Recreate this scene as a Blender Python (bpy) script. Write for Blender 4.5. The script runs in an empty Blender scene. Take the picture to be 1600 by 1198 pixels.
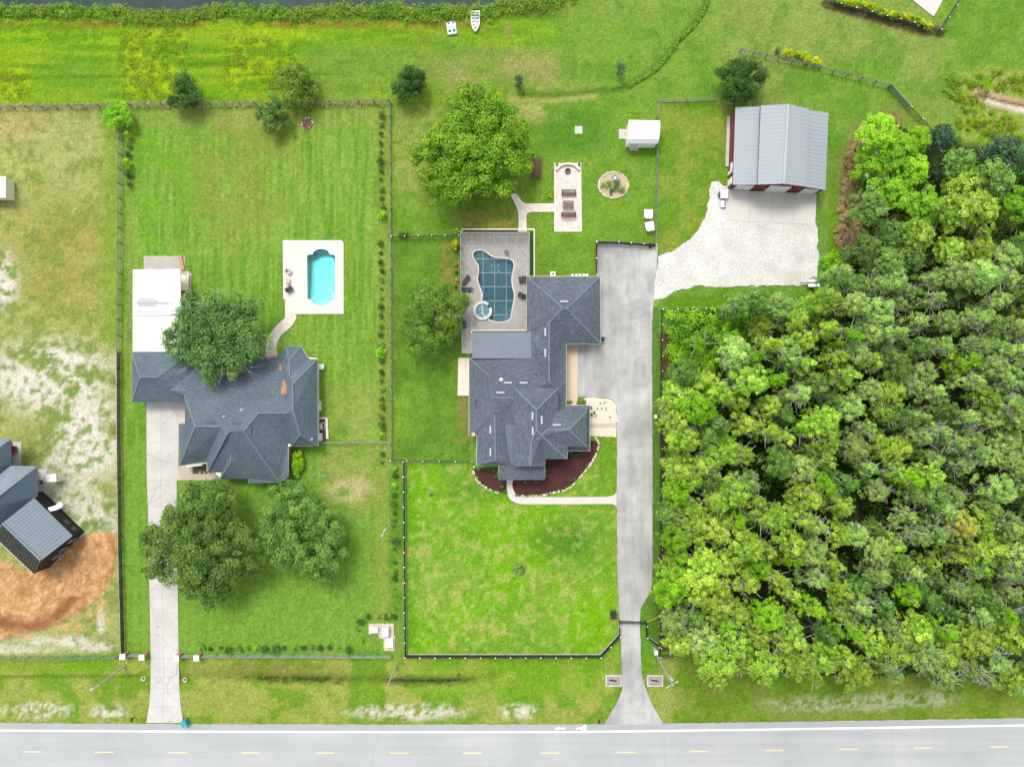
import bpy, bmesh, math, random
import numpy as np
from mathutils import Vector, Matrix
from mathutils.bvhtree import BVHTree

# ------------------------------------------------------------------ camera, sky, sun, exposure
SC = bpy.context.scene
COL = SC.collection
S = 0.1046          # metres of ground for one photo pixel
H = 115.0           # flying height of the drone

cam_d = bpy.data.cameras.new('camera')
cam_d.sensor_width = 36.0
cam_d.angle = 2 * math.atan(800 * S / H)
cam_d.clip_start = 1.0
cam_d.clip_end = 3000
cam = bpy.data.objects.new('camera', cam_d)
cam.location = (0, 0, H)
COL.objects.link(cam)
SC.camera = cam

SUN_EL, SUN_AZ = math.radians(60), math.radians(-22)     # azimuth from +Y towards +X
sun_dir = Vector((math.sin(SUN_AZ) * math.cos(SUN_EL), math.cos(SUN_AZ) * math.cos(SUN_EL), math.sin(SUN_EL)))
world = bpy.data.worlds.new('World')
SC.world = world
world.use_nodes = True
wn = world.node_tree.nodes
sky = wn.new('ShaderNodeTexSky')
sky.sky_type = 'NISHITA'
sky.sun_disc = False
sky.sun_elevation = SUN_EL
sky.sun_rotation = SUN_AZ
sky.dust_density = 3.0
sky.air_density = 1.0
wn['Background'].inputs['Strength'].default_value = 0.15
sky_hs = wn.new('ShaderNodeHueSaturation')          # thin overcast: the sky loses most of its blue
sky_hs.inputs['Saturation'].default_value = 0.3
world.node_tree.links.new(sky.outputs[0], sky_hs.inputs['Color'])
world.node_tree.links.new(sky_hs.outputs[0], wn['Background'].inputs['Color'])

sun_d = bpy.data.lights.new('sun', 'SUN')
sun_d.energy = 1.15
sun_d.angle = math.radians(18)
sun_d.color = (1.0, 0.955, 0.88)
sun = bpy.data.objects.new('sun', sun_d)
sun.rotation_euler = sun_dir.to_track_quat('Z', 'Y').to_euler()
sun.location = (0, 0, 150)
COL.objects.link(sun)

SC.view_settings.view_transform = 'Standard'
SC.view_settings.look = 'None'
SC.view_settings.exposure = 1.06
SC.view_settings.gamma = 1.0
SC.render.engine = 'CYCLES'
SC.cycles.use_denoising = True
SC.cycles.max_bounces = 5
SC.cycles.diffuse_bounces = 3
SC.cycles.transparent_max_bounces = 12
SC.cycles.use_adaptive_sampling = True

random.seed(7)
RNG = np.random.default_rng(7)

# ------------------------------------------------------------------ helpers
def P(px, py, z=0.0):
    """world point of height z that the photo shows at pixel (px, py)"""
    k = S * (H - z) / H
    return Vector(((px - 800) * k, (599 - py) * k, z))

ORG = {}
def tag(o, label=None, cat=None, group=None, kind=None):
    if label: o['label'] = label
    if cat: o['category'] = cat
    if group: o['group'] = group
    if kind: o['kind'] = kind
    return o

def empty(name, loc, label=None, cat=None, group=None, kind=None):
    o = bpy.data.objects.new(name, None)
    o.empty_display_size = 0.3
    o.location = loc
    COL.objects.link(o)
    ORG[o.name] = Vector(loc)
    return tag(o, label, cat, group, kind)

def link(name, mesh, parent=None, loc=(0, 0, 0), rotz=0.0, scale=None, rot=None):
    """object from a shared mesh; loc is a world position"""
    o = bpy.data.objects.new(name, mesh)
    l = Vector(loc)
    if parent is not None:
        o.parent = parent
        l = l - ORG[parent.name]
    o.location = l
    o.rotation_euler = rot if rot is not None else (0, 0, rotz)
    if scale is not None: o.scale = scale
    COL.objects.link(o)
    ORG[o.name] = Vector(loc)
    return o

class MB:
    """collects shapes, then links them as ONE mesh object"""
    def __init__(self):
        self.v = []; self.f = []; self.uv = None
    def add(self, verts, faces):
        n = len(self.v)
        self.v += [tuple(x) for x in verts]
        self.f += [tuple(i + n for i in f) for f in faces]
        return self
    def box(self, c, s, rz=0.0):
        cx, cy, cz = c; sx, sy, sz = s[0] / 2, s[1] / 2, s[2] / 2
        ca, sa = math.cos(rz), math.sin(rz)
        vs = []
        for z in (-sz, sz):
            for x, y in ((-sx, -sy), (sx, -sy), (sx, sy), (-sx, sy)):
                vs.append((cx + x * ca - y * sa, cy + x * sa + y * ca, cz + z))
        return self.add(vs, [(0, 3, 2, 1), (4, 5, 6, 7), (0, 1, 5, 4), (1, 2, 6, 5), (2, 3, 7, 6), (3, 0, 4, 7)])
    def bar(self, a, b, w, h):
        """square bar from a to b: width w across, height h"""
        a = Vector(a); b = Vector(b); d = (b - a)
        if d.length < 1e-6: return self
        d.normalize()
        side = d.cross(Vector((0, 0, 1)))
        if side.length < 1e-4: side = Vector((1, 0, 0))
        side.normalize(); up = side.cross(d)
        vs = []
        for p in (a, b):
            for x, y in ((-1, -1), (1, -1), (1, 1), (-1, 1)):
                vs.append(p + side * (x * w / 2) + up * (y * h / 2))
        return self.add(vs, [(0, 1, 2, 3), (7, 6, 5, 4), (0, 4, 5, 1), (1, 5, 6, 2), (2, 6, 7, 3), (3, 7, 4, 0)])
    def prism(self, poly, z0, z1):
        """poly: world xy list"""
        a = sum(poly[i][0] * poly[(i + 1) % len(poly)][1] - poly[(i + 1) % len(poly)][0] * poly[i][1] for i in range(len(poly)))
        if a < 0: poly = list(reversed(poly))
        n = len(poly)
        vs = [(p[0], p[1], z0) for p in poly] + [(p[0], p[1], z1) for p in poly]
        fs = [tuple(range(n - 1, -1, -1)), tuple(range(n, 2 * n))]
        fs += [(i, (i + 1) % n, n + (i + 1) % n, n + i) for i in range(n)]
        return self.add(vs, fs)
    def tube(self, pts, rads, seg=6, cap=True):
        pts = [Vector(p) for p in pts]; vs = []; fs = []
        for i, p in enumerate(pts):
            d = (pts[min(i + 1, len(pts) - 1)] - pts[max(i - 1, 0)])
            d = d.normalized() if d.length > 1e-6 else Vector((0, 0, 1))
            u = d.cross(Vector((0.31, 0.17, 0.93)))
            if u.length < 1e-3: u = d.cross(Vector((1, 0, 0)))
            u.normalize(); w = d.cross(u)
            for k in range(seg):
                t = 2 * math.pi * k / seg
                vs.append(p + (u * math.cos(t) + w * math.sin(t)) * rads[i])
        for i in range(len(pts) - 1):
            for k in range(seg):
                a = i * seg + k; b = i * seg + (k + 1) % seg
                fs.append((a, b, b + seg, a + seg))
        if cap:
            fs.append(tuple(range(seg - 1, -1, -1)))
            n = (len(pts) - 1) * seg
            fs.append(tuple(range(n, n + seg)))
        return self.add(vs, fs)
    def cyl(self, c, r, z0, z1, seg=16, r2=None):
        return self.tube([(c[0], c[1], z0), (c[0], c[1], z1)], [r, r if r2 is None else r2], seg)
    def lathe(self, c, prof, seg=20):
        vs = []; fs = []
        for r, z in prof:
            for k in range(seg):
                t = 2 * math.pi * k / seg
                vs.append((c[0] + r * math.cos(t), c[1] + r * math.sin(t), c[2] + z))
        for i in range(len(prof) - 1):
            for k in range(seg):
                a = i * seg + k; b = i * seg + (k + 1) % seg
                fs.append((a, b, b + seg, a + seg))
        return self.add(vs, fs)
    def mesh(self, name, mat, org=(0, 0, 0), smooth=False):
        m = bpy.data.meshes.new(name)
        ox, oy, oz = org
        m.from_pydata([(x - ox, y - oy, z - oz) for x, y, z in self.v], [], self.f)
        if mat: m.materials.append(mat)
        if smooth: m.shade_smooth()
        m.update()
        return m
    def build(self, name, mat, parent=None, loc=None, smooth=False):
        """loc: world position of the object's origin (top-level); parts take their parent's"""
        org = ORG[parent.name] if parent is not None else Vector(loc if loc is not None else self.base())
        m = self.mesh(name, mat, org, smooth)
        o = bpy.data.objects.new(name, m)
        if parent is not None: o.parent = parent
        else: o.location = org
        COL.objects.link(o)
        ORG[o.name] = Vector(org)
        return o
    def base(self):
        a = np.array(self.v)
        return ((a[:, 0].min() + a[:, 0].max()) / 2, (a[:, 1].min() + a[:, 1].max()) / 2, a[:, 2].min())

def polyP(pts, z=0.0):
    return [(P(x, y, z).x, P(x, y, z).y) for x, y in pts]

def catmull(pts, n=6, closed=True):
    out = []; L = len(pts)
    rngi = range(L) if closed else range(L - 1)
    for i in rngi:
        if closed:
            p0, p1, p2, p3 = (pts[(i + k - 1) % L] for k in range(4))
        else:
            p0, p1, p2, p3 = pts[max(i - 1, 0)], pts[i], pts[i + 1], pts[min(i + 2, L - 1)]
        for k in range(n):
            t = k / n
            out.append(tuple(0.5 * (2 * p1[d] + (p2[d] - p0[d]) * t + (2 * p0[d] - 5 * p1[d] + 4 * p2[d] - p3[d]) * t * t
                                    + (3 * p1[d] - p0[d] - 3 * p2[d] + p3[d]) * t ** 3) for d in range(2)))
    if not closed: out.append(tuple(pts[-1]))
    return out

def rough(pts, step=4.0, amp=0.8, seed=1):
    """break the edge of a pixel polygon up"""
    r = random.Random(seed); out = []
    for i, a in enumerate(pts):
        b = pts[(i + 1) % len(pts)]
        L = math.hypot(b[0] - a[0], b[1] - a[1]); n = max(1, int(L / step))
        for k in range(n):
            t = k / n
            j = amp if k else amp * .3
            out.append((a[0] + (b[0] - a[0]) * t + r.uniform(-j, j), a[1] + (b[1] - a[1]) * t + r.uniform(-j, j)))
    return out

def inset(poly, d):
    """inset a world polygon (either winding) by d"""
    a = sum(poly[i][0] * poly[(i + 1) % len(poly)][1] - poly[(i + 1) % len(poly)][0] * poly[i][1] for i in range(len(poly)))
    sgn = 1 if a > 0 else -1
    out = []; n = len(poly)
    for i in range(n):
        p0 = Vector(poly[i - 1][:2]); p1 = Vector(poly[i][:2]); p2 = Vector(poly[(i + 1) % n][:2])
        e1 = (p1 - p0).normalized(); e2 = (p2 - p1).normalized()
        n1 = Vector((-e1.y, e1.x)) * sgn; n2 = Vector((-e2.y, e2.x)) * sgn
        m = n1 + n2
        k = m.dot(n1)
        q = p1 + m * (d / k) if abs(k) > 0.15 else p1 + n1 * d
        out.append((q.x, q.y))
    return out

ORD = ['first', 'second', 'third', 'fourth', 'fifth', 'sixth', 'seventh', 'eighth', 'ninth', 'tenth', 'eleventh', 'twelfth',
       'thirteenth', 'fourteenth', 'fifteenth', 'sixteenth', 'seventeenth', 'eighteenth', 'nineteenth', 'twentieth']
TENS = {20: 'twenty', 30: 'thirty', 40: 'forty', 50: 'fifty'}
def nth(i):
    """1 -> first"""
    if i <= 20: return ORD[i - 1]
    if i % 10 == 0: return {30: 'thirtieth', 40: 'fortieth', 50: 'fiftieth'}[i]
    return TENS[i - i % 10] + '-' + ORD[i % 10 - 1]

# ------------------------------------------------------------------ materials
MATS = {}
def _nodes(name):
    m = bpy.data.materials.new(name); m.use_nodes = True
    nt = m.node_tree
    return m, nt, nt.nodes['Principled BSDF'], nt.links

def lin(c):
    """sRGB 0-255 -> linear"""
    return tuple(((x / 255) / 12.92 if x / 255 <= 0.04045 else ((x / 255 + 0.055) / 1.055) ** 2.4) for x in c[:3])

def mat(name, col, rough=0.8, var=0.15, scale=0.8, fine=0.1, fscale=8.0, bump=0.0, metal=0.0, spec=0.3, tint=None, tscale=0.25, tamt=0.5, coord='pos', stretch=None):
    """procedural: base colour broken up by a broad and a fine noise, optional second colour in patches, optional bump"""
    if name in MATS: return MATS[name]
    m, nt, b, L = _nodes(name)
    N = nt.nodes
    if coord == 'pos':
        g = N.new('ShaderNodeNewGeometry'); vec = g.outputs['Position']
    else:
        g = N.new('ShaderNodeTexCoord'); vec = g.outputs['Object']
    svec = vec
    if stretch:
        mp = N.new('ShaderNodeMapping'); mp.inputs['Scale'].default_value = (*stretch, 1); L.new(vec, mp.inputs[0]); svec = mp.outputs[0]
    def noise(sc, det=4, rg=0.6, v=None):
        n = N.new('ShaderNodeTexNoise'); n.inputs['Scale'].default_value = sc; n.inputs['Detail'].default_value = det
        n.inputs['Roughness'].default_value = rg
        L.new(vec if v is None else v, n.inputs['Vector']); return n
    n1 = noise(scale, v=svec); n2 = noise(fscale, 3)
    def rng(src, lo, hi):
        r = N.new('ShaderNodeMapRange'); r.inputs['From Min'].default_value = 0.25; r.inputs['From Max'].default_value = 0.75
        r.inputs['To Min'].default_value = lo; r.inputs['To Max'].default_value = hi
        L.new(src, r.inputs['Value']); return r.outputs[0]
    r1 = rng(n1.outputs['Fac'], 1 - var, 1 + var); r2 = rng(n2.outputs['Fac'], 1 - fine, 1 + fine)
    mul = N.new('ShaderNodeMath'); mul.operation = 'MULTIPLY'; L.new(r1, mul.inputs[0]); L.new(r2, mul.inputs[1])
    src = None
    if tint is not None:
        n3 = noise(tscale, 5)
        mix = N.new('ShaderNodeMix'); mix.data_type = 'RGBA'
        L.new(rng(n3.outputs['Fac'], 0.5 - tamt, 0.5 + tamt), mix.inputs['Factor'])
        mix.inputs['A'].default_value = (*col, 1); mix.inputs['B'].default_value = (*tint, 1)
        src = mix.outputs['Result']
    vm = N.new('ShaderNodeVectorMath'); vm.operation = 'SCALE'
    if src is not None: L.new(src, vm.inputs[0])
    else: vm.inputs[0].default_value = col
    L.new(mul.outputs[0], vm.inputs['Scale'])
    L.new(vm.outputs[0], b.inputs['Base Color'])
    b.inputs['Roughness'].default_value = rough
    b.inputs['Metallic'].default_value = metal
    b.inputs['Specular IOR Level'].default_value = spec
    if bump:
        bp = N.new('ShaderNodeBump'); bp.inputs['Strength'].default_value = 1.0; bp.inputs['Distance'].default_value = bump
        L.new(n2.outputs['Fac'], bp.inputs['Height']); L.new(bp.outputs[0], b.inputs['Normal'])
    MATS[name] = m
    return m

def leaf_mat(name, dark, light, trans=0.3, seed_amt=0.25):
    """leaves: colour from the leaf's own tint attribute and the tree's own random value, part of the light shines through"""
    if name in MATS: return MATS[name]
    m, nt, b, L = _nodes(name)
    N = nt.nodes
    at = N.new('ShaderNodeAttribute'); at.attribute_name = 'tint'
    oi = N.new('ShaderNodeObjectInfo')
    mix = N.new('ShaderNodeMix'); mix.data_type = 'RGBA'
    mix.inputs['A'].default_value = (*dark, 1); mix.inputs['B'].default_value = (*light, 1)
    L.new(at.outputs['Fac'], mix.inputs['Factor'])
    mr = N.new('ShaderNodeMapRange'); mr.inputs['To Min'].default_value = 1 - seed_amt; mr.inputs['To Max'].default_value = 1 + seed_amt
    L.new(oi.outputs['Random'], mr.inputs['Value'])
    hs = N.new('ShaderNodeHueSaturation')
    mh = N.new('ShaderNodeMapRange'); mh.inputs['To Min'].default_value = 0.492; mh.inputs['To Max'].default_value = 0.508
    ml = N.new('ShaderNodeMath'); ml.operation = 'FRACT'
    mm = N.new('ShaderNodeMath'); mm.operation = 'MULTIPLY'; mm.inputs[1].default_value = 7.31
    L.new(oi.outputs['Random'], mm.inputs[0]); L.new(mm.outputs[0], ml.inputs[0]); L.new(ml.outputs[0], mh.inputs['Value'])
    L.new(mh.outputs[0], hs.inputs['Hue']); L.new(mr.outputs[0], hs.inputs['Value']); L.new(mix.outputs['Result'], hs.inputs['Color'])
    b.inputs['Roughness'].default_value = 0.6
    b.inputs['Specular IOR Level'].default_value = 0.25
    L.new(hs.outputs[0], b.inputs['Base Color'])
    tr = N.new('ShaderNodeBsdfTranslucent'); L.new(hs.outputs[0], tr.inputs['Color'])
    ms = N.new('ShaderNodeMixShader'); ms.inputs[0].default_value = trans
    L.new(b.outputs[0], ms.inputs[1]); L.new(tr.outputs[0], ms.inputs[2])
    L.new(ms.outputs[0], nt.nodes['Material Output'].inputs['Surface'])
    MATS[name] = m
    return m

def shingle_mat(name, col, var=0.3):
    """asphalt shingles: courses and single tabs laid along the slope (uv in metres)"""
    m, nt, b, L = _nodes(name)
    N = nt.nodes
    uv = N.new('ShaderNodeUVMap')
    mp = N.new('ShaderNodeMapping'); mp.inputs['Scale'].default_value = (0.9, 3.2, 1)
    L.new(uv.outputs[0], mp.inputs[0])
    n1 = N.new('ShaderNodeTexNoise'); n1.inputs['Scale'].default_value = 1.0; n1.inputs['Detail'].default_value = 3
    L.new(mp.outputs[0], n1.inputs['Vector'])
    g = N.new('ShaderNodeNewGeometry')
    n2 = N.new('ShaderNodeTexNoise'); n2.inputs['Scale'].default_value = 0.22; n2.inputs['Detail'].default_value = 5
    L.new(g.outputs['Position'], n2.inputs['Vector'])
    br = N.new('ShaderNodeTexBrick'); br.inputs['Scale'].default_value = 1.0
    br.inputs['Brick Width'].default_value = 0.34; br.inputs['Row Height'].default_value = 0.145
    br.inputs['Mortar Size'].default_value = 0.008; br.inputs['Color1'].default_value = (0.78, 0.78, 0.78, 1)
    br.inputs['Color2'].default_value = (1.12, 1.12, 1.12, 1); br.inputs['Mortar'].default_value = (0.5, 0.5, 0.5, 1)
    L.new(uv.outputs[0], br.inputs['Vector'])
    def rng(src, lo, hi):
        r = N.new('ShaderNodeMapRange'); r.inputs['From Min'].default_value = 0.3; r.inputs['From Max'].default_value = 0.7
        r.inputs['To Min'].default_value = lo; r.inputs['To Max'].default_value = hi
        L.new(src, r.inputs['Value']); return r.outputs[0]
    a = N.new('ShaderNodeMath'); a.operation = 'MULTIPLY'
    L.new(rng(n1.outputs['Fac'], 1 - var, 1 + var), a.inputs[0]); L.new(rng(n2.outputs['Fac'], 0.86, 1.14), a.inputs[1])
    v0 = N.new('ShaderNodeVectorMath'); v0.operation = 'SCALE'
    L.new(br.outputs['Color'], v0.inputs[0]); L.new(a.outputs[0], v0.inputs['Scale'])
    v1 = N.new('ShaderNodeVectorMath'); v1.operation = 'MULTIPLY'; v1.inputs[1].default_value = col
    L.new(v0.outputs[0], v1.inputs[0])
    L.new(v1.outputs[0], b.inputs['Base Color'])
    b.inputs['Roughness'].default_value = 0.85; b.inputs['Specular IOR Level'].default_value = 0.25
    bp = N.new('ShaderNodeBump'); bp.inputs['Distance'].default_value = 0.02
    L.new(br.outputs['Color'], bp.inputs['Height']); L.new(bp.outputs[0], b.inputs['Normal'])
    MATS[name] = m
    return m

def crack_mat(name, col, tint, cscale=0.22, width=0.012, var=0.1):
    """cast concrete with stains and wandering cracks"""
    m, nt, b, L = _nodes(name)
    N = nt.nodes
    g = N.new('ShaderNodeNewGeometry')
    def noise(sc, det=5):
        n = N.new('ShaderNodeTexNoise'); n.inputs['Scale'].default_value = sc; n.inputs['Detail'].default_value = det
        L.new(g.outputs['Position'], n.inputs['Vector']); return n
    wob = noise(0.7, 4)
    av = N.new('ShaderNodeVectorMath'); av.operation = 'MULTIPLY_ADD'
    av.inputs[1].default_value = (1.6, 1.6, 0); L.new(wob.outputs['Color'], av.inputs[0]); L.new(g.outputs['Position'], av.inputs[2])
    vo = N.new('ShaderNodeTexVoronoi'); vo.feature = 'DISTANCE_TO_EDGE'; vo.inputs['Scale'].default_value = cscale
    L.new(av.outputs[0], vo.inputs['Vector'])
    mr = N.new('ShaderNodeMapRange'); mr.inputs['From Min'].default_value = width * .4; mr.inputs['From Max'].default_value = width
    mr.inputs['To Min'].default_value = 0.68; mr.inputs['To Max'].default_value = 1.0
    L.new(vo.outputs['Distance'], mr.inputs['Value'])
    n1 = noise(0.35); n2 = noise(6.0)
    r1 = N.new('ShaderNodeMapRange'); r1.inputs['From Min'].default_value = 0.35; r1.inputs['From Max'].default_value = 0.65
    L.new(n1.outputs['Fac'], r1.inputs['Value'])
    mix = N.new('ShaderNodeMix'); mix.data_type = 'RGBA'
    mix.inputs['A'].default_value = (*col, 1); mix.inputs['B'].default_value = (*tint, 1)
    L.new(r1.outputs[0], mix.inputs['Factor'])
    r2 = N.new('ShaderNodeMapRange'); r2.inputs['To Min'].default_value = 1 - var; r2.inputs['To Max'].default_value = 1 + var
    L.new(n2.outputs['Fac'], r2.inputs['Value'])
    mm = N.new('ShaderNodeMath'); mm.operation = 'MULTIPLY'; L.new(mr.outputs[0], mm.inputs[0]); L.new(r2.outputs[0], mm.inputs[1])
    v = N.new('ShaderNodeVectorMath'); v.operation = 'SCALE'
    L.new(mix.outputs['Result'], v.inputs[0]); L.new(mm.outputs[0], v.inputs['Scale'])
    L.new(v.outputs[0], b.inputs['Base Color'])
    b.inputs['Roughness'].default_value = 0.9; b.inputs['Specular IOR Level'].default_value = 0.2
    MATS[name] = m
    return m

def water_mat(name, absorb, density, body=(0, 0, 0), ripple=3.0, bump=0.01):
    """clear water: light passes and is absorbed with depth, the surface mirrors the sky at its Fresnel strength"""
    m, nt, b, L = _nodes(name)
    N = nt.nodes; N.remove(b)
    tr = N.new('ShaderNodeBsdfTransparent')
    gl = N.new('ShaderNodeBsdfGlossy'); gl.inputs['Roughness'].default_value = 0.05
    fr = N.new('ShaderNodeFresnel'); fr.inputs['IOR'].default_value = 1.33
    g = N.new('ShaderNodeNewGeometry')
    n = N.new('ShaderNodeTexNoise'); n.inputs['Scale'].default_value = ripple; n.inputs['Detail'].default_value = 3
    L.new(g.outputs['Position'], n.inputs['Vector'])
    bp = N.new('ShaderNodeBump'); bp.inputs['Distance'].default_value = bump; L.new(n.outputs['Fac'], bp.inputs['Height'])
    L.new(bp.outputs[0], gl.inputs['Normal']); L.new(bp.outputs[0], fr.inputs['Normal'])
    ms = N.new('ShaderNodeMixShader'); L.new(fr.outputs[0], ms.inputs[0]); L.new(tr.outputs[0], ms.inputs[1]); L.new(gl.outputs[0], ms.inputs[2])
    out = N['Material Output']; L.new(ms.outputs[0], out.inputs['Surface'])
    va = N.new('ShaderNodeVolumeAbsorption'); va.inputs['Color'].default_value = (*absorb, 1); va.inputs['Density'].default_value = density
    L.new(va.outputs[0], out.inputs['Volume'])
    MATS[name] = m
    return m

def screen_mat(name, col, alpha):
    """insect screen: a weave too fine to see, part of the light passes"""
    m, nt, b, L = _nodes(name)
    N = nt.nodes
    tr = N.new('ShaderNodeBsdfTransparent')
    b.inputs['Base Color'].default_value = (*col, 1); b.inputs['Roughness'].default_value = 0.7
    ms = N.new('ShaderNodeMixShader'); ms.inputs[0].default_value = alpha
    L.new(tr.outputs[0], ms.inputs[1]); L.new(b.outputs[0], ms.inputs[2])
    L.new(ms.outputs[0], N['Material Output'].inputs['Surface'])
    MATS[name] = m
    return m

M_white = mat('white_paint', (0.78, 0.78, 0.76), 0.5, 0.03, 0.5, 0.03)
M_cream = mat('cream_trim', (0.62, 0.58, 0.46), 0.6, 0.05)
M_black = mat('black_paint', (0.018, 0.019, 0.02), 0.5, 0.1)
M_darkgrey = mat('dark_grey_metal', (0.05, 0.055, 0.06), 0.5, 0.1)
M_grey = mat('grey_metal', (0.30, 0.31, 0.32), 0.45, 0.1)
M_glass = mat('window_glass', (0.03, 0.04, 0.05), 0.08, 0.05, spec=0.6)
M_weath = mat('weathered_grey_wood', (0.175, 0.172, 0.155), 0.9, 0.3, 1.5, 0.2, 9)
M_silver = mat('galvanised_wire', (0.33, 0.34, 0.34), 0.4, 0.15)
M_brown = mat('brown_stained_wood', (0.10, 0.042, 0.03), 0.7, 0.2, 2, 0.15)
M_red = mat('red_metal_siding', (0.17, 0.022, 0.026), 0.5, 0.08)
M_conc = crack_mat('pale_concrete', (0.43, 0.412, 0.385), (0.365, 0.352, 0.33), 0.2, 0.009)
M_apron = mat('apron_concrete', (0.47, 0.452, 0.41), .9, .06, .6, .06, 4, tint=(0.415, 0.393, 0.35), tscale=.3, tamt=.6)
M_cpad = mat('concrete_pad', (0.40, 0.38, 0.35), 0.9, 0.12, 1.0, 0.1)
M_joint = mat('concrete_joint', (0.31, 0.30, 0.275), 0.95, 0.15)
M_asph = mat('asphalt_drive', (0.235, 0.232, 0.226), 0.9, 0.16, 0.6, 0.14, 5, bump=0.01, tint=(0.375, 0.37, 0.355), tscale=0.16, tamt=0.8, stretch=(1.6, .3))
M_road = mat('asphalt_road', (0.272, 0.284, 0.282), 0.85, 0.09, 1.0, 0.10, 6, bump=0.006, tint=(0.325, 0.334, 0.328), tscale=0.10, tamt=0.7, stretch=(.02, .9))
M_line = mat('road_paint_white', (0.80, 0.80, 0.79), 0.6, 0.06, 2, 0.1, 12)
M_yline = mat('road_paint_yellow', (0.52, 0.45, 0.24), 0.6, 0.08, 2, 0.12, 12)
M_gravel = mat('white_shell_gravel', (0.47, 0.465, 0.45), 0.95, 0.12, 0.3, 0.34, 4.0, bump=0.05, tint=(0.40, 0.39, 0.34), tscale=0.25, tamt=0.7)
M_wgravel = mat('cream_stone_gravel', (0.50, 0.455, 0.37), 0.95, 0.08, 0.8, 0.16, 6.0, bump=0.04)
M_paver = mat('pink_grey_pavers', (0.46, 0.40, 0.355), 0.9, 0.12, 1.2, 0.22, 5.0, bump=0.01, tint=(0.52, 0.47, 0.42), tscale=0.6)
M_deckw = mat('white_pool_deck', (0.50, 0.478, 0.43), 0.8, 0.06, 0.5, 0.05, tint=(0.46, 0.435, 0.385), tscale=.4)
M_deckp = mat('stone_pool_deck', (0.40, 0.365, 0.325), 0.85, 0.10, 0.7, 0.14, 4.0, tint=(0.36, 0.34, 0.31), tscale=0.35)
M_coping = mat('white_pool_coping', (0.60, 0.60, 0.58), 0.6, 0.05)
M_mulch = mat('red_brown_mulch', (0.055, 0.018, 0.017), 0.95, 0.2, 1.0, 0.35, 6.0, bump=0.05)
M_mulch2 = mat('brown_mulch', (0.12, 0.07, 0.05), 0.95, 0.25, 1.0, 0.4, 6.0, bump=0.05)
M_stone = mat('pale_border_stone', (0.48, 0.44, 0.34), 0.9, 0.2, 1.5, 0.15)
M_bark = mat('grey_bark', (0.17, 0.145, 0.12), 0.95, 0.25, 2, 0.2)
M_pale = mat('pale_bare_twigs', (0.36, 0.345, 0.31), 0.9, 0.2, 2, 0.1)
M_brick = mat('red_brick', (0.32, 0.17, 0.12), 0.9, 0.15, 3, 0.2)
M_wood = mat('tan_timber', (0.36, 0.22, 0.10), 0.8, 0.2, 2, 0.15)
M_pole = mat('grey_utility_pole', (0.33, 0.31, 0.28), 0.9, 0.15, 2, 0.1)

# ------------------------------------------------------------------ ground
_TAB = np.random.default_rng(11).random((512, 512)).astype(np.float32)
def vnoise(x, y, seed=0):
    x = x + seed * 37.17; y = y + seed * 91.73
    xi = np.floor(x).astype(int); yi = np.floor(y).astype(int)
    fx = x - xi; fy = y - yi
    fx = fx * fx * (3 - 2 * fx); fy = fy * fy * (3 - 2 * fy)
    t = lambda a, b: _TAB[a & 511, b & 511]
    return (t(xi, yi) * (1 - fx) + t(xi + 1, yi) * fx) * (1 - fy) + (t(xi, yi + 1) * (1 - fx) + t(xi + 1, yi + 1) * fx) * fy
def fbm(x, y, size, seed=0, oct=4, gain=0.55):
    """0..1 noise, size = feature size in pixels"""
    a, tot, amp, f = 0, 0, 1.0, 1.0 / size
    for o in range(oct):
        a = a + amp * vnoise(x * f, y * f, seed + o * 3); tot += amp; amp *= gain; f *= 2.03
    return a / tot
def sstep(v, lo, hi):
    t = np.clip((v - lo) / (hi - lo), 0, 1); return t * t * (3 - 2 * t)
def ell(X, Y, cx, cy, rx, ry, soft=0.5):
    d = np.sqrt(((X - cx) / rx) ** 2 + ((Y - cy) / ry) ** 2)
    return 1 - sstep(d, 1 - soft, 1 + soft * 0.6)
def rect(X, Y, x0, y0, x1, y1, soft=4.0):
    return sstep(X, x0 - soft, x0 + soft) * (1 - sstep(X, x1 - soft, x1 + soft)) * sstep(Y, y0 - soft, y0 + soft) * (1 - sstep(Y, y1 - soft, y1 + soft))
def inpoly(X, Y, poly):
    ins = np.zeros(X.shape, bool); n = len(poly)
    for i in range(n):
        x0, y0 = poly[i]; x1, y1 = poly[(i + 1) % n]
        if y0 == y1: continue
        c = ((y0 > Y) != (y1 > Y)) & (X < (x1 - x0) * (Y - y0) / (y1 - y0) + x0)
        ins ^= c
    return ins
def pdist(X, Y, pts):
    """distance in px to an open polyline"""
    d = np.full(X.shape, 1e9)
    for (ax, ay), (bx, by) in zip(pts[:-1], pts[1:]):
        dx, dy = bx - ax, by - ay
        t = np.clip(((X - ax) * dx + (Y - ay) * dy) / (dx * dx + dy * dy), 0, 1)
        d = np.minimum(d, np.hypot(X - ax - t * dx, Y - ay - t * dy))
    return d

KX = 2.0        # what a white sheet lying in the open shows: display value for albedo 1
def A(r, g, b):
    return tuple(min(0.85, c / KX) for c in lin((r, g, b)))

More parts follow.
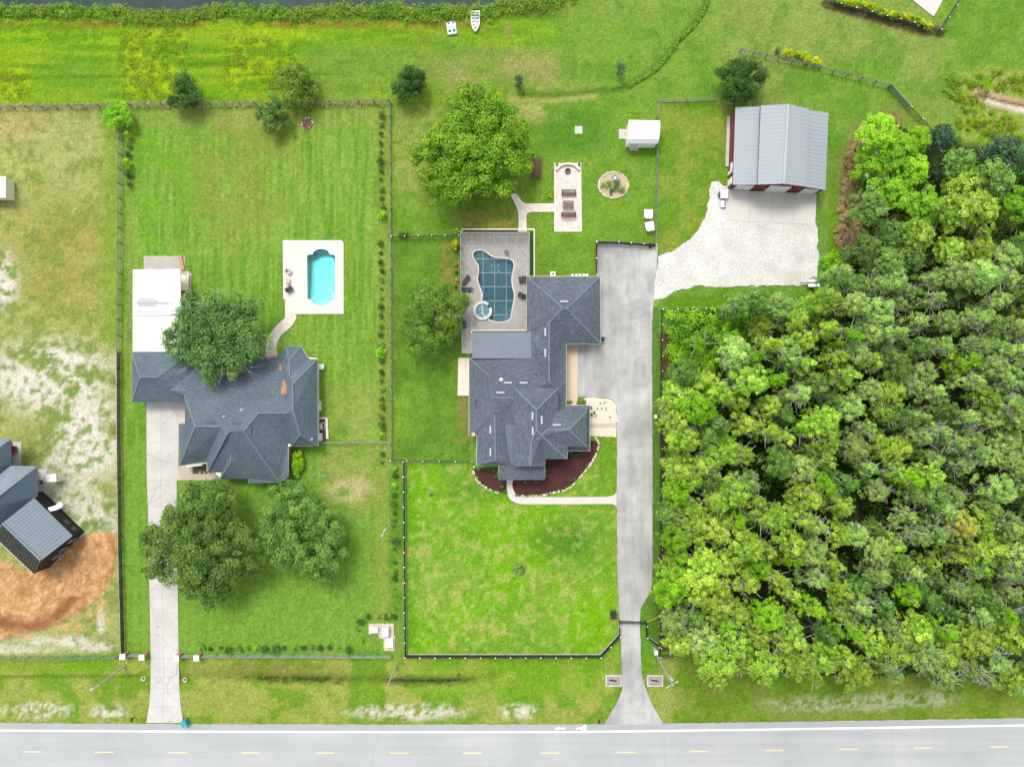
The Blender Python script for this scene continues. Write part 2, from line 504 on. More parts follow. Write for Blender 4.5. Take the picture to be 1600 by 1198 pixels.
FOREST = [(1052, 486), (1100, 490), (1170, 470), (1255, 478), (1290, 455), (1312, 420), (1330, 380), (1352, 345), (1350, 280), (1356, 225), (1392, 190),
          (1440, 215), (1500, 215), (1560, 235), (1640, 240), (1640, 1075), (1450, 1052), (1330, 1055), (1220, 1050), (1100, 1048), (1088, 1022),
          (1048, 1000), (1044, 900), (1048, 800), (1046, 600)]
CANAL = [(-60, -60), (-60, 9), (20, 10), (60, 13), (110, 9), (150, 13), (205, 14), (245, 22), (290, 23), (310, 14), (350, 9), (420, 12), (470, 16), (520, 10),
         (570, 10), (620, 9), (660, 13), (710, 11), (760, 9), (800, 4), (860, -3), (930, -30), (1000, -60)]
DIRT = [(-30, 872), (5, 878), (40, 892), (72, 880), (110, 850), (150, 832), (182, 835), (181, 870), (172, 902), (150, 935), (122, 958), (85, 975), (40, 988), (-30, 992)]
POOL_L_HOLE = [(470, 385), (530, 385), (530, 482), (470, 482)]
POOL_C_HOLE = [(732, 382), (812, 382), (812, 508), (732, 508)]
DITCH = [(280, 1056), (360, 1059), (440, 1061), (540, 1062), (620, 1064), (700, 1064), (770, 1060)]

def ground():
    xi = np.arange(-93, 93.01, 0.36); yi = np.arange(-70.5, 70.51, 0.36)
    ext = np.array([100, 125, 180, 300, 600, 1200])
    xs = np.concatenate([-ext[::-1], xi, ext]); ys = np.concatenate([-ext[::-1], yi, ext])
    WX, WY = np.meshgrid(xs, ys)
    X = WX / S + 800; Y = 599 - WY / S
    sh = X.shape
    n_lo = fbm(X, Y, 120, 1); n_mid = fbm(X, Y, 30, 2); n_hi = fbm(X, Y, 9, 3); n_fi = fbm(X, Y, 4, 4, 3, 0.7)
    C = np.zeros(sh + (3,)); C[:] = A(118, 160, 58)
    def blend(m, col):
        nonlocal C
        m = np.clip(m, 0, 1)[..., None]
        C = C * (1 - m) + np.array(A(*col)) * m
    def patch(m, nz, thr=0.5, w=0.12):
        return m * sstep(nz, thr - w, thr + w)
    one = np.ones(sh)
    # general lawn variety
    blend(patch(one, n_mid, 0.56, 0.16) * 0.5, (146, 168, 84))
    blend(patch(one, 1 - n_mid, 0.56, 0.14) * 0.5, (88, 146, 36))
    # field behind the lots
    back = rect(X, Y, -200, 15, 2000, 160, 6) * (1 - sstep(X + 60 * (n_mid - .5), 790, 930))
    streak = fbm(X * 0.12, Y, 9, 9)
    blend(back, (124, 166, 34))
    blend(back * sstep(streak, 0.5, 0.62) * 0.6, (150, 178, 42))
    blend(back * sstep(1 - streak, 0.52, 0.66) * 0.6, (98, 146, 26))
    for (x0, y0, x1, y1, k) in ((190, 48, 288, 152, .95), (-40, 105, 46, 156, .85), (352, 60, 460, 138, .7), (395, 30, 480, 60, .6), (560, 115, 640, 152, .45), (0, 45, 180, 70, .4)):
        blend(rect(X, Y, x0, y0, x1, y1, 5) * k * sstep(0.6 * streak + 0.5 * n_hi, 0.42, 0.6), (156, 190, 26))
    blend(rect(X, Y, 60, 95, 200, 152, 18) * 0.5, (112, 156, 48))
    blend(rect(X, Y, 480, 70, 850, 155, 20) * 0.75, (122, 154, 62))
    blend(patch(ell(X, Y, 820, 118, 150, 42), n_mid, 0.42, 0.2) * .8, (164, 158, 98))
    blend(patch(rect(X, Y, -50, 33, 470, 44, 4), n_mid, 0.5) * .75, (138, 116, 44))
    blend(patch(rect(X, Y, 400, 28, 760, 44, 5), n_hi, 0.45) * .75, (142, 112, 52))
    blend(patch(rect(X, Y, 590, 32, 800, 60, 6), n_mid, 0.5) * .7, (160, 150, 90))
    for yy, k in ((119, .55), (104, .3), (100, .3), (83, .25)):
        blend(np.exp(-((Y - yy + (X - 250) * 0.012) / 1.2) ** 2) * rect(X, Y, 40, 60, 560, 140, 30) * k, (66, 104, 20))
    # bank of the canal
    bank = 1 - sstep(Y, 24, 36)
    bank = bank * (1 - sstep(X + .9 * Y, 880, 950))
    blend(bank, (98, 146, 40))
    blend(patch(bank, n_hi, 0.5) * .7, (58, 100, 34))
    blend(patch(rect(X, Y, 740, -20, 900, 22, 6), n_mid, .45) * .6, (120, 104, 44))
    # field on the far side of the drain
    far = sstep(X, 850, 900) * (1 - sstep(Y, 190, 215))
    blend(far * 0.8, (122, 160, 56))
    blend(patch(far, n_lo, 0.5, 0.15) * 0.7, (146, 164, 84))
    blend(patch(far, 1 - n_mid, 0.56) * .5, (96, 144, 44))
    blend(np.exp(-(pdist(X, Y, [(960, 140), (985, 134), (1020, 112), (1040, 92), (1060, 64), (1080, 45), (1100, 18), (1112, -20)]) / 4) ** 2) * (.45 + .55 * sstep(n_hi, .35, .6)), (72, 98, 36))
    blend(np.exp(-(pdist(X, Y, [(820, 147), (880, 148), (960, 140)]) / 5) ** 2) * .8, (84, 124, 34))
    blend(np.exp(-(pdist(X, Y, [(800, 156), (860, 158), (930, 150)]) / 4) ** 2) * .7, (186, 176, 110))
    # lot on the left edge: dry grass, sand, orange fill
    lot = rect(X, Y, -300, 168, 186, 1022, 3)
    blend(lot, (142, 158, 78))
    blend(patch(lot, n_mid * .5 + n_hi * .5, 0.46, 0.12) * 0.85, (178, 180, 108))
    blend(patch(lot * ell(X, Y, 95, 400, 100, 105), n_hi, 0.44) * .6, (160, 150, 70))
    blend(patch(lot * ell(X, Y, 30, 185, 60, 40), n_hi, 0.44) * .6, (190, 172, 108))
    blend(lot * sstep(X, 142, 175) * (1 - sstep(Y, 520, 560)) * .8, (128, 164, 52))
    sandy = np.maximum.reduce([ell(X, Y, 80, 590, 105, 62), ell(X, Y, 135, 680, 60, 80), ell(X, Y, -5, 440, 35, 50), ell(X, Y, 105, 740, 50, 90) * .7, ell(X, Y, 140, 820, 50, 60) * .8])
    blend(lot * sandy * sstep(n_mid * .55 + n_hi * .45, 0.34, 0.56) * .95, (226, 220, 204))
    blend(lot * sandy * sstep(1 - n_hi, 0.54, 0.64) * .75, (132, 158, 80))
    wsp = np.maximum.reduce([ell(X, Y, 64, 1001, 24, 7), ell(X, Y, 108, 1002, 16, 10), ell(X, Y, 131, 1000, 9, 9), ell(X, Y, 148, 1011, 30, 8), ell(X, Y, 20, 1015, 40, 8) * .7, ell(X, Y, 158, 972, 8, 26) * .8])
    blend(lot * wsp * sstep(n_hi * .6 + n_fi * .4, .3, .5) * .85, (224, 220, 204))
    blend(lot * ell(X, Y, 60, 1010, 80, 24) * .3, (214, 210, 190))
    din = inpoly(X, Y, catmull(DIRT, 6)).astype(float)
    ring = np.hypot(X - 40, (Y - 900) * 1.05)
    dm = np.clip(din * 1.0 + (ell(X, Y, 60, 915, 140, 85, 0.15) * sstep(n_hi, .5, .6)) * .45, 0, 1)
    blend(dm, (212, 164, 112))
    arcs = 0.5 + 0.5 * np.sin(ring / 1.9 + 5 * n_mid)
    ang = np.arctan2(Y - 900, X - 40); trk = fbm(ring, ang * 9, 2.6, 31, 3, .6)
    blend(dm * sstep(trk, .5, .7) * .55, (236, 196, 146))
    blend(dm * sstep(1 - trk, .54, .72) * .45, (184, 126, 80))
    blend(dm * arcs * sstep(n_mid, .3, .6) * .3, (236, 198, 150))
    blend(dm * sstep(1 - n_hi, .48, .62) * .4, (182, 122, 72))
    blend(din * (np.exp(-((ring - 82) / 10) ** 2)) * (Y > 930) * .8, (142, 88, 54))
    # fenced lawn with mowing stripes
    yard = rect(X, Y, 196, 166, 608, 1018, 3)
    mow = 0.5 + 0.5 * np.sin(X * 2 * math.pi / 13.0)
    mowf = fbm(X, Y * 0.05, 3.2, 21, 2)
    blend(yard, (122, 164, 58))
    blend(yard * mow * 0.35, (140, 174, 74))
    blend(yard * sstep(mowf, .45, .7) * 0.6 * (Y < 700), (148, 178, 78))
    blend(yard * sstep(1 - mowf, .5, .7) * 0.5 * (Y < 700), (92, 148, 34))
    blend(patch(yard * ell(X, Y, 350, 270, 130, 120), n_mid, .42, .2) * .65, (144, 156, 70))
    blend(patch(yard * rect(X, Y, 190, 166, 610, 200, 10), n_mid, .42, .2) * .6, (158, 164, 88))
    blend(patch(yard * ell(X, Y, 250, 290, 60, 130), n_mid, .45) * .6, (112, 172, 40))
    blend(patch(yard * ell(X, Y, 560, 700, 70, 110), n_mid, .46) * .7, (160, 166, 92))
    blend(patch(yard * ell(X, Y, 545, 765, 40, 22), n_hi, .42) * .8, (196, 184, 132))
    blend(yard * rect(X, Y, 398, 520, 600, 690, 20) * .3, (136, 172, 66))
    blend(yard * rect(X, Y, 588, 166, 610, 1000, 4) * .5, (150, 160, 72))
    blend(yard * rect(X, Y, 192, 195, 208, 560, 3) * .4, (146, 150, 84))
    # lush strips round the house in the middle
    side = rect(X, Y, 614, 372, 735, 716, 3)
    blend(side, (112, 152, 52)); blend(side * sstep(n_lo, .4, .6) * rect(X, Y, 614, 372, 680, 716, 20) * .8, (128, 170, 52))
    blend(patch(side, n_mid, .56) * .6, (86, 130, 40))
    blend(patch(rect(X, Y, 690, 375, 722, 470, 5), n_hi, .42) * .8, (150, 136, 74))
    blend(patch(rect(X, Y, 715, 560, 735, 690, 4), n_hi, .45) * .8, (152, 136, 80))
    park = rect(X, Y, 614, 162, 1026, 372, 4)
    blend(park * .9, (114, 156, 48))
    blend(patch(park, n_mid, .52, .15) * .7, (132, 166, 66))
    blend(patch(park * ell(X, Y, 650, 230, 60, 80), n_hi, .42) * .7, (160, 168, 88))
    blend(patch(park * ell(X, Y, 830, 172, 60, 26), n_mid, .4) * .8, (176, 176, 104))
    blend(park * ell(X, Y, 900, 205, 60, 40) * .7, (80, 136, 38))
    blend(patch(park * ell(X, Y, 770, 345, 60, 22), n_hi, .38) * .8, (158, 146, 78))
    lush = rect(X, Y, 836, 300, 1024, 430, 6)
    blend(lush * .85, (122, 162, 54)); blend(patch(lush, n_mid, .54) * .55, (92, 140, 40)); blend(patch(lush, 1 - n_hi, .58) * .35, (134, 168, 64))
    pad = rect(X, Y, 1032, 160, 1140, 395, 4)
    blend(pad * .8, (112, 154, 42)); blend(patch(pad, n_mid, .5, .14) * .6, (152, 162, 70))
    # front lawn
    front = rect(X, Y, 636, 724, 966, 1024, 3)
    blend(front, (120, 170, 44))
    blend(patch(front, n_mid, .52, .16) * .45, (150, 176, 76))
    blend(front * patch(one, n_lo, .5, .1) * .6, (128, 184, 20))
    blend(front * ell(X, Y, 880, 845, 60, 36, .8) * .7, (86, 136, 40))
    blend(front * ell(X, Y, 745, 765, 60, 24, .8) * .5, (92, 140, 44))
    blend(front * ell(X, Y, 920, 955, 50, 40, .8) * .6, (128, 186, 18))
    blend(front * patch(rect(X, Y, 636, 724, 654, 1024, 4), one, .4) * .5, (98, 172, 24))
    blend(patch(front, n_hi, .6, .07) * .4, (196, 186, 118))
    blend(rect(X, Y, 934, 684, 964, 772, 3) * .9, (120, 164, 46))
    blend(rect(X, Y, 1019, 480, 1032, 1010, 2), (98, 142, 52))
    blend(rect(X, Y, 1031, 520, 1046, 1016, 2) * .95, (96, 74, 50))
    # road verge
    verge = sstep(Y, 1026, 1032)
    blend(verge, (136, 164, 62))
    blend(patch(verge, n_mid, .5, .14) * .7, (168, 172, 88))
    blend(patch(verge, 1 - n_mid, .54, .1) * .6, (104, 152, 30))
    blend(verge * rect(X, Y, -50, 1030, 190, 1050, 5) * .6, (122, 168, 24))
    blend(verge * rect(X, Y, 640, 1030, 945, 1090, 8) * .5, (122, 172, 34))
    for (cx, rx, cy) in ((640, 95, 1112), (60, 60, 1110), (810, 30, 1112), (170, 30, 1112), (1270, 85, 1100), (1350, 60, 1098), (1430, 75, 1092)):
        blend(patch(verge * ell(X, Y, cx, cy, rx, 14, .5), n_hi * .6 + n_fi * .4, .48, .08) * .75, (222, 216, 200))
    blend(verge * sstep(X, 1045, 1075) * .55, (104, 138, 34))
    dd = pdist(X, Y, DITCH)
    dk_ = 0.25 + .75 * np.maximum(ell(X, Y, 460, 1062, 90, 30, .6), ell(X, Y, 665, 1064, 75, 30, .6))
    blend(verge * (1 - sstep(dd, 3, 12)) * .6 * dk_, (92, 100, 34))
    blend(verge * (1 - sstep(dd, .5, 5)) * .85 * dk_ * sstep(n_hi, .25, .5), (52, 50, 26))
    blend(patch(verge * ell(X, Y, 420, 1046, 120, 12), n_hi, .4) * .6, (138, 122, 66))
    blend(np.exp(-((Y - 1056.5) / 2.5) ** 2) * rect(X, Y, -50, 1040, 225, 1075, 10) * .6, (92, 108, 28))
    # wood and rough ground at its edge
    fm = inpoly(X, Y, FOREST).astype(float)
    blend(fm, (46, 50, 26)); blend(patch(fm, n_hi, .5) * .7, (52, 78, 28))
    ebr = np.exp(-(pdist(X, Y, [(1395, 186), (1350, 205), (1330, 250), (1322, 310), (1322, 380)]) / 15) ** 2)
    blend(ebr * .95, (160, 130, 92)); blend(patch(ebr, n_hi, .52) * .7, (112, 96, 54))
    blend(rect(X, Y, 1296, 290, 1312, 470, 4) * .8, (112, 156, 30))
    blend(rect(X, Y, 1034, 462, 1275, 482, 4) * .9, (104, 148, 36))
    tr = sstep(X, 1485, 1520) * rect(X, Y, 1480, 108, 1900, 225, 10)
    blend(tr * .9, (126, 170, 26)); blend(patch(tr, n_hi, .5) * .6, (180, 170, 110))
    sc_ = np.exp(-(pdist(X, Y, [(1530, 148), (1570, 160), (1640, 176)]) / 13) ** 2)
    blend(sstep(sc_, .35, .6) * .95, (196, 172, 136)); blend(np.exp(-(pdist(X, Y, [(1545, 158), (1580, 168), (1640, 182)]) / 4) ** 2) * .9, (232, 226, 212))
    blend(np.exp(-(pdist(X, Y, [(1528, 146), (1560, 157), (1600, 165)]) / 2.0) ** 2) * .9, (92, 70, 46))
    blend(patch(rect(X, Y, 1285, 0, 1475, 56, 3) * (np.abs((Y - 2) - (X - 1290) * .285) < 12), one, .4) * .85, (112, 94, 66))
    # fine speckle of blades and soil
    C *= (0.74 + 0.52 * n_fi)[..., None] * (0.86 + 0.28 * n_hi)[..., None]
    lum = C.mean(-1, keepdims=True)
    C = np.clip(lum + (C - lum) * 1.02, 0.004, .8) * np.array([1.06, 1.06, 1.06])
    # relief
    Z = (n_mid - .5) * 0.10
    Z = np.where(inpoly(X, Y, CANAL), -1.3, Z)
    Z = Z - 0.35 * np.exp(-(dd / 9.0) ** 2)
    Z = Z - 0.25 * np.exp(-(pdist(X, Y, [(985, 134), (1020, 112), (1040, 92), (1060, 64), (1080, 45), (1100, 18), (1112, -20)]) / 5) ** 2)
    Z = Z + din * (n_mid * .4 + .05 * trk)
    hard = (np.abs(X - 800) > 880) | (Y > 1125)
    Z = np.where(hard, -0.02, Z) - 0.06
    Z = np.where(Y > 1127, -0.12, Z)
    ny, nx = sh
    idx = np.arange(nx * ny).reshape(sh)
    q = np.stack([idx[:-1, :-1], idx[:-1, 1:], idx[1:, 1:], idx[1:, :-1]], -1).reshape(-1, 4)
    keep = np.ones(len(q), bool)
    cx = (X[:-1, :-1] + 1.7).reshape(-1); cy = (Y[:-1, :-1] - 1.7).reshape(-1)
    for hole in (POOL_L_HOLE, POOL_C_HOLE):
        keep &= ~inpoly(cx, cy, hole)
    q = q[keep]
    me = bpy.data.meshes.new('ground')
    me.vertices.add(nx * ny)
    me.vertices.foreach_set('co', np.stack([WX, WY, Z], -1).astype(np.float32).ravel())
    me.loops.add(len(q) * 4); me.polygons.add(len(q))
    me.loops.foreach_set('vertex_index', q.ravel().astype(np.int32))
    me.polygons.foreach_set('loop_start', np.arange(0, len(q) * 4, 4, dtype=np.int32))
    me.polygons.foreach_set('loop_total', np.full(len(q), 4, dtype=np.int32))
    me.update(calc_edges=True)
    at = me.attributes.new('turf', 'FLOAT_COLOR', 'POINT')
    at.data.foreach_set('color', np.concatenate([C, np.ones(sh + (1,))], -1).astype(np.float32).ravel())
    m, nt, b, L = _nodes('turf')
    N = nt.nodes
    a = N.new('ShaderNodeAttribute'); a.attribute_name = 'turf'
    g = N.new('ShaderNodeNewGeometry')
    def noise(sc, det):
        n = N.new('ShaderNodeTexNoise'); n.inputs['Scale'].default_value = sc; n.inputs['Detail'].default_value = det
        n.inputs['Roughness'].default_value = .7
        L.new(g.outputs['Position'], n.inputs['Vector']); return n
    n1 = noise(2.3, 4); n2 = noise(7.0, 3)
    r1 = N.new('ShaderNodeMapRange'); r1.inputs['From Min'].default_value = .3; r1.inputs['From Max'].default_value = .7
    r1.inputs['To Min'].default_value = .74; r1.inputs['To Max'].default_value = 1.26; L.new(n1.outputs['Fac'], r1.inputs['Value'])
    r2 = N.new('ShaderNodeMapRange'); r2.inputs['From Min'].default_value = .3; r2.inputs['From Max'].default_value = .7
    r2.inputs['To Min'].default_value = .72; r2.inputs['To Max'].default_value = 1.28; L.new(n2.outputs['Fac'], r2.inputs['Value'])
    mm = N.new('ShaderNodeMath'); mm.operation = 'MULTIPLY'; L.new(r1.outputs[0], mm.inputs[0]); L.new(r2.outputs[0], mm.inputs[1])
    v = N.new('ShaderNodeVectorMath'); v.operation = 'SCALE'; L.new(a.outputs['Color'], v.inputs[0]); L.new(mm.outputs[0], v.inputs['Scale'])
    L.new(v.outputs[0], b.inputs['Base Color'])
    b.inputs['Roughness'].default_value = 0.95; b.inputs['Specular IOR Level'].default_value = 0.1
    bp = N.new('ShaderNodeBump'); bp.inputs['Distance'].default_value = 0.10; bp.inputs['Strength'].default_value = .8
    L.new(n1.outputs['Fac'], bp.inputs['Height']); L.new(bp.outputs[0], b.inputs['Normal'])
    me.materials.append(m); me.shade_smooth()
    o = bpy.data.objects.new('ground', me); COL.objects.link(o)
    tag(o, kind='structure')
    return o
ground()

def sheet(name, px, top, material, z0=-0.25, kind='structure', parent=None, label=None, cat=None):
    o = MB().prism(polyP(px), z0, top).build(name, material, parent, loc=None if parent else (*[sum(c) / len(px) for c in zip(*polyP(px))], 0))
    if parent is None: tag(o, label, cat, kind=kind)
    return o

# canal water and the wet ditch
M_canal = mat('canal_water', (0.022, 0.040, 0.034), 0.55, 0.3, 0.15, 0.2, 1.2, spec=0.12)
sheet('canal_water', [(-3000, -900), (-3000, 26), (700, 26), (860, 8), (960, -60), (1300, -300), (1300, -900)], -0.42, M_canal, z0=-0.7)
sheet('ditch_water', [(615, 1062), (660, 1063), (720, 1062), (720, 1065.5), (660, 1066.5), (615, 1065.5)], -0.37, M_canal, z0=-0.6)

# ------------------------------------------------------------------ road
def road_dy(x):
    xs = [-3000, 0, 300, 600, 900, 1200, 1600, 4600]; v = [0, 0, 1.6, 2.3, 2.2, -1.6, -8, -60]
    return float(np.interp(x, xs, v))
RX = [-3000, -600] + list(range(-100, 1701, 50)) + [2200, 4600]
RXF = [-3000, -600] + list(range(-100, 1701, 5)) + [2200, 4600]
def band(y0, y1, x_list=RX, jit=0.0):
    r_ = random.Random(int(y0 * 10))
    return [(x, y0 + road_dy(x) + (r_.uniform(-1, 1) * jit)) for x in x_list] + [(x, y1 + road_dy(x)) for x in reversed(x_list)]
road = sheet('road', band(1129.4, 1240, RXF, .55), 0.0, M_road, z0=-.3)
def road_part(name, px, m, z=0.006, h=0.004):
    return MB().prism(polyP(px), z - h, z).build(name, m, road)
road_part('edge_line', band(1139.4, 1141.9), M_line)
M_shoulder = mat('asphalt_shoulder', (0.27, 0.278, 0.28), 0.9, 0.08, 0.3, 0.09, 6)
road_part('shoulder', band(1130.4, 1139.0), M_shoulder, 0.005, 0.003)
for x in (50, 162.5, 278, 392, 508, 624, 738, 859, 978.5, 1092.5, 1209, 1326, 1443, 1561):
    y = 1173.6 + road_dy(x)
    road_part('lane_dash', [(x - 14.6, y - .9), (x + 14.6, y - .9 + (road_dy(x + 14) - road_dy(x))), (x + 14.6, y + .9 + (road_dy(x + 14) - road_dy(x))), (x - 14.6, y + .9)], M_yline)
# cracks across the lanes
M_seal = mat('crack_sealant', (0.25, 0.258, 0.256), 0.9)
for pts in ([(593, 1131), (590, 1145), (587, 1160), (582, 1185), (580, 1205)], [(165, 1131), (164, 1150), (166, 1170), (166, 1205)], [(1040, 1131), (1037, 1160), (1039, 1205)], [(1392, 1126), (1394, 1160), (1390, 1205)]):
    road_part('sealed_crack', [(x - .35, y) for x, y in pts] + [(x + .35, y) for x, y in reversed(pts)], M_seal, 0.0045, 0.003)
# bike-lane arrow and rider painted on the shoulder
my = 1137.4
road_part('painted_arrow', [(866.8, my), (873, my - 2.3), (874.6, my - 1.0), (884, my - 1.1), (884, my + .9), (874.8, my + .9), (873, my + 2.4)], M_line, 0.011)
bk = MB()
def flat_ring(cx, cy, r0, r1, n=14):
    for k in range(n):
        a, c = 2 * math.pi * k / n, 2 * math.pi * (k + 1) / n
        bk.prism(polyP([(cx + r0 * math.cos(a), cy + r0 * math.sin(a)), (cx + r1 * math.cos(a), cy + r1 * math.sin(a)),
                        (cx + r1 * math.cos(c), cy + r1 * math.sin(c)), (cx + r0 * math.cos(c), cy + r0 * math.sin(c))]), 0.007, 0.011)
flat_ring(913.8, my - 3.2, 1.7, 2.9); flat_ring(913.8, my + 3.2, 1.7, 2.9)
bk.prism(polyP([(904, my - .5), (913, my - 3.6), (913.4, my - 2.6), (905.5, my + .1)]), 0.007, 0.012)
bk.prism(polyP([(905, my + .3), (912.6, my + 3.4), (912.2, my + 2.5), (906, my - .3)]), 0.007, 0.013)
bk.prism(polyP([(900, my - .3), (905, my - 1.5), (906, my - .5), (902, my + .6)]), 0.007, 0.0125)
bk.prism(polyP([(908, my - 2.0), (909.2, my - 2.2), (910.2, my + 2.4), (909, my + 2.4)]), 0.007, 0.0115)
for k in range(1):
    pts = [(901.2 + 1.1 * math.cos(t * math.pi / 5), my + .2 + 1.1 * math.sin(t * math.pi / 5)) for t in range(10)]
    bk.prism(polyP(pts), 0.007, 0.0105)
bk.build('painted_bicycle', M_line, road)

# ------------------------------------------------------------------ driveways and paths
ASPH = [(931, 379), (1028, 385), (1026, 420), (1022, 460), (1019.5, 490), (1018.5, 540), (1019.5, 700), (1019.5, 880), (1018.5, 915), (1010, 935), (1001, 951), (1000, 975),
        (1001.5, 1030), (1003, 1055), (1010, 1078), (1021, 1104), (1037.5, 1131.2), (944, 1131.6), (957, 1109), (966, 1093), (972, 1078), (971.5, 1040), (970, 1000), (967.5, 960),
        (966, 920), (964.5, 880), (964, 780), (964, 700), (963.5, 640), (961, 628), (955, 623), (945, 621), (903, 620), (902, 537), (936, 537), (936, 432), (931.5, 432)]
drive = sheet('asphalt_driveway', rough(ASPH, 6, .5, 3), 0.018, M_asph)
for px, m, z in (([(963.5, 955), (968, 955), (972, 1060), (976, 1085), (973, 1085)], None, 0), ):
    pass
M_patch = mat('asphalt_patch', (0.228, 0.226, 0.222), 0.9, 0.15, 0.4, 0.15, 5, tint=(0.31, 0.305, 0.295), tscale=.4)
for px in (catmull(rough([(985, 470), (1016, 462), (1016, 498), (984, 500)], 4, 1.6, 5), 3), catmull(rough([(1000, 512), (1017, 509), (1017, 528), (1004, 530)], 3, 1, 6), 3), catmull(rough([(945, 395), (968, 391), (972, 412), (955, 420), (946, 410)], 3, 1.6, 7), 3),
           catmull(rough([(990, 560), (1010, 556), (1011, 604), (992, 600)], 4, 1.8, 8), 3)):
    MB().prism(polyP(px), 0.012, 0.021).build('worn_patch', M_patch, drive)
for a, b in (((940, 537), (1018, 536)), ((992, 400), (991, 536)), ((946, 1113), (1028, 1115))):
    w = .3
    d = Vector((b[0] - a[0], b[1] - a[1])).normalized(); n = Vector((-d.y, d.x)) * w
    MB().prism(polyP([(a[0] + n.x, a[1] + n.y), (b[0] + n.x, b[1] + n.y), (b[0] - n.x, b[1] - n.y), (a[0] - n.x, a[1] - n.y)]), .012, .024).build('joint_line', M_patch, drive)

GRAV = [(1028, 401), (1040, 396), (1060, 387), (1078, 374), (1092, 357), (1102, 340), (1106, 318), (1108, 298), (1112, 285), (1122, 284), (1137, 291), (1150, 300), (1272, 303), (1275, 350), (1278, 360), (1276, 385),
        (1280, 400), (1277, 420), (1278, 448), (1240, 446), (1200, 446), (1150, 447), (1095, 446), (1065, 452), (1045, 462), (1021, 469), (1023.5, 440)]
sheet('gravel_yard', rough(rough(GRAV, 8, 2.2, 10), 2, .8, 9), 0.03, M_gravel)
apron = sheet('barn_apron', [(1137, 297), (1276, 303), (1273.5, 351), (1136, 345)], 0.05, M_joint)
for i in range(4):
    for j in range(2):
        def q(u, v):
            a = (1137 + 139 * u, 297 + 6 * u); b = (1136 + 137.5 * u, 345 + 6 * u)
            return (a[0] + (b[0] - a[0]) * v, a[1] + (b[1] - a[1]) * v)
        e = .002
        u0, u1, v0, v1 = i / 4 + e, (i + 1) / 4 - e, (0, .5)[j] + e * 2, (.5, 1)[j] - e * 2
        MB().prism(polyP([q(u0, v0), q(u1, v0), q(u1, v1), q(u0, v1)]), 0.02, 0.07).build('concrete_slab', M_apron, apron)

LX = [(628, 229, 290), (661, 229, 290), (662, 229, 279.5), (691, 229, 279.5), (749, 229.5, 279), (751, 229.5, 276.5), (790, 231, 276.5), (830, 232.5, 277), (880, 233, 277.5), (920, 233.5, 278), (958, 234.5, 278.5),
      (992, 235, 279), (1028, 235.5, 279.5), (1058, 235.5, 280), (1075, 235.2, 280.5), (1103, 233, 282.5), (1116, 231, 284.5), (1128.6, 228.5, 287)]
dl = [(l, y) for y, l, r in LX] + [(r, y) for y, l, r in reversed(LX)]
left_drive = sheet('concrete_driveway', dl, 0.02, M_joint)
def lxr(y):
    ys = [a[0] for a in LX]
    return float(np.interp(y, ys, [a[1] for a in LX])), float(np.interp(y, ys, [a[2] for a in LX]))
rows = [628, 661, 691, 720, 749.8, 790, 830, 880, 920, 958, 992, 1028, 1058, 1075, 1103, 1128.6]
for i in range(len(rows) - 1):
    y0, y1 = rows[i] + .25, rows[i + 1] - .25
    ya = y0 + .9 if rows[i] == 661 else y0
    l0, r0 = lxr(ya); l1, r1 = lxr(y1 - .1)
    if rows[i] == 749.8: r0 = 276.5
    cuts = [0, .46, 1]
    if i == 0: cuts = [0, .38, .78, 1]
    for c0, c1 in zip(cuts[:-1], cuts[1:]):
        e = .003
        px = [(l0 + (r0 - l0) * (c0 + e), y0), (l0 + (r0 - l0) * (c1 - e), y0), (l1 + (r1 - l1) * (c1 - e), y1), (l1 + (r1 - l1) * (c0 + e), y1)]
        MB().prism(polyP(px), -.1, 0.045 + 0.004 * ((i * 7 + int(c0 * 10)) % 3)).build('concrete_slab', M_conc, left_drive)
M_tanc = mat('tan_concrete', (0.36, 0.31, 0.25), 0.9, 0.15, .8, .1)
sheet('front_walk', [(280, 727), (301, 727), (301, 740), (345, 740), (345, 750), (277, 750), (277, 735)], 0.038, M_tanc)
# paver paths
sheet('pool_path', catmull([(446.5, 491), (462, 491.5), (461, 501), (452, 513), (441, 522), (434, 533), (431.5, 545), (433, 556.5), (415.5, 556.5), (415.5, 543), (418, 529), (425, 517), (436, 505), (445, 497)], 4), 0.03, M_paver)
M_edge = mat('cream_path_edging', (0.56, 0.52, 0.44), 0.9, 0.08)
fire_edge = sheet('fire_pit_terrace', [(866, 255), (908, 255), (909, 362), (866, 362)], 0.03, M_edge)
MB().prism(polyP([(868.5, 258), (906, 258), (906.5, 359.5), (868.5, 359.5)]), 0.0, 0.04).build('paving', M_paver, fire_edge)
tp = catmull([(799, 304), (807, 303.5), (815, 314), (822, 318.5)], 5, False) + [(866, 318), (866, 331)] + catmull([(830, 331), (823.5, 334), (822.5, 342), (823, 362)], 4, False) + \
     catmull([(810, 362), (810.5, 340), (808, 325), (799, 308)], 4, False)
gp = sheet('garden_path', tp, 0.026, M_edge)
tpi = catmull([(801, 306), (806, 306), (813.5, 317), (821, 320.3)], 5, False) + [(865, 320), (865, 329)] + catmull([(829, 329), (821.6, 332.5), (820.8, 342), (821, 361.5)], 4, False) + \
      catmull([(812, 361.5), (812.3, 340), (809.8, 324), (801, 308)], 4, False)
MB().prism(polyP(tpi), 0.0, 0.034).build('paving', M_paver, gp)
fw = [(790, 745), (804, 745)] + catmull([(804, 765), (806, 772), (814, 775.5), (830, 776)], 4, False) + [(880, 776.5), (948, 776)] + catmull([(954, 775), (959, 773), (963.5, 769)], 3, False) + \
     catmull([(963.5, 791), (958, 787.5), (952, 787)], 3, False) + [(880, 787.5)] + catmull([(815, 787.5), (803, 784), (795, 777), (792, 766)], 4, False)
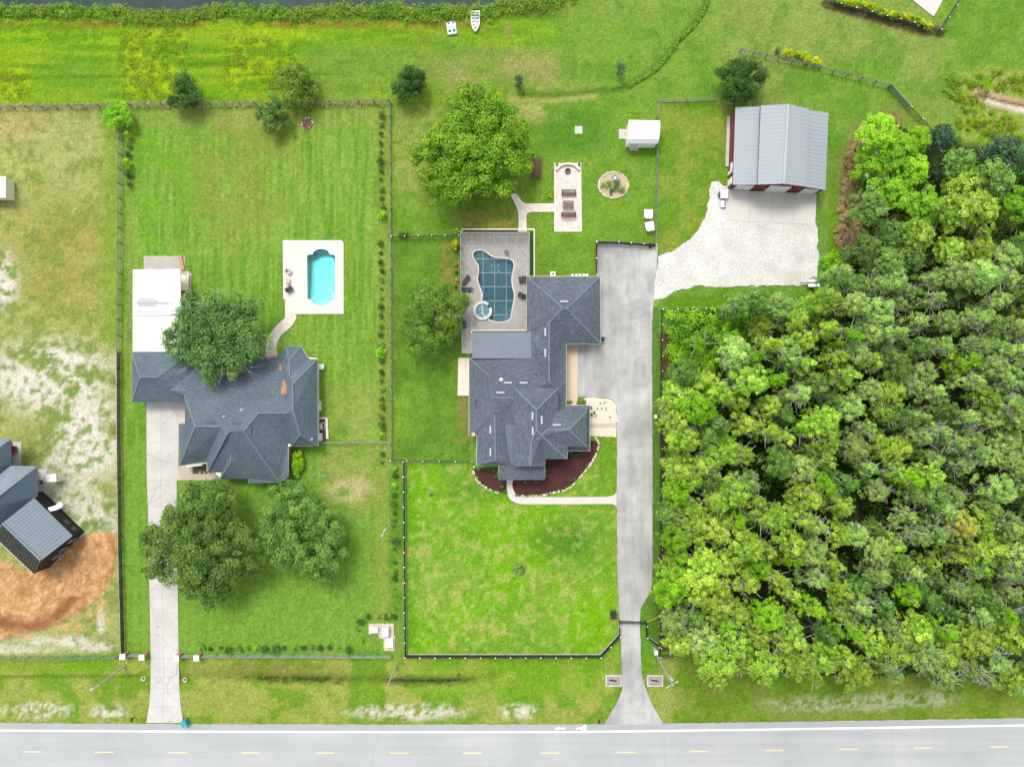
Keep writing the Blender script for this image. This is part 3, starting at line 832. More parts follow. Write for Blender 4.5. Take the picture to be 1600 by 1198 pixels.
sheet('front_path', fw, 0.034, mat('pale_path_concrete', (0.46, 0.43, 0.40), 0.9, 0.06, 0.7, 0.06, 5))
sheet('side_strip', [(884, 536.5), (902.5, 536.5), (902.5, 622), (900, 634), (884, 634)], 0.026, mat('tan_side_strip', (0.50, 0.40, 0.29), 0.9, 0.07, .8, .1))
sheet('stone_bed', rough(catmull([(914, 622), (940, 622), (953, 623.5), (961, 630), (962.5, 642), (962.5, 661), (921, 661), (914, 640)], 4), 3, .5, 4), 0.035, M_wgravel)
sheet('stone_bed', rough([(920, 668), (963, 668), (963, 683), (922, 681)], 3, .5, 5), 0.035, M_wgravel)
sheet('side_walk', [(920, 661.3), (963, 661.3), (963, 667.8), (920, 667.8)], 0.045, mat('dusty_walk', (0.40, 0.34, 0.28), 0.9, .1))
sheet('west_walk', [(716, 559), (733, 559), (733, 618), (715, 618)], 0.03, mat('cream_walk', (0.55, 0.49, 0.40), 0.9, .12, 1.5, .15))
# mulch beds
sheet('mulch_bed', catmull([(741, 731), (760, 732), (784, 734), (791, 746), (790, 768), (776, 767), (757, 759), (746, 748), (741.5, 738)], 4), 0.05, M_mulch)
sheet('mulch_bed', catmull([(804, 748), (850, 747), (853, 716), (886, 712), (900, 704), (918, 698), (928, 688), (934, 694), (932, 706), (920, 724), (905, 744), (893, 756), (876, 764), (856, 770), (830, 772.5), (806, 771)], 5), 0.05, M_mulch)
sheet('grass_strip', [(744, 725), (780, 726), (780, 745), (776, 745), (776, 731), (744, 731)], 0.055, mat('strip_turf', A(92, 160, 30), 0.95, .15, 1, .25, 7))

# ------------------------------------------------------------------ pools
def ring_mesh(outer, inner, z0, z1, name, m, parent=None):
    """slab between two px outlines (outer polygon with one hole), top at z1"""
    bm = bmesh.new()
    O = [bm.verts.new((*p, z1)) for p in polyP(outer)]; I = [bm.verts.new((*p, z1)) for p in polyP(inner)]
    es = [bm.edges.new((O[i], O[(i + 1) % len(O)])) for i in range(len(O))] + [bm.edges.new((I[i], I[(i + 1) % len(I)])) for i in range(len(I))]
    bmesh.ops.triangle_fill(bm, use_beauty=True, edges=es)
    bmesh.ops.recalc_face_normals(bm, faces=bm.faces)
    for f in bm.faces:
        if f.normal.z < 0: f.normal_flip()
    for loop_ in (O, I):
        lo = [bm.verts.new((v.co.x, v.co.y, z0)) for v in loop_]
        for i in range(len(loop_)):
            j = (i + 1) % len(loop_)
            bm.faces.new((loop_[i], loop_[j], lo[j], lo[i]))
    org = ORG[parent.name] if parent else Vector((sum(p[0] for p in polyP(outer)) / len(outer), sum(p[1] for p in polyP(outer)) / len(outer), 0))
    bmesh.ops.translate(bm, verts=bm.verts, vec=-org)
    me = bpy.data.meshes.new(name); bm.to_mesh(me); bm.free(); me.materials.append(m)
    o = bpy.data.objects.new(name, me); COL.objects.link(o)
    if parent: o.parent = parent
    else: o.location = org
    ORG[o.name] = org
    return o

def grow(px, d):
    w = inset(px, -d)
    return w

def pool(label, outline, depth, top, floor_m, water_m, coping_w, deck_z):
    """outline px; depth(px,py) metres"""
    c = P(sum(p[0] for p in outline) / len(outline), sum(p[1] for p in outline) / len(outline))
    root = empty('swimming_pool', (c.x, c.y, 0), label, 'pool')
    w = polyP(outline); n = len(w)
    # basin: walls and a sloping floor
    b = MB()
    for i in range(n):
        j = (i + 1) % n
        di, dj = depth(*outline[i]), depth(*outline[j])
        b.add([(*w[i], deck_z - .02), (*w[j], deck_z - .02), (*w[j], -dj), (*w[i], -di)], [(0, 1, 2, 3)])
    xs = [p[0] for p in outline]; ys = [p[1] for p in outline]
    # floor as strips across the outline
    fl = MB()
    y0, y1 = min(ys), max(ys); m = 26
    for k in range(m):
        ya, yb = y0 + (y1 - y0) * k / m - .2, y0 + (y1 - y0) * (k + 1) / m + .2
        x0, x1 = min(xs) - 3, max(xs) + 3
        fl.add([(*polyP([(x0, ya)])[0], -depth(0, ya)), (*polyP([(x1, ya)])[0], -depth(0, ya)), (*polyP([(x1, yb)])[0], -depth(0, yb)), (*polyP([(x0, yb)])[0], -depth(0, yb))], [(0, 1, 2, 3)])
    b.build('basin_wall', floor_m, root); fl.build('basin_floor', floor_m, root)
    # water body
    wi = inset(w, .02)
    wb = MB()
    nn = len(wi)
    wb.add([(*p, -.10) for p in wi] + [(*p, -depth(*outline[i]) + .03) for i, p in enumerate(wi)],
           [tuple(range(nn)), tuple(range(2 * nn - 1, nn - 1, -1))] + [(i, nn + i, nn + (i + 1) % nn, (i + 1) % nn) for i in range(nn)])
    o = wb.build('water', water_m, root)
    bm = bmesh.new(); bm.from_mesh(o.data); bmesh.ops.triangulate(bm, faces=bm.faces); bmesh.ops.recalc_face_normals(bm, faces=bm.faces); bm.to_mesh(o.data); bm.free()
    ring_mesh(inset(outline, -coping_w), outline, -.15, deck_z + .05, 'coping', M_coping, root)
    return root

def arc(cx, cy, rx, ry, a0, a1, n=10):
    return [(cx + rx * math.cos(math.radians(a0 + (a1 - a0) * k / n)), cy + ry * math.sin(math.radians(a0 + (a1 - a0) * k / n))) for k in range(n + 1)]
PL = [(480, 400), (482, 398)] + [(487, 397.5)] + arc(502, 397.5, 13, 8.5, 180, 360, 10) + [(517, 397.5), (522, 398.5), (524, 400.5), (524, 466), (522.5, 468.5), (517, 469.5)] + arc(502, 469.5, 14, 8.5, 0, 180, 10) + [(484, 468.5), (480.5, 466)]
M_aqua = mat('aqua_pool_plaster', (0.23, 0.50, 0.50), 0.7, 0.05)
M_bluep = mat('blue_pool_plaster', (0.15, 0.27, 0.30), 0.7, 0.08, 1.0, 0.1)
W_aqua = water_mat('clear_aqua_water', (0.02, 0.84, 0.80), 0.5)
W_teal = water_mat('teal_water', (0.08, 0.55, 0.62), 0.62, ripple=2.0)
DECK_L = [(442, 375.5), (534, 375.5), (537, 379), (537, 490.5), (445.5, 491), (445.5, 468), (442.5, 467)]
ring_mesh(DECK_L, inset(PL, -.6), -.25, 0.06, 'pool_deck', M_deckw)
ORG_deckl = bpy.data.objects['pool_deck']; tag(ORG_deckl, kind='structure')
pl = pool('bright turquoise rectangular pool with rounded ends in a white deck', PL, lambda x, y: float(np.interp(y, [388, 392, 397, 425, 462, 470, 478], [.6, .9, 1.7, 1.5, 1.0, .85, .75])), 0, M_aqua, W_aqua, 1.2, .06)

PC = catmull([(739.5, 399), (742, 393.5), (748, 391.5), (755, 392.5), (762, 397), (770, 402), (780, 403.5), (792, 404.5), (800, 408), (802.5, 415), (801, 424), (799, 434), (800, 448), (803, 460), (801.5, 473), (799, 486), (797.5, 496),
              (790, 501.5), (779, 502.8), (769, 500.5), (763, 497.5), (757, 492), (754, 480), (753.5, 468), (754, 458), (750, 447), (747, 437), (748.5, 424), (748, 415), (743, 407)], 3)
DECK_C = [(720, 363), (827.5, 363), (827.5, 519.5), (738, 519.5), (738, 552), (722, 552), (720, 500)]
dk = ring_mesh(DECK_C, inset(PC, -1.5), -.25, 0.07, 'pool_patio', M_deckp)
tag(dk, kind='structure')
pc = pool('free-form dark teal pool under the screened frame', PC, lambda x, y: float(np.interp(y, [391, 400, 410, 470, 503], [.5, .8, 1.1, 1.8, 1.3])), 0, M_bluep, W_teal, 1.9, .07)
# spa ring at the pool's lower end
sc = P(754, 485.5)
spa = empty('spa', (sc.x, sc.y, 0), 'round raised spa with white rim at the edge of the teal pool', 'spa')
rim = MB()
for k in range(30):
    a0, a1 = math.radians(-28 + 334 * k / 30), math.radians(-28 + 334 * (k + 1) / 30)
    r0, r1 = 10.6 * S, 14.8 * S
    p = lambda r, a: (sc.x + r * math.cos(a), sc.y + r * math.sin(a))
    rim.prism([p(r0, a0 + 1.3), p(r1, a0 + 1.3), p(r1, a1 + 1.3), p(r0, a1 + 1.3)], -1.0, 0.42)
rim.build('rim', M_coping, spa)
MB().lathe((sc.x, sc.y, 0), [(0.01, .10), (.9, .10), (1.12, .12), (1.13, .36)], 24).build('basin', M_bluep, spa)
ww = MB().cyl((sc.x, sc.y), 1.09, .13, .34, 24).build('water', W_teal, spa)
for dx, dy in ((-1, 4),):
    MB().lathe((sc.x + dx * S, sc.y - dy * S, 0), [(0.01, .14), (.1, .13), (.13, .11)], 10).build('drain_light', M_white, spa)
for x, y in ((768, 413.5), (778.5, 413.5), (768, 423.5), (779, 422.5)):
    c = P(x, y)
    MB().lathe((c.x, c.y, -1.0), [(0.01, .03), (.14, .02), (.16, -.25)], 10).build('bubbler', mat('pale_jet', (.55, .7, .68), .5), pc)

# ------------------------------------------------------------------ buildings
def face_uv(me):
    """uv in metres: u along the eave, v up the slope"""
    uv = me.uv_layers.new(name='UVMap')
    for p in me.polygons:
        n = p.normal
        u = Vector((-n.y, n.x, 0))
        if u.length < 1e-4: u = Vector((1, 0, 0))
        u.normalize(); v = n.cross(u)
        for li in p.loop_indices:
            co = me.vertices[me.loops[li].vertex_index].co
            uv.data[li].uv = (co.dot(u), co.dot(v))

def roof_mesh(name, verts, faces, m, parent, thick=0.0):
    """verts: dict key -> (px,py,z) apparent; faces: lists of keys"""
    keys = list(verts); idx = {k: i for i, k in enumerate(keys)}
    mb = MB().add([P(*verts[k]) for k in keys], [[idx[k] for k in f] for f in faces])
    o = mb.build(name, m, parent)
    bm = bmesh.new(); bm.from_mesh(o.data)
    bmesh.ops.triangulate(bm, faces=bm.faces, ngon_method='EAR_CLIP')
    for f in bm.faces:
        f.normal_update()
        if f.normal.z < 0: f.normal_flip()
    bm.to_mesh(o.data); bm.free(); o.data.update()
    face_uv(o.data)
    return o

def tree_of(objs):
    vs = []; fs = []
    for o in objs:
        n = len(vs); org = ORG[o.name]
        vs += [v.co + org for v in o.data.vertices]
        fs += [[i + n for i in p.vertices] for p in o.data.polygons]
    return BVHTree.FromPolygons(vs, fs)

def hit(bvh, px, py):
    """the point of the roof that the photo shows at (px, py)"""
    o = Vector((0, 0, H)); d = (P(px, py, 0) - o).normalized()
    loc, nor, i, t = bvh.ray_cast(o, d)
    if loc is None: return P(px, py, 3.0), Vector((0, 0, 1))
    return loc, (nor if nor.z > 0 else -nor)

def ridge_caps(parent, verts, pairs, m, w=0.30):
    for a, b in pairs:
        va = verts[a] if isinstance(a, str) else a; vb = verts[b] if isinstance(b, str) else b
        A_, B_ = P(*va), P(*vb)
        A_.z += .03; B_.z += .03
        MB().bar(A_, B_, w, 0.07).build('ridge_cap', m, parent)

def window_on(parent, wall_m, p, n, w, h, z, frame_m):
    """window centred at wall point p with outward normal n"""
    t = Vector((-n.y, n.x, 0)); rz = math.atan2(t.y, t.x)
    f = MB()
    c = Vector((p[0], p[1], z)) + n * 0.03
    for dx, dz, sx, sz in ((0, h / 2, w + .12, .09), (0, -h / 2, w + .12, .09), (-w / 2, 0, .09, h - .09), (w / 2, 0, .09, h - .09), (0, 0, .04, h - .1)):
        q = c + t * dx; f.box((q.x, q.y, z + dz), (sx, .10, sz), rz)
    o = f.build('window', frame_m, parent)
    MB().box(tuple(c - n * 0.012), (w - .03, .04, h - .03), rz).build('pane', M_glass, o)
    return o

def walls(parent, poly, z1, wall_m, frame_m, every=3.6, skip=(), doors=(), z0=-0.15):
    """poly: world xy outline of the wall's outer face"""
    a = sum(poly[i][0] * poly[(i + 1) % len(poly)][1] - poly[(i + 1) % len(poly)][0] * poly[i][1] for i in range(len(poly)))
    if a < 0: poly = list(reversed(poly))
    MB().prism(poly, z0, z1).build('wall', wall_m, parent)
    k = 0
    for i in range(len(poly)):
        p0 = Vector((*poly[i], 0)); p1 = Vector((*poly[(i + 1) % len(poly)], 0))
        d = p1 - p0; L_ = d.length
        if L_ < 2.4 or i in skip: continue
        d.normalize(); n = Vector((d.y, -d.x, 0))
        cnt = max(1, int(L_ / every))
        for j in range(cnt):
            t = (j + .5) / cnt * L_
            q = p0 + d * t
            k += 1
            if k in doors:
                rz = math.atan2(d.y, d.x)
                dd = MB().box((q.x + n.x * .03, q.y + n.y * .03, 1.03), (1.0, .1, 2.06), rz).build('door', frame_m, parent)
                MB().box((q.x + n.x * .10 + d.x * .38, q.y + n.y * .10 + d.y * .38, 1.0), (.12, .08, .05), rz).build('handle', M_darkgrey, dd)
            else:
                window_on(parent, wall_m, (q.x, q.y), n, min(1.5, L_ * .4), 1.25, z1 * .54, frame_m)

def soffit(parent, px, z, m, out=0.04, th=0.2):
    """flat closed eave board under a roof outline seen in the photo at height z"""
    w = polyP(px, z)
    MB().prism(inset(w, -out), z - th, z - .012).build('eave_board', m, parent)
    return w

def roof_vent(parent, bvh, px, py, vertical, m, length=1.25):
    loc, nor = hit(bvh, px, py)
    d = Vector((0, 1, 0)) if vertical else Vector((1, 0, 0))
    d = (d - nor * d.dot(nor)).normalized()
    MB().bar(loc + nor * .09 - d * length / 2, loc + nor * .09 + d * length / 2, .26, .16).build('ridge_vent', m, parent)

def pipe_vent(parent, bvh, px, py, m, r=.11, h=.35):
    loc, nor = hit(bvh, px, py)
    MB().cyl((loc.x, loc.y), r, loc.z - .1, loc.z + h, 10).lathe((loc.x, loc.y, loc.z), [(r * 2.2, .02), (r * 1.1, .12)], 10).build('vent_pipe', m, parent)

M_slate = shingle_mat('blue_grey_shingles', (0.090, 0.120, 0.142), 0.14)
M_slate2 = shingle_mat('charcoal_shingles', (0.084, 0.104, 0.124), 0.22)
M_cap = mat('ridge_shingles', (0.115, 0.15, 0.175), 0.85, 0.15, 2, .2)
M_cap2 = mat('ridge_shingles_worn', (0.125, 0.16, 0.185), 0.85, 0.2, 2, .2)
M_stucco = mat('beige_stucco', (0.46, 0.41, 0.33), 0.95, 0.06, 1, .08)
M_stucco2 = mat('tan_stucco', (0.40, 0.31, 0.23), 0.95, 0.06, 1, .08)
M_vent = mat('pale_vent_metal', (0.32, 0.35, 0.37), 0.5, .05)
M_ventd = mat('dark_vent_metal', (0.07, 0.085, 0.095), 0.6, .05)

# --- house beside the turquoise pool
hb = P(390, 650)
house_a = empty('house', (hb.x, hb.y, 0), 'blue-grey hip-roofed house beside the turquoise pool, garage at its end', 'house')
VA = dict(a0=(206, 550, 3), a1=(206, 628, 3), a2=(289, 628, 3), a3=(300, 550, 3), r0=(219, 589, 5.3), r1=(246, 589, 5.3), c0=(267, 609, 4.3), c1=(291, 610, 4.4), c2=(300, 580, 3.4),
          w0=(288.5, 618, 4.2), w1=(289, 662, 2.95), w2=(280, 662, 2.75), w3=(281, 727, 2.75), f0=(305, 666, 6.9), f1=(345, 666, 6.9), s1=(323, 722, 2.75), s2=(323, 716, 3.05), s3=(324, 738, 2.75), g0=(354, 679, 7.35),
          g1=(362, 674, 7.2), h0=(381, 673, 7.1), k0=(404, 645, 6.2), k1=(450, 645, 6.1), e0=(457, 600, 5.9), e1=(458, 640, 6.2), e2=(469, 678, 4.9), v0=(453, 692, 3.0), p0=(455, 697, 2.75), p1=(497, 697, 2.75), p2=(496, 561, 2.75),
          n0=(298, 560, 2.75), n1=(435, 559, 2.75), n2=(447, 612, 4.7), q0=(450, 693, 2.8), q1=(450, 745, 2.75), q2=(436, 753, 2.75), q3=(388, 754, 2.75), q4=(388, 747, 2.78), q5=(345, 738, 2.75),
          b1=(434, 557, 2.78), b2=(447, 541, 2.75), b3=(470, 541, 2.75), b4=(480, 557, 2.78), b0=(452, 563, 4.3), b5=(452.5, 588, 4.9), b6=(484, 560.5, 2.78))
FA = [['a0', 'r0', 'r1', 'a3'], ['a0', 'a1', 'r0'], ['a1', 'a2', 'w0', 'c1', 'c0', 'r1', 'r0'], ['r1', 'c0', 'c2', 'a3'], ['c0', 'c1', 'c2'],
      ['w0', 'w1', 'w2', 'w3', 'f0'], ['f0', 'w3', 's1', 's2', 'f1'], ['f1', 's2', 's3', 'g0'], ['g0', 's3', 'q5', 'q4', 'q3', 'q2', 'h0', 'g1'], ['h0', 'q2', 'q1', 'q0', 'v0', 'k0'],
      ['k0', 'v0', 'p0', 'e2', 'e1', 'k1'], ['e2', 'p0', 'p1'], ['e0', 'e1', 'e2', 'p1', 'p2'], ['n0', 'n1', 'n2', 'k1', 'k0', 'h0', 'g1', 'g0', 'f1', 'f0', 'w0', 'c1', 'c2'],
      ['n1', 'b1', 'b0', 'b5', 'e0', 'e1', 'k1', 'n2'], ['b1', 'b2', 'b0'], ['b2', 'b3', 'b0'], ['b3', 'b4', 'b0'], ['b0', 'b4', 'b6', 'b5'], ['b5', 'b6', 'p2', 'e0']]
roof_a = roof_mesh('roof', VA, FA, M_slate, house_a)
# small front gable over the entry
VJ = dict(j0=(360, 708, 4.9), j1=(361, 721, 4.6), j2=(344, 748, 2.8), j3=(389, 748, 2.8), j4=(346, 737, 2.9), j5=(384, 716, 4.2))
roof_j = roof_mesh('porch_roof', VJ, [['j0', 'j4', 'j2', 'j1'], ['j1', 'j2', 'j3'], ['j0', 'j1', 'j3', 'j5']], M_slate, house_a)
ridge_caps(house_a, VA, [('a0', 'r0'), ('r0', 'r1'), ('a1', 'r0'), ('r1', 'a3'), ('c0', 'c1'), ('w0', 'f0'), ('f0', 'f1'), ('w3', 'f0'), ('g0', 's3'), ('h0', 'q2'), ('k0', 'k1'), ('k0', 'h0'), ('e0', 'e1'), ('e2', 'p1'), ('e0', 'p2'), ('b0', 'b2'), ('b0', 'b3'), ('b0', 'b5'), ('e1', 'e2'), ('e2', 'p0')], M_cap, .2)
ridge_caps(house_a, VJ, [('j0', 'j1'), ('j1', 'j2')], M_cap, .18)
bvh_a = tree_of([roof_a, roof_j])
for x, y, v in ((328, 660, 0), (370, 660, 0), (391, 672, 1)): roof_vent(house_a, bvh_a, x, y, v, M_ventd, 1.4)
for x, y in ((377, 641), (350, 651), (487, 686)): pipe_vent(house_a, bvh_a, x, y, M_vent)
M_leaflit = mat('rusty_leaf_litter', (0.30, 0.17, 0.10), 0.95, .3, 3, .3, 9)
for px in ([(436.5, 569), (439, 569), (441, 577), (438.5, 579.5), (435, 577)], [(442, 593), (445, 594), (448, 606), (447, 616), (438.5, 615), (439, 608), (441, 601)]):
    pts = [hit(bvh_a, *q)[0] + Vector((0, 0, .03)) for q in rough(px, 1.4, .5, 3)]
    c = sum(pts, Vector()) / len(pts); c.z += .08
    MB().add(pts + [c], [(i, (i + 1) % len(pts), len(pts)) for i in range(len(pts))]).build('leaf_litter', M_leaflit, house_a)
OA = [[(206, 550), (300, 550), (300, 560), (435, 559), (447, 541), (470, 541), (481, 558), (496, 560), (497, 697), (455, 697), (450.5, 697), (450, 745), (436, 753), (388, 754), (388, 747.5), (345, 747.5), (336, 738), (323.5, 738), (323, 723), (281, 727), (280, 662), (289, 662), (289, 628), (206, 628)]]
for o_ in OA:
    w = soffit(house_a, o_, 2.74, M_cream, .02)
    walls(house_a, inset(w, .45), 2.55, M_stucco2, M_white, doors=(9, 14))
ga = P(248, 628, 2.74)
MB().box((ga.x - 1.6, ga.y + .42, 1.1), (4.8, .1, 2.2)).build('garage_door', M_white, house_a)

# --- house in the middle
hb = P(830, 620)
house_b = empty('house', (hb.x, hb.y, 0), 'large charcoal-shingled house in the middle, next to the screened pool', 'house')
VB = dict(a0=(823, 432, 3), a1=(937.5, 432, 3), a2=(938.5, 537, 3), a3=(884.5, 537, 3), r0=(879.5, 481, 5.6), r1=(886, 482, 5.6), w0=(858, 504, 4.65), w1=(823, 518, 3.0), w2=(858, 597, 4.35), w3=(884.5, 633, 3.0),
          w4=(830, 560, 3.35), w5=(843, 604, 4.05), n0=(733, 560, 3.0), n1=(766, 588, 3.75), n2=(766, 621, 4.3), n3=(806, 621, 4.3), m0=(733, 680, 3.0), m1=(745, 680, 3.0), m2=(745, 727, 3.0), m3=(798, 727, 3.3), m4=(773, 648, 4.3), m5=(774, 720, 4.2),
          m6=(789, 664, 3.75), m7=(804, 664, 3.8), m8=(803, 729, 3.45), w6=(830, 517, 3.2))
FB = [['a0', 'a1', 'r1', 'r0'], ['a1', 'a2', 'r1'], ['r0', 'r1', 'a2', 'a3', 'w0'], ['a0', 'r0', 'w0', 'w2', 'w4', 'w6', 'w1'], ['w0', 'a3', 'w3', 'w2'],
      ['n0', 'w4', 'w2', 'w5', 'n3', 'n2', 'n1'], ['n0', 'n1', 'n2', 'm4', 'm0'], ['m0', 'm4', 'm1'], ['m1', 'm4', 'm5', 'm2'], ['n2', 'n3', 'm7', 'm6', 'm4'], ['m4', 'm6', 'm3', 'm5'], ['m5', 'm3', 'm2'], ['w5', 'w2', 'w3', 'm7', 'n3']]
roof_b = roof_mesh('roof', VB, FB, M_slate2, house_b)
MB().add([P(789, 664, 3.77), P(804, 664, 3.83), P(804, 729, 3.47), P(798, 727.5, 3.32)], [(0, 3, 2, 1)]).build('roof_cricket', mat('grey_membrane', (0.085, 0.11, 0.13), .6, .08), house_b)
ridge_caps(house_b, VB, [('a0', 'r0'), ('a1', 'r1'), ('a2', 'r1'), ('r0', 'w0'), ('r0', 'r1'), ('w0', 'w2'), ('n0', 'n1'), ('n2', 'n3'), ('m4', 'm5')], M_cap, .18)
# raised centre roof
ZT = 4.4
VT = dict(t0=(804, 606, ZT), t1=(872.5, 606, ZT), t2=(872.5, 642.5, ZT), t3=(917, 642.5, ZT), t4=(917, 698, ZT), t5=(887, 698, ZT), t6=(885.5, 717, ZT), t7=(852, 717, ZT), t8=(852, 729, ZT), t9=(803.5, 729, ZT), r0=(838, 640, 6.15), r1=(838, 671, 6.15),
          r2=(846, 680, 6.0), r3=(854, 671.5, 5.9), r4=(889, 671, 5.9), r5=(829, 692, 5.75), r6=(829, 728.5, 5.6))
FT = [['t0', 't1', 'r0'], ['t1', 't2', 'r3', 'r2', 'r1', 'r0'], ['t2', 't3', 'r4', 'r3'], ['t3', 't4', 'r4'], ['t4', 't5', 't6', 'r2', 'r3', 'r4'], ['t0', 'r0', 'r1', 'r5', 'r6', 't9'], ['r1', 'r2', 't6', 't7', 't8', 'r6', 'r5']]
roof_t = roof_mesh('upper_roof', VT, FT, M_slate2, house_b)
ridge_caps(house_b, VT, [('t0', 'r0'), ('t1', 'r0'), ('r0', 'r1'), ('t3', 'r4'), ('t4', 'r4'), ('r3', 'r4'), ('r1', 'r2'), ('r2', 'r3'), ('r2', 't6'), ('r1', 'r5'), ('r5', 'r6')], M_cap2, .18)
ot = [(804, 606), (872.5, 606), (872.5, 642.5), (917, 642.5), (917, 698), (887, 698), (885.5, 717), (852, 717), (852, 729), (803.5, 729)]
wt = soffit(house_b, ot, ZT - .01, M_slate2, .0, .18)
MB().prism(inset(wt, .35), 2.4, ZT - .2).build('wall', M_stucco, house_b)
# lower skirt roofs
VS = dict(s0=(872, 636, 3.75), s1=(884.5, 633, 3.0), s2=(921.5, 633, 3.0), s3=(921.5, 704, 3.0), s4=(887, 704, 3.0), s5=(887, 697, 3.65), s6=(916, 697, 3.65), s7=(916, 643, 3.65), s8=(874, 643, 3.65))
roof_mesh('skirt_roof', VS, [['s0', 's1', 's2', 's7', 's8'], ['s2', 's3', 's6', 's7'], ['s3', 's4', 's5', 's6']], M_slate2, house_b)
VP = dict(p0=(779.5, 726, 3.3), p1=(851, 726, 3.75), p2=(851.5, 749.5, 3.0), p3=(779, 750, 3.0), p4=(798, 726, 3.7), p5=(798, 742, 3.3))
roof_mesh('porch_roof', VP, [['p0', 'p3', 'p5', 'p4'], ['p3', 'p2', 'p5'], ['p4', 'p5', 'p2', 'p1']], M_slate2, house_b)
# low metal patio roof
pr = MB().add([P(738, 518.5, 3.05), P(830.5, 518.5, 3.05), P(830.5, 560, 3.42), P(738, 560, 3.42)], [(0, 3, 2, 1)])
pat = pr.build('patio_roof', mat('slate_pan_metal', (0.11, 0.138, 0.162), .5, .06), house_b)
sm = MB()
for k in range(13):
    y = 519 + k * 3.3
    z = 3.05 + .37 * (y - 518.5) / 41.5
    sm.bar(P(738.3, y, z) + Vector((0, 0, .02)), P(830.2, y, z) + Vector((0, 0, .02)), .04, .05)
sm.build('roof_seam', mat('slate_seam', (0.118, 0.147, 0.172), .5, .06), pat)
MB().bar(P(737.6, 517.8, 3.0), P(824, 517.8, 3.0), .18, .2).build('gutter', M_darkgrey, house_b)
MB().bar(P(738, 516.3, 3.0), P(822, 516.3, 3.0), .10, .12).build('cage_gutter', M_cream, house_b)
for x, y in ((738.6, 519.5), (829, 519.5), (784, 519.5)):
    c = P(x, y); MB().box((c.x, c.y - .1, 1.5), (.2, .2, 3.0)).build('patio_post', M_white, house_b)
bvh_b = tree_of([roof_b, roof_t])
for x, y, v in ((881.5, 471.3, 0), (852.3, 518.5, 1), (852.3, 551, 1), (793.6, 598, 0), (818, 598, 0), (782, 613.2, 0), (832.4, 650, 1), (846, 656, 1), (832.6, 673, 1), (870, 664, 0), (766.6, 671, 1), (766.6, 706, 1)):
    roof_vent(house_b, bvh_b, x, y, v, M_vent)
for x, y in ((838, 546), (832, 551), (838, 551), (845, 551), (838, 584), (743, 626), (743, 636), (877, 700)): pipe_vent(house_b, bvh_b, x, y, M_ventd, .09)
pipe_vent(house_b, bvh_b, 783, 593, M_white, .13)
OB = [(823, 432), (937.5, 432), (938.5, 537), (884.5, 537), (884.5, 633), (921.5, 633), (921.5, 704), (887, 704), (886, 716), (852, 716), (851, 748.5), (779.5, 749.5), (779.5, 727), (745, 727), (745, 680), (733, 680), (733, 560), (823, 560)]
w = soffit(house_b, OB, 2.96, M_cream, .05)
walls(house_b, inset(w, .5), 2.75, M_stucco, M_white, doors=(3, 8))
gx = P(938.5, 485, 3.0)
for dy in (3.0, -2.6):
    MB().box((gx.x - .48, gx.y + dy, 1.15), (.1, 4.2, 2.3)).build('garage_door', M_white, house_b)
cl = P(741, 676, 0)
MB().box((cl.x + .05, cl.y, 1.6), (.55, .55, 3.4)).build('chimney_stack', M_stucco2, house_b)

# --- metal-roofed building helper
def metal_slope(name, q, m, parent, rib_m, n_ribs, th=0.10, rib=0.05):
    """q: four world points eave0, eave1, ridge1, ridge0; ribs run from eave to ridge"""
    e0, e1, r1, r0 = [Vector(p) for p in q]
    nrm = (e1 - e0).cross(r0 - e0).normalized()
    if nrm.z < 0: nrm = -nrm
    lo = [p - nrm * th for p in (e0, e1, r1, r0)]
    o = MB().add([e0, e1, r1, r0] + lo, [(0, 1, 2, 3), (7, 6, 5, 4), (0, 4, 5, 1), (1, 5, 6, 2), (2, 6, 7, 3), (3, 7, 4, 0)]).build(name, m, parent)
    bm = bmesh.new(); bm.from_mesh(o.data); bmesh.ops.recalc_face_normals(bm, faces=bm.faces); bm.to_mesh(o.data); bm.free()
    r = MB()
    for k in range(n_ribs + 1):
        t = k / n_ribs
        r.bar(e0.lerp(e1, t) + nrm * rib * .4, r0.lerp(r1, t) + nrm * rib * .4, .06, rib)
    r.build('roof_seam', rib_m, o)
    return o

M_barnroof = mat('pale_grey_metal_roof', (0.245, 0.275, 0.293), 0.6, 0.03, 0.2, 0.03, spec=.2)
M_barnrib = mat('pale_grey_rib', (0.24, 0.27, 0.288), 0.6, 0.02)
bb = P(1215, 235)
barn = empty('barn', (bb.x, bb.y, 0), 'red barn with pale grey raised-centre metal roof beside the gravel yard', 'barn')
metal_slope('roof_panel', [P(1149, 168, 3.1), P(1145, 288.5, 3.1), P(1183.5, 288.5, 4.1), P(1189, 167, 4.1)], M_barnroof, barn, M_barnrib, 20, .1, .025)
metal_slope('roof_panel', [P(1188.6, 165.5, 4.9), P(1183.8, 288.2, 4.9), P(1224.5, 287, 6.1), P(1231, 163, 6.1)], M_barnroof, barn, M_barnrib, 20, .1, .025)
metal_slope('roof_panel', [P(1260, 291.5, 4.9), P(1263.5, 170, 4.9), P(1231, 163, 6.1), P(1224.5, 287, 6.1)], M_barnroof, barn, M_barnrib, 20, .1, .025)
metal_slope('roof_panel', [P(1290, 297, 3.1), P(1294.5, 176.5, 3.1), P(1257, 171.5, 4.25), P(1254, 291, 4.25)], M_barnroof, barn, M_barnrib, 20, .1, .025)
MB().bar(P(1231, 163, 6.1) + Vector((0, 0, .05)), P(1224.5, 287, 6.1) + Vector((0, 0, .05)), .35, .08).build('ridge_cap', mat('barn_ridge', (0.29, 0.32, 0.34), .5, .02), barn)
bc = [P(1149, 168, 3.1), P(1145, 288.5, 3.1), P(1290, 297, 3.1), P(1294.5, 176.5, 3.1)]
bw = inset([(p.x, p.y) for p in bc], .22)
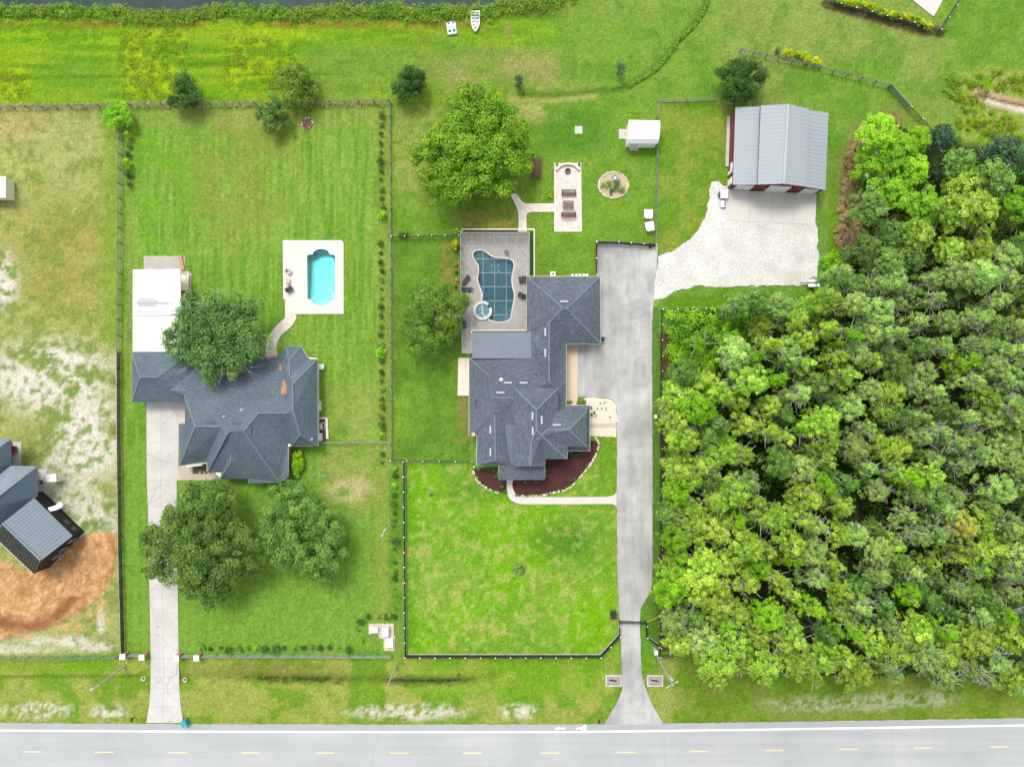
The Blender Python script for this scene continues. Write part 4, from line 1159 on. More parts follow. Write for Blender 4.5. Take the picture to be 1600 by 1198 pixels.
if True:
    fr0, fr1 = Vector((*bw[1], 0)), Vector((*bw[2], 0)); bk0, bk1 = Vector((*bw[0], 0)), Vector((*bw[3], 0))
    TS = [0, .235, .237, .486, .715, .717, 1]
    def section(t):
        """height of the wall top at fraction t across the barn"""
        return float(np.interp(t, TS, [2.8, 3.85, 4.75, 5.8, 4.7, 4.0, 2.8]))
    ts = TS
    for nm, s0, s1, off in (('front_wall', fr0, fr1, 0), ('back_wall', bk0, bk1, 0)):
        vs = [s0.lerp(s1, t) + Vector((0, 0, -.1)) for t in (0, 1)] + [s0.lerp(s1, t) + Vector((0, 0, section(t))) for t in reversed(ts)]
        n = (fr0 - bk0).normalized() * (.12 if nm == 'front_wall' else -.12)
        k = len(vs)
        MB().add(vs + [v - n for v in vs], [tuple(range(k)), tuple(range(2 * k - 1, k - 1, -1))] + [(i, (i + 1) % k, k + (i + 1) % k, k + i) for i in range(k)]).build(nm, M_red, barn)
    for a, b, z in ((bk0, fr0, 2.85), (fr1, bk1, 2.85)):
        MB().bar(a + Vector((0, 0, z / 2 - .05)), b + Vector((0, 0, z / 2 - .05)), .12, z).build('side_wall', M_red, barn)
    for t in (.236, .70):
        a, b = bk0.lerp(bk1, t), fr0.lerp(fr1, t)
        MB().bar(a + Vector((0, 0, 4.2)), b + Vector((0, 0, 4.2)), .1, .9).build('clerestory_wall', M_red, barn)
    d = (fr1 - fr0).normalized(); n = (fr0 - bk0).normalized(); rz = math.atan2(d.y, d.x); Lf = (fr1 - fr0).length
    for t0, t1, h in ((.055, .235, 2.45), (.405, .64, 3.1), (.80, .965, 2.45)):
        c = fr0.lerp(fr1, (t0 + t1) / 2) + n * .06
        dr = MB().box((c.x, c.y, h / 2), ((t1 - t0) * Lf, .14, h), rz).build('roll_up_door', M_white, barn)
        g = MB()
        for k in range(1, 5):
            g.box((c.x + n.x * .075, c.y + n.y * .075, h * k / 5), ((t1 - t0) * Lf, .02, .03), rz)
        g.build('door_groove', M_grey, dr)
    for t in (.035, .255, .385, .66, .775, .985):
        c = fr0.lerp(fr1, t) + n * .12
        MB().box((c.x, c.y, 2.75), (.2, .22, .28), rz).build('wall_lamp', M_black, barn)
    # white doors and windows in the side that faces the lawn
    sd = (fr0 - bk0).normalized(); sn = Vector((sd.y, -sd.x, 0)); sn = sn if sn.x < 0 else -sn
    Ls = (fr0 - bk0).length; rs = math.atan2(sd.y, sd.x)
    for t, wdt, h, z in ((.93, 1.0, 2.1, 1.05), (.74, 1.2, 1.0, 1.6), (.80, .5, 2.0, 1.0)):
        c = bk0 + sd * (t * Ls) + sn * .1
        MB().box((c.x, c.y, z), (wdt, .1, h), rs).build('side_door' if z < 1.2 else 'window', M_white, barn)
    MB().bar(bk0 + sn * .35 + Vector((0, 0, .08)), bk0.lerp(fr0, .7) + sn * .35 + Vector((0, 0, .08)), .5, .16).build('footing', M_cpad, barn)

# --- carport and its patio
M_wroof = mat('white_metal_roof', (0.66, 0.67, 0.68), 0.45, 0.04, 0.3, 0.03, spec=.4)
M_wrib = mat('white_roof_rib', (0.58, 0.59, 0.60), 0.45, 0.04)
cb = P(246, 485)
carp = empty('carport', (cb.x, cb.y, 0), 'long white ribbed-metal carport roof between fence and leaning oak', 'carport')
metal_slope('roof_panel', [P(207.5, 549, 2.9), P(207.5, 421.5, 2.9), P(280.5, 420.5, 3.35), P(283, 549.5, 3.35)], M_wroof, carp, M_wrib, 26)
MB().bar(P(209, 493, 2.95), P(276, 492, 3.4), .14, .12).build('roof_strap', M_grey, carp)
MB().bar(P(281.5, 421, 3.25), P(283.2, 549, 3.25), .12, .22).build('gutter', M_cream, carp)
M_streak = mat('dark_roof_streak', (0.30, 0.305, 0.31), .7, .2)  # darker grey for thin streaks laid across the white roof
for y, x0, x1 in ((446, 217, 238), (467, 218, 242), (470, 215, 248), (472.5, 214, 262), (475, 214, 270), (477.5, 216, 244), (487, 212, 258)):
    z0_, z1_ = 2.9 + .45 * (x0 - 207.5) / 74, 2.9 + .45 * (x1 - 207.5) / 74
    MB().bar(P(x0, y, z0_) + Vector((0, 0, .06)), P(x1, y, z1_) + Vector((0, 0, .06)), .16 if y > 465 and y < 480 else .08, .03).build('roof_streak', M_streak, carp)
for x in (210, 279):
    for y in (425, 465, 505, 544):
        c = P(x, y, 2.9)
        MB().box((c.x, c.y, 1.4), (.14, .14, 2.8)).build('post', M_white, carp)
sheet('patio', [(224.5, 400), (289, 400), (290, 421), (299, 428), (299, 520), (283, 520), (283, 549), (215, 549), (215, 421), (225, 421)], 0.04, mat('grey_patio', (0.33, 0.30, 0.265), .9, .12, .7, .12, 5))
c = P(285, 411)
MB().box((c.x, c.y, .25), (.55, 2.4, .35), math.radians(12)).build('timber_stack', M_wood, loc=(c.x, c.y, 0.04))
tag(bpy.data.objects['timber_stack'], 'tan timber boards stacked on the patio behind the carport', 'timber')
c = P(291, 443)
b_ = empty('storage_bench', (c.x, c.y, .04), 'pale storage bench on the patio beside the carport', 'bench')
MB().box((c.x, c.y, .3), (1.2, 2.7, .5)).build('box', M_cpad, b_); MB().box((c.x, c.y, .58), (1.3, 2.8, .06)).build('lid', M_cream, b_)
MB().bar((c.x - .7, c.y - 1.3, .35), (c.x + .7, c.y - 1.35, .35), .16, .6).build('end_panel', M_darkgrey, b_)

# --- black house at the edge
db = P(40, 800)
hd = empty('house', (db.x, db.y, 0), 'black-walled house with blue-grey metal roofs beside the orange dirt', 'house')
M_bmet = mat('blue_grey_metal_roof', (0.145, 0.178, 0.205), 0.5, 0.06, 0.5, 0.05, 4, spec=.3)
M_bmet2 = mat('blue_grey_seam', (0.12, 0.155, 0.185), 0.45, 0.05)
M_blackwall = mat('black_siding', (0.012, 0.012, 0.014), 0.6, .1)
M_bmet_shade = mat('metal_roof_shaded', (0.06, 0.088, 0.112), 0.5, 0.06, 0.5, 0.05, spec=.35)  # same roof metal, shade of the slopes facing away from the sun painted in
M_seam_shade = mat('roof_seam_shaded', (0.10, 0.13, 0.155), 0.45, 0.05)  # seams of those slopes, shade painted into the colour too
M_bmet_deep_shade = mat('metal_roof_deep_shaded', (0.026, 0.032, 0.031), 0.5, 0.08, 0.5, 0.05, spec=.3)  # same roof again, darkest slope: its shade is put into the colour
# front wing: ridge to the lower corner
E0, E1 = P(53, 778, 3.4), P(113, 837, 3.4); R0, R1 = P(4, 817, 6.8), P(64, 875, 6.8); W0, W1 = P(-6, 841, 3.4), P(54, 898, 3.4)
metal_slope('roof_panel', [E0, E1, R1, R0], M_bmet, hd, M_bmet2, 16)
metal_slope('roof_panel', [W1, W0, R0, R1], M_bmet_deep_shade, hd, M_black, 16)
MB().bar(W0 + Vector((0, 0, -.08)), W1 + Vector((0, 0, -.08)), .14, .16).build('gutter', M_cream, hd)
MB().bar(E0 + Vector((0, 0, .02)), E1 + Vector((0, 0, .02)), .14, .12).build('gutter', M_bmet, hd)
MB().bar(R0 + Vector((0, 0, .06)), R1 + Vector((0, 0, .06)), .3, .08).build('ridge_cap', M_bmet, hd)
dax = (E1 - E0).normalized(); acr = (W1 - E1); acr.z = 0; acr.normalize()
ne = E0 - dax * 1 + acr * .15; g0 = E1 - dax * .12 + acr * .12; g1 = W1 - dax * .12 - acr * .3
gm = R1 - dax * .12
bw_ = [(ne.x, ne.y), (g0.x, g0.y), (g1.x, g1.y), ((W0 - acr * .3).x, (W0 - acr * .3).y)]
MB().prism(bw_, -.1, 3.2).build('wall', M_blackwall, hd)
MB().add([(g0.x, g0.y, 3.15), (g1.x, g1.y, 3.15), (gm.x, gm.y, 6.6), ((g0 - dax * .2).x, (g0 - dax * .2).y, 3.15), ((g1 - dax * .2).x, (g1 - dax * .2).y, 3.15), ((gm - dax * .2).x, (gm - dax * .2).y, 6.6)],
         [(0, 2, 1), (3, 4, 5), (0, 1, 4, 3), (1, 2, 5, 4), (2, 0, 3, 5)]).build('gable_wall', M_blackwall, hd)
for t in (.2, .45, .64):
    p = Vector((*bw_[1], 0)).lerp(Vector((*bw_[2], 0)), t)
    window_on(hd, M_blackwall, (p.x, p.y), Vector((dax.x, dax.y, 0)).normalized(), .9, 1.2, 1.4, M_grey)
for t in (.72, .9):
    p = Vector((*bw_[0], 0)).lerp(Vector((*bw_[1], 0)), t)
    window_on(hd, M_blackwall, (p.x, p.y), -Vector((acr.x, acr.y, 0)).normalized(), 1.0, 1.2, 1.5, M_black)
# middle and rear wings
A0, A1, A2, A3 = P(18, 727.5, 3.4), P(58, 728, 3.4), P(0, 774, 6.3), P(-40, 773, 6.3)
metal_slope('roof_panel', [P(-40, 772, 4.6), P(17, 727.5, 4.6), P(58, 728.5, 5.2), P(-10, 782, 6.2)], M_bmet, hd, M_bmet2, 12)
metal_slope('roof_panel', [P(58.5, 775, 3.4), P(-22, 838, 3.4), P(-30, 797, 6.2), P(58, 728.5, 5.2)], M_bmet_shade, hd, M_seam_shade, 9)
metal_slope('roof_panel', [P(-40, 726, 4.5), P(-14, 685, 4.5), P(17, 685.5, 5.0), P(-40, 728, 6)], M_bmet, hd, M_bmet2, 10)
metal_slope('roof_panel', [P(17.5, 727, 3.4), P(-40, 775, 3.4), P(-40, 729, 6), P(17, 685.5, 5.0)], M_bmet_shade, hd, M_seam_shade, 9)
MB().prism(polyP([(-40, 742), (-2, 742), (-2, 692), (-40, 692)], 3), -.1, 3.1).build('wall', M_blackwall, hd)
MB().prism(polyP([(-40, 800), (39, 772), (39, 735), (-40, 742)], 3), -.1, 3.1).build('wall', M_blackwall, hd)
sheet('back_patio', [(56, 733), (74, 733), (74, 776), (57, 778)], 0.05, M_cpad)
sheet('back_patio', [(10, 690), (33.5, 690), (33, 728), (10, 728)], 0.05, M_cpad)
def awning(px, py, w, d, z, rz, label):
    c = P(px, py, z)
    r = empty('door_awning', (c.x, c.y, 0), label, 'awning', 'white awnings of the black house')
    MB().box((c.x, c.y, z), (w, d, .1), rz).build('canopy', M_white, r)
    ca, sa = math.cos(rz), math.sin(rz)
    for dx, dy in ((-1, -1), (1, -1), (1, 1), (-1, 1)):
        x, y = dx * (w / 2 - .08), dy * (d / 2 - .08)
        MB().box((c.x + x * ca - y * sa, c.y + x * sa + y * ca, z / 2 - .03), (.09, .09, z - .05)).build('post', M_white, r)
    return r
awning(80, 746.5, 1.6, 1.2, 2.3, math.radians(4), 'white awning beside the grill at the black house')
awning(93, 789, 1.0, .8, .75, math.radians(40), 'small white step canopy outside the black wall')
awning(83, 794, 1.5, .7, 2.6, math.radians(15), 'white awning over the door in the black wall')

# --- small white shed by the grey fence
sb = P(1006, 207)
shed = empty('garden_shed', (sb.x, sb.y, 0), 'small white shed with barn-shaped roof at the fence corner', 'shed')
q = [P(982, 187, 2.6), P(1031, 188, 2.6), P(1028.5, 224, 2.6), P(980, 224, 2.6)]
sec = [(0, 2.45), (.14, 3.1), (.5, 3.45), (.86, 3.1), (1, 2.45)]
for (t0, z0), (t1, z1) in zip(sec[:-1], sec[1:]):
    a, b_, c_, d_ = q[0].lerp(q[3], t0), q[1].lerp(q[2], t0), q[1].lerp(q[2], t1), q[0].lerp(q[3], t1)
    for v, z in ((a, z0), (b_, z0), (c_, z1), (d_, z1)): v.z = z
    MB().add([a, b_, c_, d_], [(0, 3, 2, 1)]).add([v - Vector((0, 0, .08)) for v in (a, b_, c_, d_)], [(0, 1, 2, 3)]).build('roof_panel', M_wroof, shed)
sw = inset([(p.x, p.y) for p in q], .15)
MB().prism(sw, 0, 2.4).build('wall', M_white, shed)
for i, s_ in ((0, 1), (1, -1)):
    pts = [q[i].lerp(q[3 - i], t) for t, z in sec]
    vs = [(p.x + s_ * .16, p.y, z - .1) for p, (t, z) in zip(pts, sec)]
    MB().add(vs + [(x + s_ * .06, y, z) for x, y, z in vs], [tuple(range(5)), tuple(range(9, 4, -1))] + [(k, (k + 1) % 5, 5 + (k + 1) % 5, 5 + k) for k in range(5)]).build('gable_wall', M_white, shed)
c = Vector((*sw[2], 0)).lerp(Vector((*sw[3], 0)), .75)
MB().box((c.x, c.y - .04, 1.05), (1.2, .08, 2.0)).build('shed_door', M_cream, shed)
for x0, y0, x1, y1, lab in ((967, 202, 981.5, 217.5, 'square concrete step beside the white shed'), (983.5, 226, 997, 235.5, 'small concrete step below the white shed'), (898, 197.5, 910, 209.5, 'lone square concrete slab in the lawn')):
    cc = P((x0 + x1) / 2, (y0 + y1) / 2)
    o = MB().prism(inset(polyP([(x0, y0), (x1, y0), (x1, y1), (x0, y1)]), .05), -.05, .06).prism(polyP([(x0, y0), (x1, y0), (x1, y1), (x0, y1)]), -.1, .05).build('paving_slab', M_cpad, loc=(cc.x, cc.y, 0))
    tag(o, lab, 'slab')
# --- slab with a hedge in the far corner
sheet('corner_slab', [(1415, -8), (1478, -8), (1459, 26), (1455, 24)], 0.06, M_apron)
# white roof of a shed that the picture just reaches
sb2 = P(-4, 291)
s2 = empty('edge_shed', (sb2.x, sb2.y, 0), 'white shed roof cut off by the picture edge beside the dry lot', 'shed')
MB().add([P(-26, 276, 2.4), P(8.5, 276, 2.4), P(8.5, 309, 2.4), P(-26, 309, 2.4)] + [P(-26, 276, 2.3), P(8.5, 276, 2.3), P(8.5, 309, 2.3), P(-26, 309, 2.3)], [(0, 3, 2, 1), (4, 5, 6, 7), (0, 1, 5, 4), (1, 2, 6, 5), (2, 3, 7, 6), (3, 0, 4, 7)]).build('roof_panel', M_wroof, s2)
MB().prism(inset(polyP([(-26, 276), (8.5, 276), (8.5, 309), (-26, 309)], 2.3), .15), 0, 2.3).build('wall', M_cream, s2)

# ------------------------------------------------------------------ trees and shrubs
def unit(v):
    return v / np.maximum(np.linalg.norm(v, axis=-1, keepdims=True), 1e-9)

def leaf_mesh(name, rng, centers, radii, per, leaf, m, squash=0.8, up=0.5, jit=0.55, tints=None, lo=-0.25, aspect=0.62, shell=(0.55, 1.08)):
    """many small leaf faces spread over and through clumps"""
    V = []; T = []
    centers = np.asarray(centers, float); radii = np.asarray(radii, float)
    for i, (c, r) in enumerate(zip(centers, radii)):
        n = int(per * (r / radii.mean()) ** 2) + 4
        d = unit(rng.normal(size=(n, 3)))
        d[:, 2] = np.where(d[:, 2] < lo, -d[:, 2], d[:, 2])
        rr = r * rng.uniform(shell[0], shell[1], (n, 1)) ** 0.8
        rr = np.where(rng.random((n, 1)) < .12, rr * rng.uniform(1.0, 1.45, (n, 1)), rr)
        wob = 1 + .3 * np.sin(d[:, :1] * 3.1 + rng.uniform(0, 6)) * np.cos(d[:, 1:2] * 3.7 + rng.uniform(0, 6))
        an = np.array([rng.uniform(.75, 1.3), rng.uniform(.75, 1.3), squash * rng.uniform(.75, 1.15)])
        p = c + d * rr * wob * an
        nn = unit(d + jit * rng.normal(size=(n, 3)) + np.array([0, 0, up]))
        t = unit(np.cross(nn, rng.normal(size=(n, 3)))); b = np.cross(nn, t)
        s = leaf * rng.uniform(0.65, 1.35, (n, 1))
        V.append(np.stack([p - t * s * .5, p + b * s * aspect * .5 + t * s * .08, p + t * s * .5, p - b * s * aspect * .5 + t * s * .08], 1).reshape(-1, 3))
        ti = rng.uniform(0, 1) if tints is None else tints[i]
        T.append(np.repeat(np.clip(0.62 * ti + 0.38 * rng.uniform(0, 1, n), 0, 1), 4))
    V = np.concatenate(V); T = np.concatenate(T)
    nf = len(V) // 4
    me = bpy.data.meshes.new(name)
    me.vertices.add(len(V)); me.vertices.foreach_set('co', V.astype(np.float32).ravel())
    me.loops.add(nf * 4); me.polygons.add(nf)
    me.loops.foreach_set('vertex_index', np.arange(nf * 4, dtype=np.int32))
    me.polygons.foreach_set('loop_start', np.arange(0, nf * 4, 4, dtype=np.int32))
    me.polygons.foreach_set('loop_total', np.full(nf, 4, dtype=np.int32))
    me.update(calc_edges=True)
    a = me.attributes.new('tint', 'FLOAT', 'POINT'); a.data.foreach_set('value', T.astype(np.float32))
    me.materials.append(m)
    return me

def crown_points(rng, R, z0, zh, n, lobes=5, fill=0.35, rc=(0.16, 0.28), flat=1.0):
    """clump centres over an uneven dome: base z0, height zh"""
    ph = rng.uniform(0, 2 * math.pi, lobes); am = rng.uniform(.06, .2, lobes); k = rng.integers(2, 6, lobes)
    C = []; Rr = []
    for i in range(n):
        a = rng.uniform(0, 2 * math.pi)
        edge = R * (0.86 + sum(am[j] * math.sin(k[j] * a + ph[j]) for j in range(lobes)) * .5)
        inner = rng.random() < fill
        u = math.sqrt(rng.uniform(0, 1)) * (0.8 if inner else 1.0)
        rr = edge * u
        top = zh * math.sqrt(max(0.0, 1 - (u * .93) ** 2)) ** flat
        z = z0 + (rng.uniform(.1, .75) * top if inner else top * rng.uniform(.82, 1.08))
        C.append((rr * math.cos(a), rr * math.sin(a), z)); Rr.append(R * rng.uniform(*rc))
    return C, Rr

def trunk_mesh(rng, h, r, R, z0, zh, limbs, m, name='trunk', twigs=0, twig_m=None, tw_r=.03):
    mb = MB()
    lean = rng.normal(size=2) * h * .02
    mb.tube([(0, 0, -.3), (lean[0] * .3, lean[1] * .3, h * .35), (lean[0], lean[1], h * .75), (lean[0] * 1.2, lean[1] * 1.2, h)], [r * 1.25, r, r * .7, r * .3], 8)
    for i in range(limbs):
        a = 2 * math.pi * (i + rng.uniform(-.3, .3)) / limbs; e = R * rng.uniform(.55, .9)
        zs = h * rng.uniform(.45, .85); ze = z0 + zh * rng.uniform(.35, .75)
        p0 = Vector((lean[0], lean[1], zs)); p2 = Vector((e * math.cos(a), e * math.sin(a), ze))
        mid = p0.lerp(p2, .5) + Vector((rng.normal() * .2, rng.normal() * .2, e * .08))
        mb.tube([p0, mid, p2], [r * .5, r * .3, r * .08], 5)
        for s_ in range(2):
            q = mid + Vector((rng.normal() * e * .3, rng.normal() * e * .3, zh * .3))
            mb.tube([mid, q], [r * .25, r * .05], 4)
    return mb.mesh(name, m, smooth=True)

def twig_mesh(rng, R, z0, zh, n, m, rad=0.035):
    """pale bare branches standing out of the crown"""
    mb = MB()
    for i in range(n):
        a = rng.uniform(0, 2 * math.pi); u = math.sqrt(rng.uniform(.02, 1)); e = R * u
        top = z0 + zh * math.sqrt(max(.05, 1 - (u * .9) ** 2))
        p0 = Vector((e * .25 * math.cos(a), e * .25 * math.sin(a), z0 + zh * .25)); p1 = Vector((e * math.cos(a), e * math.sin(a), top * rng.uniform(.98, 1.06)))
        mid = p0.lerp(p1, .6) + Vector((rng.normal() * .25, rng.normal() * .25, .1))
        mb.tube([p0, mid, p1], [rad * 1.6, rad * 1.1, rad * .5], 4, False)
        for k in range(3):
            b = a + rng.normal() * .9; q = p1.lerp(mid, rng.uniform(0, .8)); l = R * rng.uniform(.12, .3)
            mb.tube([q, q + Vector((l * math.cos(b), l * math.sin(b), l * rng.uniform(-.1, .5)))], [rad * .8, rad * .3], 4, False)
    return mb.mesh('twigs', m)

def B(r, g, b):
    return tuple(min(.7, c * 1.95) for c in A(r, g, b))
L_oak = leaf_mat('oak_leaves', B(50, 90, 30), B(134, 172, 74), .2)
L_moss = leaf_mat('mossy_oak_leaves', B(44, 80, 30), B(120, 154, 78), .18)
L_lush = leaf_mat('lush_leaves', B(62, 114, 10), B(152, 192, 42), .2)
L_wisp = leaf_mat('olive_leaves', B(56, 94, 18), B(132, 162, 56), .2)
L_dark = leaf_mat('dark_leaves', B(36, 74, 20), B(96, 138, 56), .18)
L_bright = leaf_mat('bright_leaves', B(96, 158, 16), B(162, 206, 46), .35)
L_yel = leaf_mat('yellow_green_leaves', B(140, 170, 10), B(206, 212, 30), .35)
L_pale = leaf_mat('pale_cypress_leaves', B(76, 126, 42), B(182, 210, 108), .22)
L_lime = leaf_mat('lime_leaves', B(80, 132, 20), B(188, 216, 78), .24)
L_tan = leaf_mat('tan_dry_leaves', B(112, 128, 36), B(190, 190, 84), .22)
L_under = leaf_mat('undergrowth_leaves', B(30, 68, 16), B(88, 136, 38), .2)
L_blue = leaf_mat('blue_green_needles', B(44, 76, 48), B(92, 124, 82), .2)
L_grass = leaf_mat('tall_grass_blades', B(66, 112, 20), B(140, 172, 52), .3)
L_weed = leaf_mat('field_weed_leaves', A(140, 176, 20), A(186, 204, 40), .3)
L_straw = leaf_mat('straw_blades', B(160, 134, 92), B(214, 188, 146), .25)

def single_tree(name, px, py, Rpx, h, label, m, seed, n=90, per=150, leaf=.34, z0f=.38, rc=(.13, .22), squash=.75, limbs=7, twigs=0, twig_rad=.035, flat=1.0, fill=.35, group=None, cat='tree', ellx=1.0, elly=1.0):
    """px, py: middle of the crown in the photo, Rpx its radius"""
    rng = np.random.default_rng(seed)
    zc = h * .62
    c = P(px, py, zc); R = Rpx * 1.1 * S * (H - zc) / H
    leaf *= .85; per = int(per * 1.7); n = int(n * 1.3)
    root = empty(name, (c.x, c.y, 0), label, cat, group)
    C, Rr = crown_points(rng, R, h * z0f, h * (1 - z0f) * .92, n, rc=rc, flat=flat, fill=fill)
    C = np.array(C); C[:, 0] *= ellx; C[:, 1] *= elly
    link('crown', leaf_mesh('crown', rng, C, Rr, per, leaf, m, squash, .3, .42, shell=(.6, 1.05)), root, (c.x, c.y, 0))
    link('trunk', trunk_mesh(rng, h * .72, max(.1, h * .035), R, h * z0f, h * .55, limbs, M_bark), root, (c.x, c.y, 0))
    if twigs:
        link('bare_branches', twig_mesh(rng, R * .95, h * z0f, h * (1 - z0f) * .95, twigs, M_pale, twig_rad), root, (c.x, c.y, 0))
    return root

single_tree('oak_tree', 340, 523, 77, 10.0, 'mossy oak with pale branches overhanging the blue-grey roof and carport', L_moss, 31, 150, 110, .36, .4, (.10, .17), limbs=9, twigs=16, twig_rad=.025, elly=.86, ellx=1.06)
single_tree('oak_tree', 315, 850, 90, 9.5, 'largest round oak on the front lawn, overhanging the concrete driveway', L_oak, 32, 190, 150, .36, .3, (.075, .14))
single_tree('oak_tree', 472, 836, 72, 8.5, 'smaller round oak on the front lawn, farther from the concrete driveway', L_oak, 33, 150, 140, .33, .3, (.08, .15))
single_tree('shade_tree', 741, 234, 92, 9.0, 'big bright green shade tree beside the brown picnic table', L_lush, 34, 170, 150, .40, .28, (.085, .145))
single_tree('willow_tree', 674, 495, 54, 7.5, 'wispy olive tree between the fence and the screened pool', L_wisp, 35, 120, 130, .26, .3, (.12, .2), squash=.9, twigs=6, elly=1.06)
single_tree('young_tree', 291, 147, 27, 4.2, 'thin dark young tree on the back fence beside yellow-green weeds', L_dark, 36, 34, 90, .26, .25, (.2, .3), twigs=6, twig_rad=.02)
single_tree('young_tree', 184, 178, 20, 3.4, 'small bright green tree at the back fence corner', L_bright, 37, 30, 90, .26, .25, (.22, .34))
single_tree('young_tree', 464, 133, 33, 4.5, 'olive bushy tree just outside the back fence', L_wisp, 38, 44, 110, .26, .25, (.18, .28))
single_tree('young_tree', 424, 177, 26, 4.2, 'green young tree just inside the back fence near the burn pile', L_oak, 39, 40, 110, .26, .25, (.18, .28))
single_tree('young_tree', 641, 131, 25, 4.8, 'dark green dense tree outside the back fence corner', L_dark, 40, 40, 120, .25, .22, (.18, .28))
single_tree('shade_tree', 1158, 127, 36, 5.8, 'dark green tree on the fence behind the red barn', L_dark, 41, 60, 120, .28, .25, (.16, .26))
single_tree('sapling', 810, 128, 8, 2.6, 'thin grey sapling alone in the dry field', L_blue, 42, 10, 40, .2, .3, (.3, .5), limbs=4)
single_tree('sapling', 968, 107, 9, 2.8, 'thin grey sapling beside the curved drain', L_blue, 43, 10, 40, .2, .3, (.3, .5), limbs=4)

def bush(name, px, py, rx, ry, h, label, m, seed, n=14, per=60, leaf=.2, cat='bush', group=None, z=0.0):
    rng = np.random.default_rng(seed)
    c = P(px, py, h * .6)
    C, Rr = crown_points(rng, 1.0, .15, .85, n, rc=(.28, .42))
    C = np.array(C) * np.array([rx * S * .82, ry * S * .82, h * .8]); Rr = np.array(Rr) * min(rx, ry) * S
    o = link(name, leaf_mesh(name, rng, C, Rr, per, leaf, m, .8), None, (c.x, c.y, z))
    tag(o, label, cat, group)
    st = MB()
    for k in range(4):
        q = C[k % len(C)]; st.tube([(0, 0, -.1), (q[0] * .6, q[1] * .6, q[2] * .9)], [.035, .012], 4)
    s_ = link('stem', st.mesh('stem', M_bark), o, (c.x, c.y, z))
    return o

bush('hedge', 463, 724, 11.5, 25, 1.9, 'clipped yellow-green hedge against the wall of the blue-grey house', L_bright, 51, 46, 110, .2, 'hedge')
bush('bush', 452, 752, 8, 4, .8, 'low olive bush beside the clipped hedge', L_wisp, 52)
bush('bush', 711, 382, 6, 11.5, 1.6, 'bright yellow bush at the corner of the screened pool', L_yel, 53, 26, 90, .17)
bush('bush', 713, 361, 7, 5, 1.1, 'yellow-green low bush just above the bright yellow bush', L_bright, 54)
bush('bush', 629, 365, 13, 7, 1.0, 'loose olive shrub by the fence post above the wispy tree', L_wisp, 55)
bush('bush', 811, 888, 12, 10, 1.2, 'lone green shrub in the middle of the front lawn', L_oak, 56, 20, 60, .24)
for i, (x, y) in enumerate(((712, 413), (713, 424), (714, 437), (712, 446))):
    bush('flower_bush', x, y, 3.5, 4, .7, nth(i + 1) + ' small rusty shrub down from the yellow bush along the pool screen', L_dark if i % 2 else L_tan, 60 + i, 8, 40, .14, group='shrubs along the pool screen')
for i, (x, y, r) in enumerate(((890, 629, 4.2), (904.5, 629, 3.6), (912.8, 628, 5))):
    bush('boxwood', x, y, r, r, .9, ('clipped round boxwood closest to the charcoal wall corner', 'smaller clipped boxwood touching the larger round one', 'largest clipped round boxwood beside the cream stone bed')[i], L_wisp, 66 + i, 12, 60, .12, group='boxwoods by the driveway')
for i, (x, y, lab) in enumerate(((923.5, 637, 'thin shrub at the top of the wall edge of the stone bed'), (924.5, 647, 'dark spiky shrub against the wall in the stone bed'), (929, 644, 'small spiky plant just off the wall in the stone bed'))):
    bush('shrub', x, y, 2.4, 3.2, .8, lab, L_dark, 70 + i, 6, 40, .14)
for i, (x, y) in enumerate(((933, 638), (940, 638), (947.5, 639), (953, 652), (931, 650), (938, 630), (945, 629))):
    bush('plant_tuft', x, y, 1.6, 1.3, .3, nth(i + 1) + ' green tuft planted in the cream stone bed, counted clockwise', L_wisp, 76 + i, 4, 24, .12, cat='plant', group='tufts in the stone bed')
for i, (x, y) in enumerate(((852.5, 735.5), (853, 743))):
    bush('boxwood', x, y, 3.2, 3.2, .8, ('upper', 'lower')[i] + ' of two round shrubs at the porch corner in the red mulch', L_wisp, 84 + i, 10, 50, .12, group='shrubs at the porch corner')
for i, (x, y) in enumerate(((820.5, 753.5), (837, 753.5))):
    bush('boxwood', x, y, 4, 2.2, .6, 'low round shrub under the porch eave, ' + ('nearer to the front path', 'farther from the front path')[i], L_wisp, 86 + i, 10, 50, .12, group='shrubs under the porch eave')
for i, (x, y) in enumerate(((893, 709), (901, 710), (908, 707), (925, 689), (785, 760), (788, 767), (749, 733), (762, 733), (772, 735), (777, 744))):
    bush('shrub', x, y, 4.5, 3.2, .75, nth(i + 1) + ' dark shrub along the house wall in the red mulch', L_dark, 90 + i, 9, 50, .15, group='dark wall shrubs in the mulch beds')
bush('bush', 1215, 78, 6, 5, 1.1, 'dark shrub at the start of the yellow shrubs on the field fence', L_dark, 101, 10, 50, .16)
for i, (x, y, r) in enumerate(((1232, 82, 10), (1246, 84, 7), (1260, 88, 12), (1277, 95, 11))):
    bush('flowering_bush', x, y, r, r * .75, 1.5, nth(i + 1) + ' yellow-flowering bush along the field fence from its dark end', L_yel, 102 + i, 14, 60, .17, group='yellow bushes on the field fence')
# clipped golden hedge round the corner slab
for i in range(15):
    t = i / 14; x = 1312 + 140 * t; y = -3 + 41 * t + 2 * math.sin(i)
    bush('golden_hedge', x, y, 9, 7, 1.8, nth(i + 1) + ' golden hedge shrub from the field end of the corner fence', L_yel if i % 3 else L_bright, 110 + i, 14, 60, .18, 'hedge', 'golden hedge in the far corner')
for i in range(7):
    t = i / 6; x = 1303 + 165 * t; y = -1 + 47 * t
    bush('corner_shrub', x + 3, y + 4, 10, 3.5, 1.0, nth(i + 1) + ' dark shrub at the foot of the golden hedge', L_under, 130 + i, 10, 50, .17, group='dark shrubs below the golden hedge')

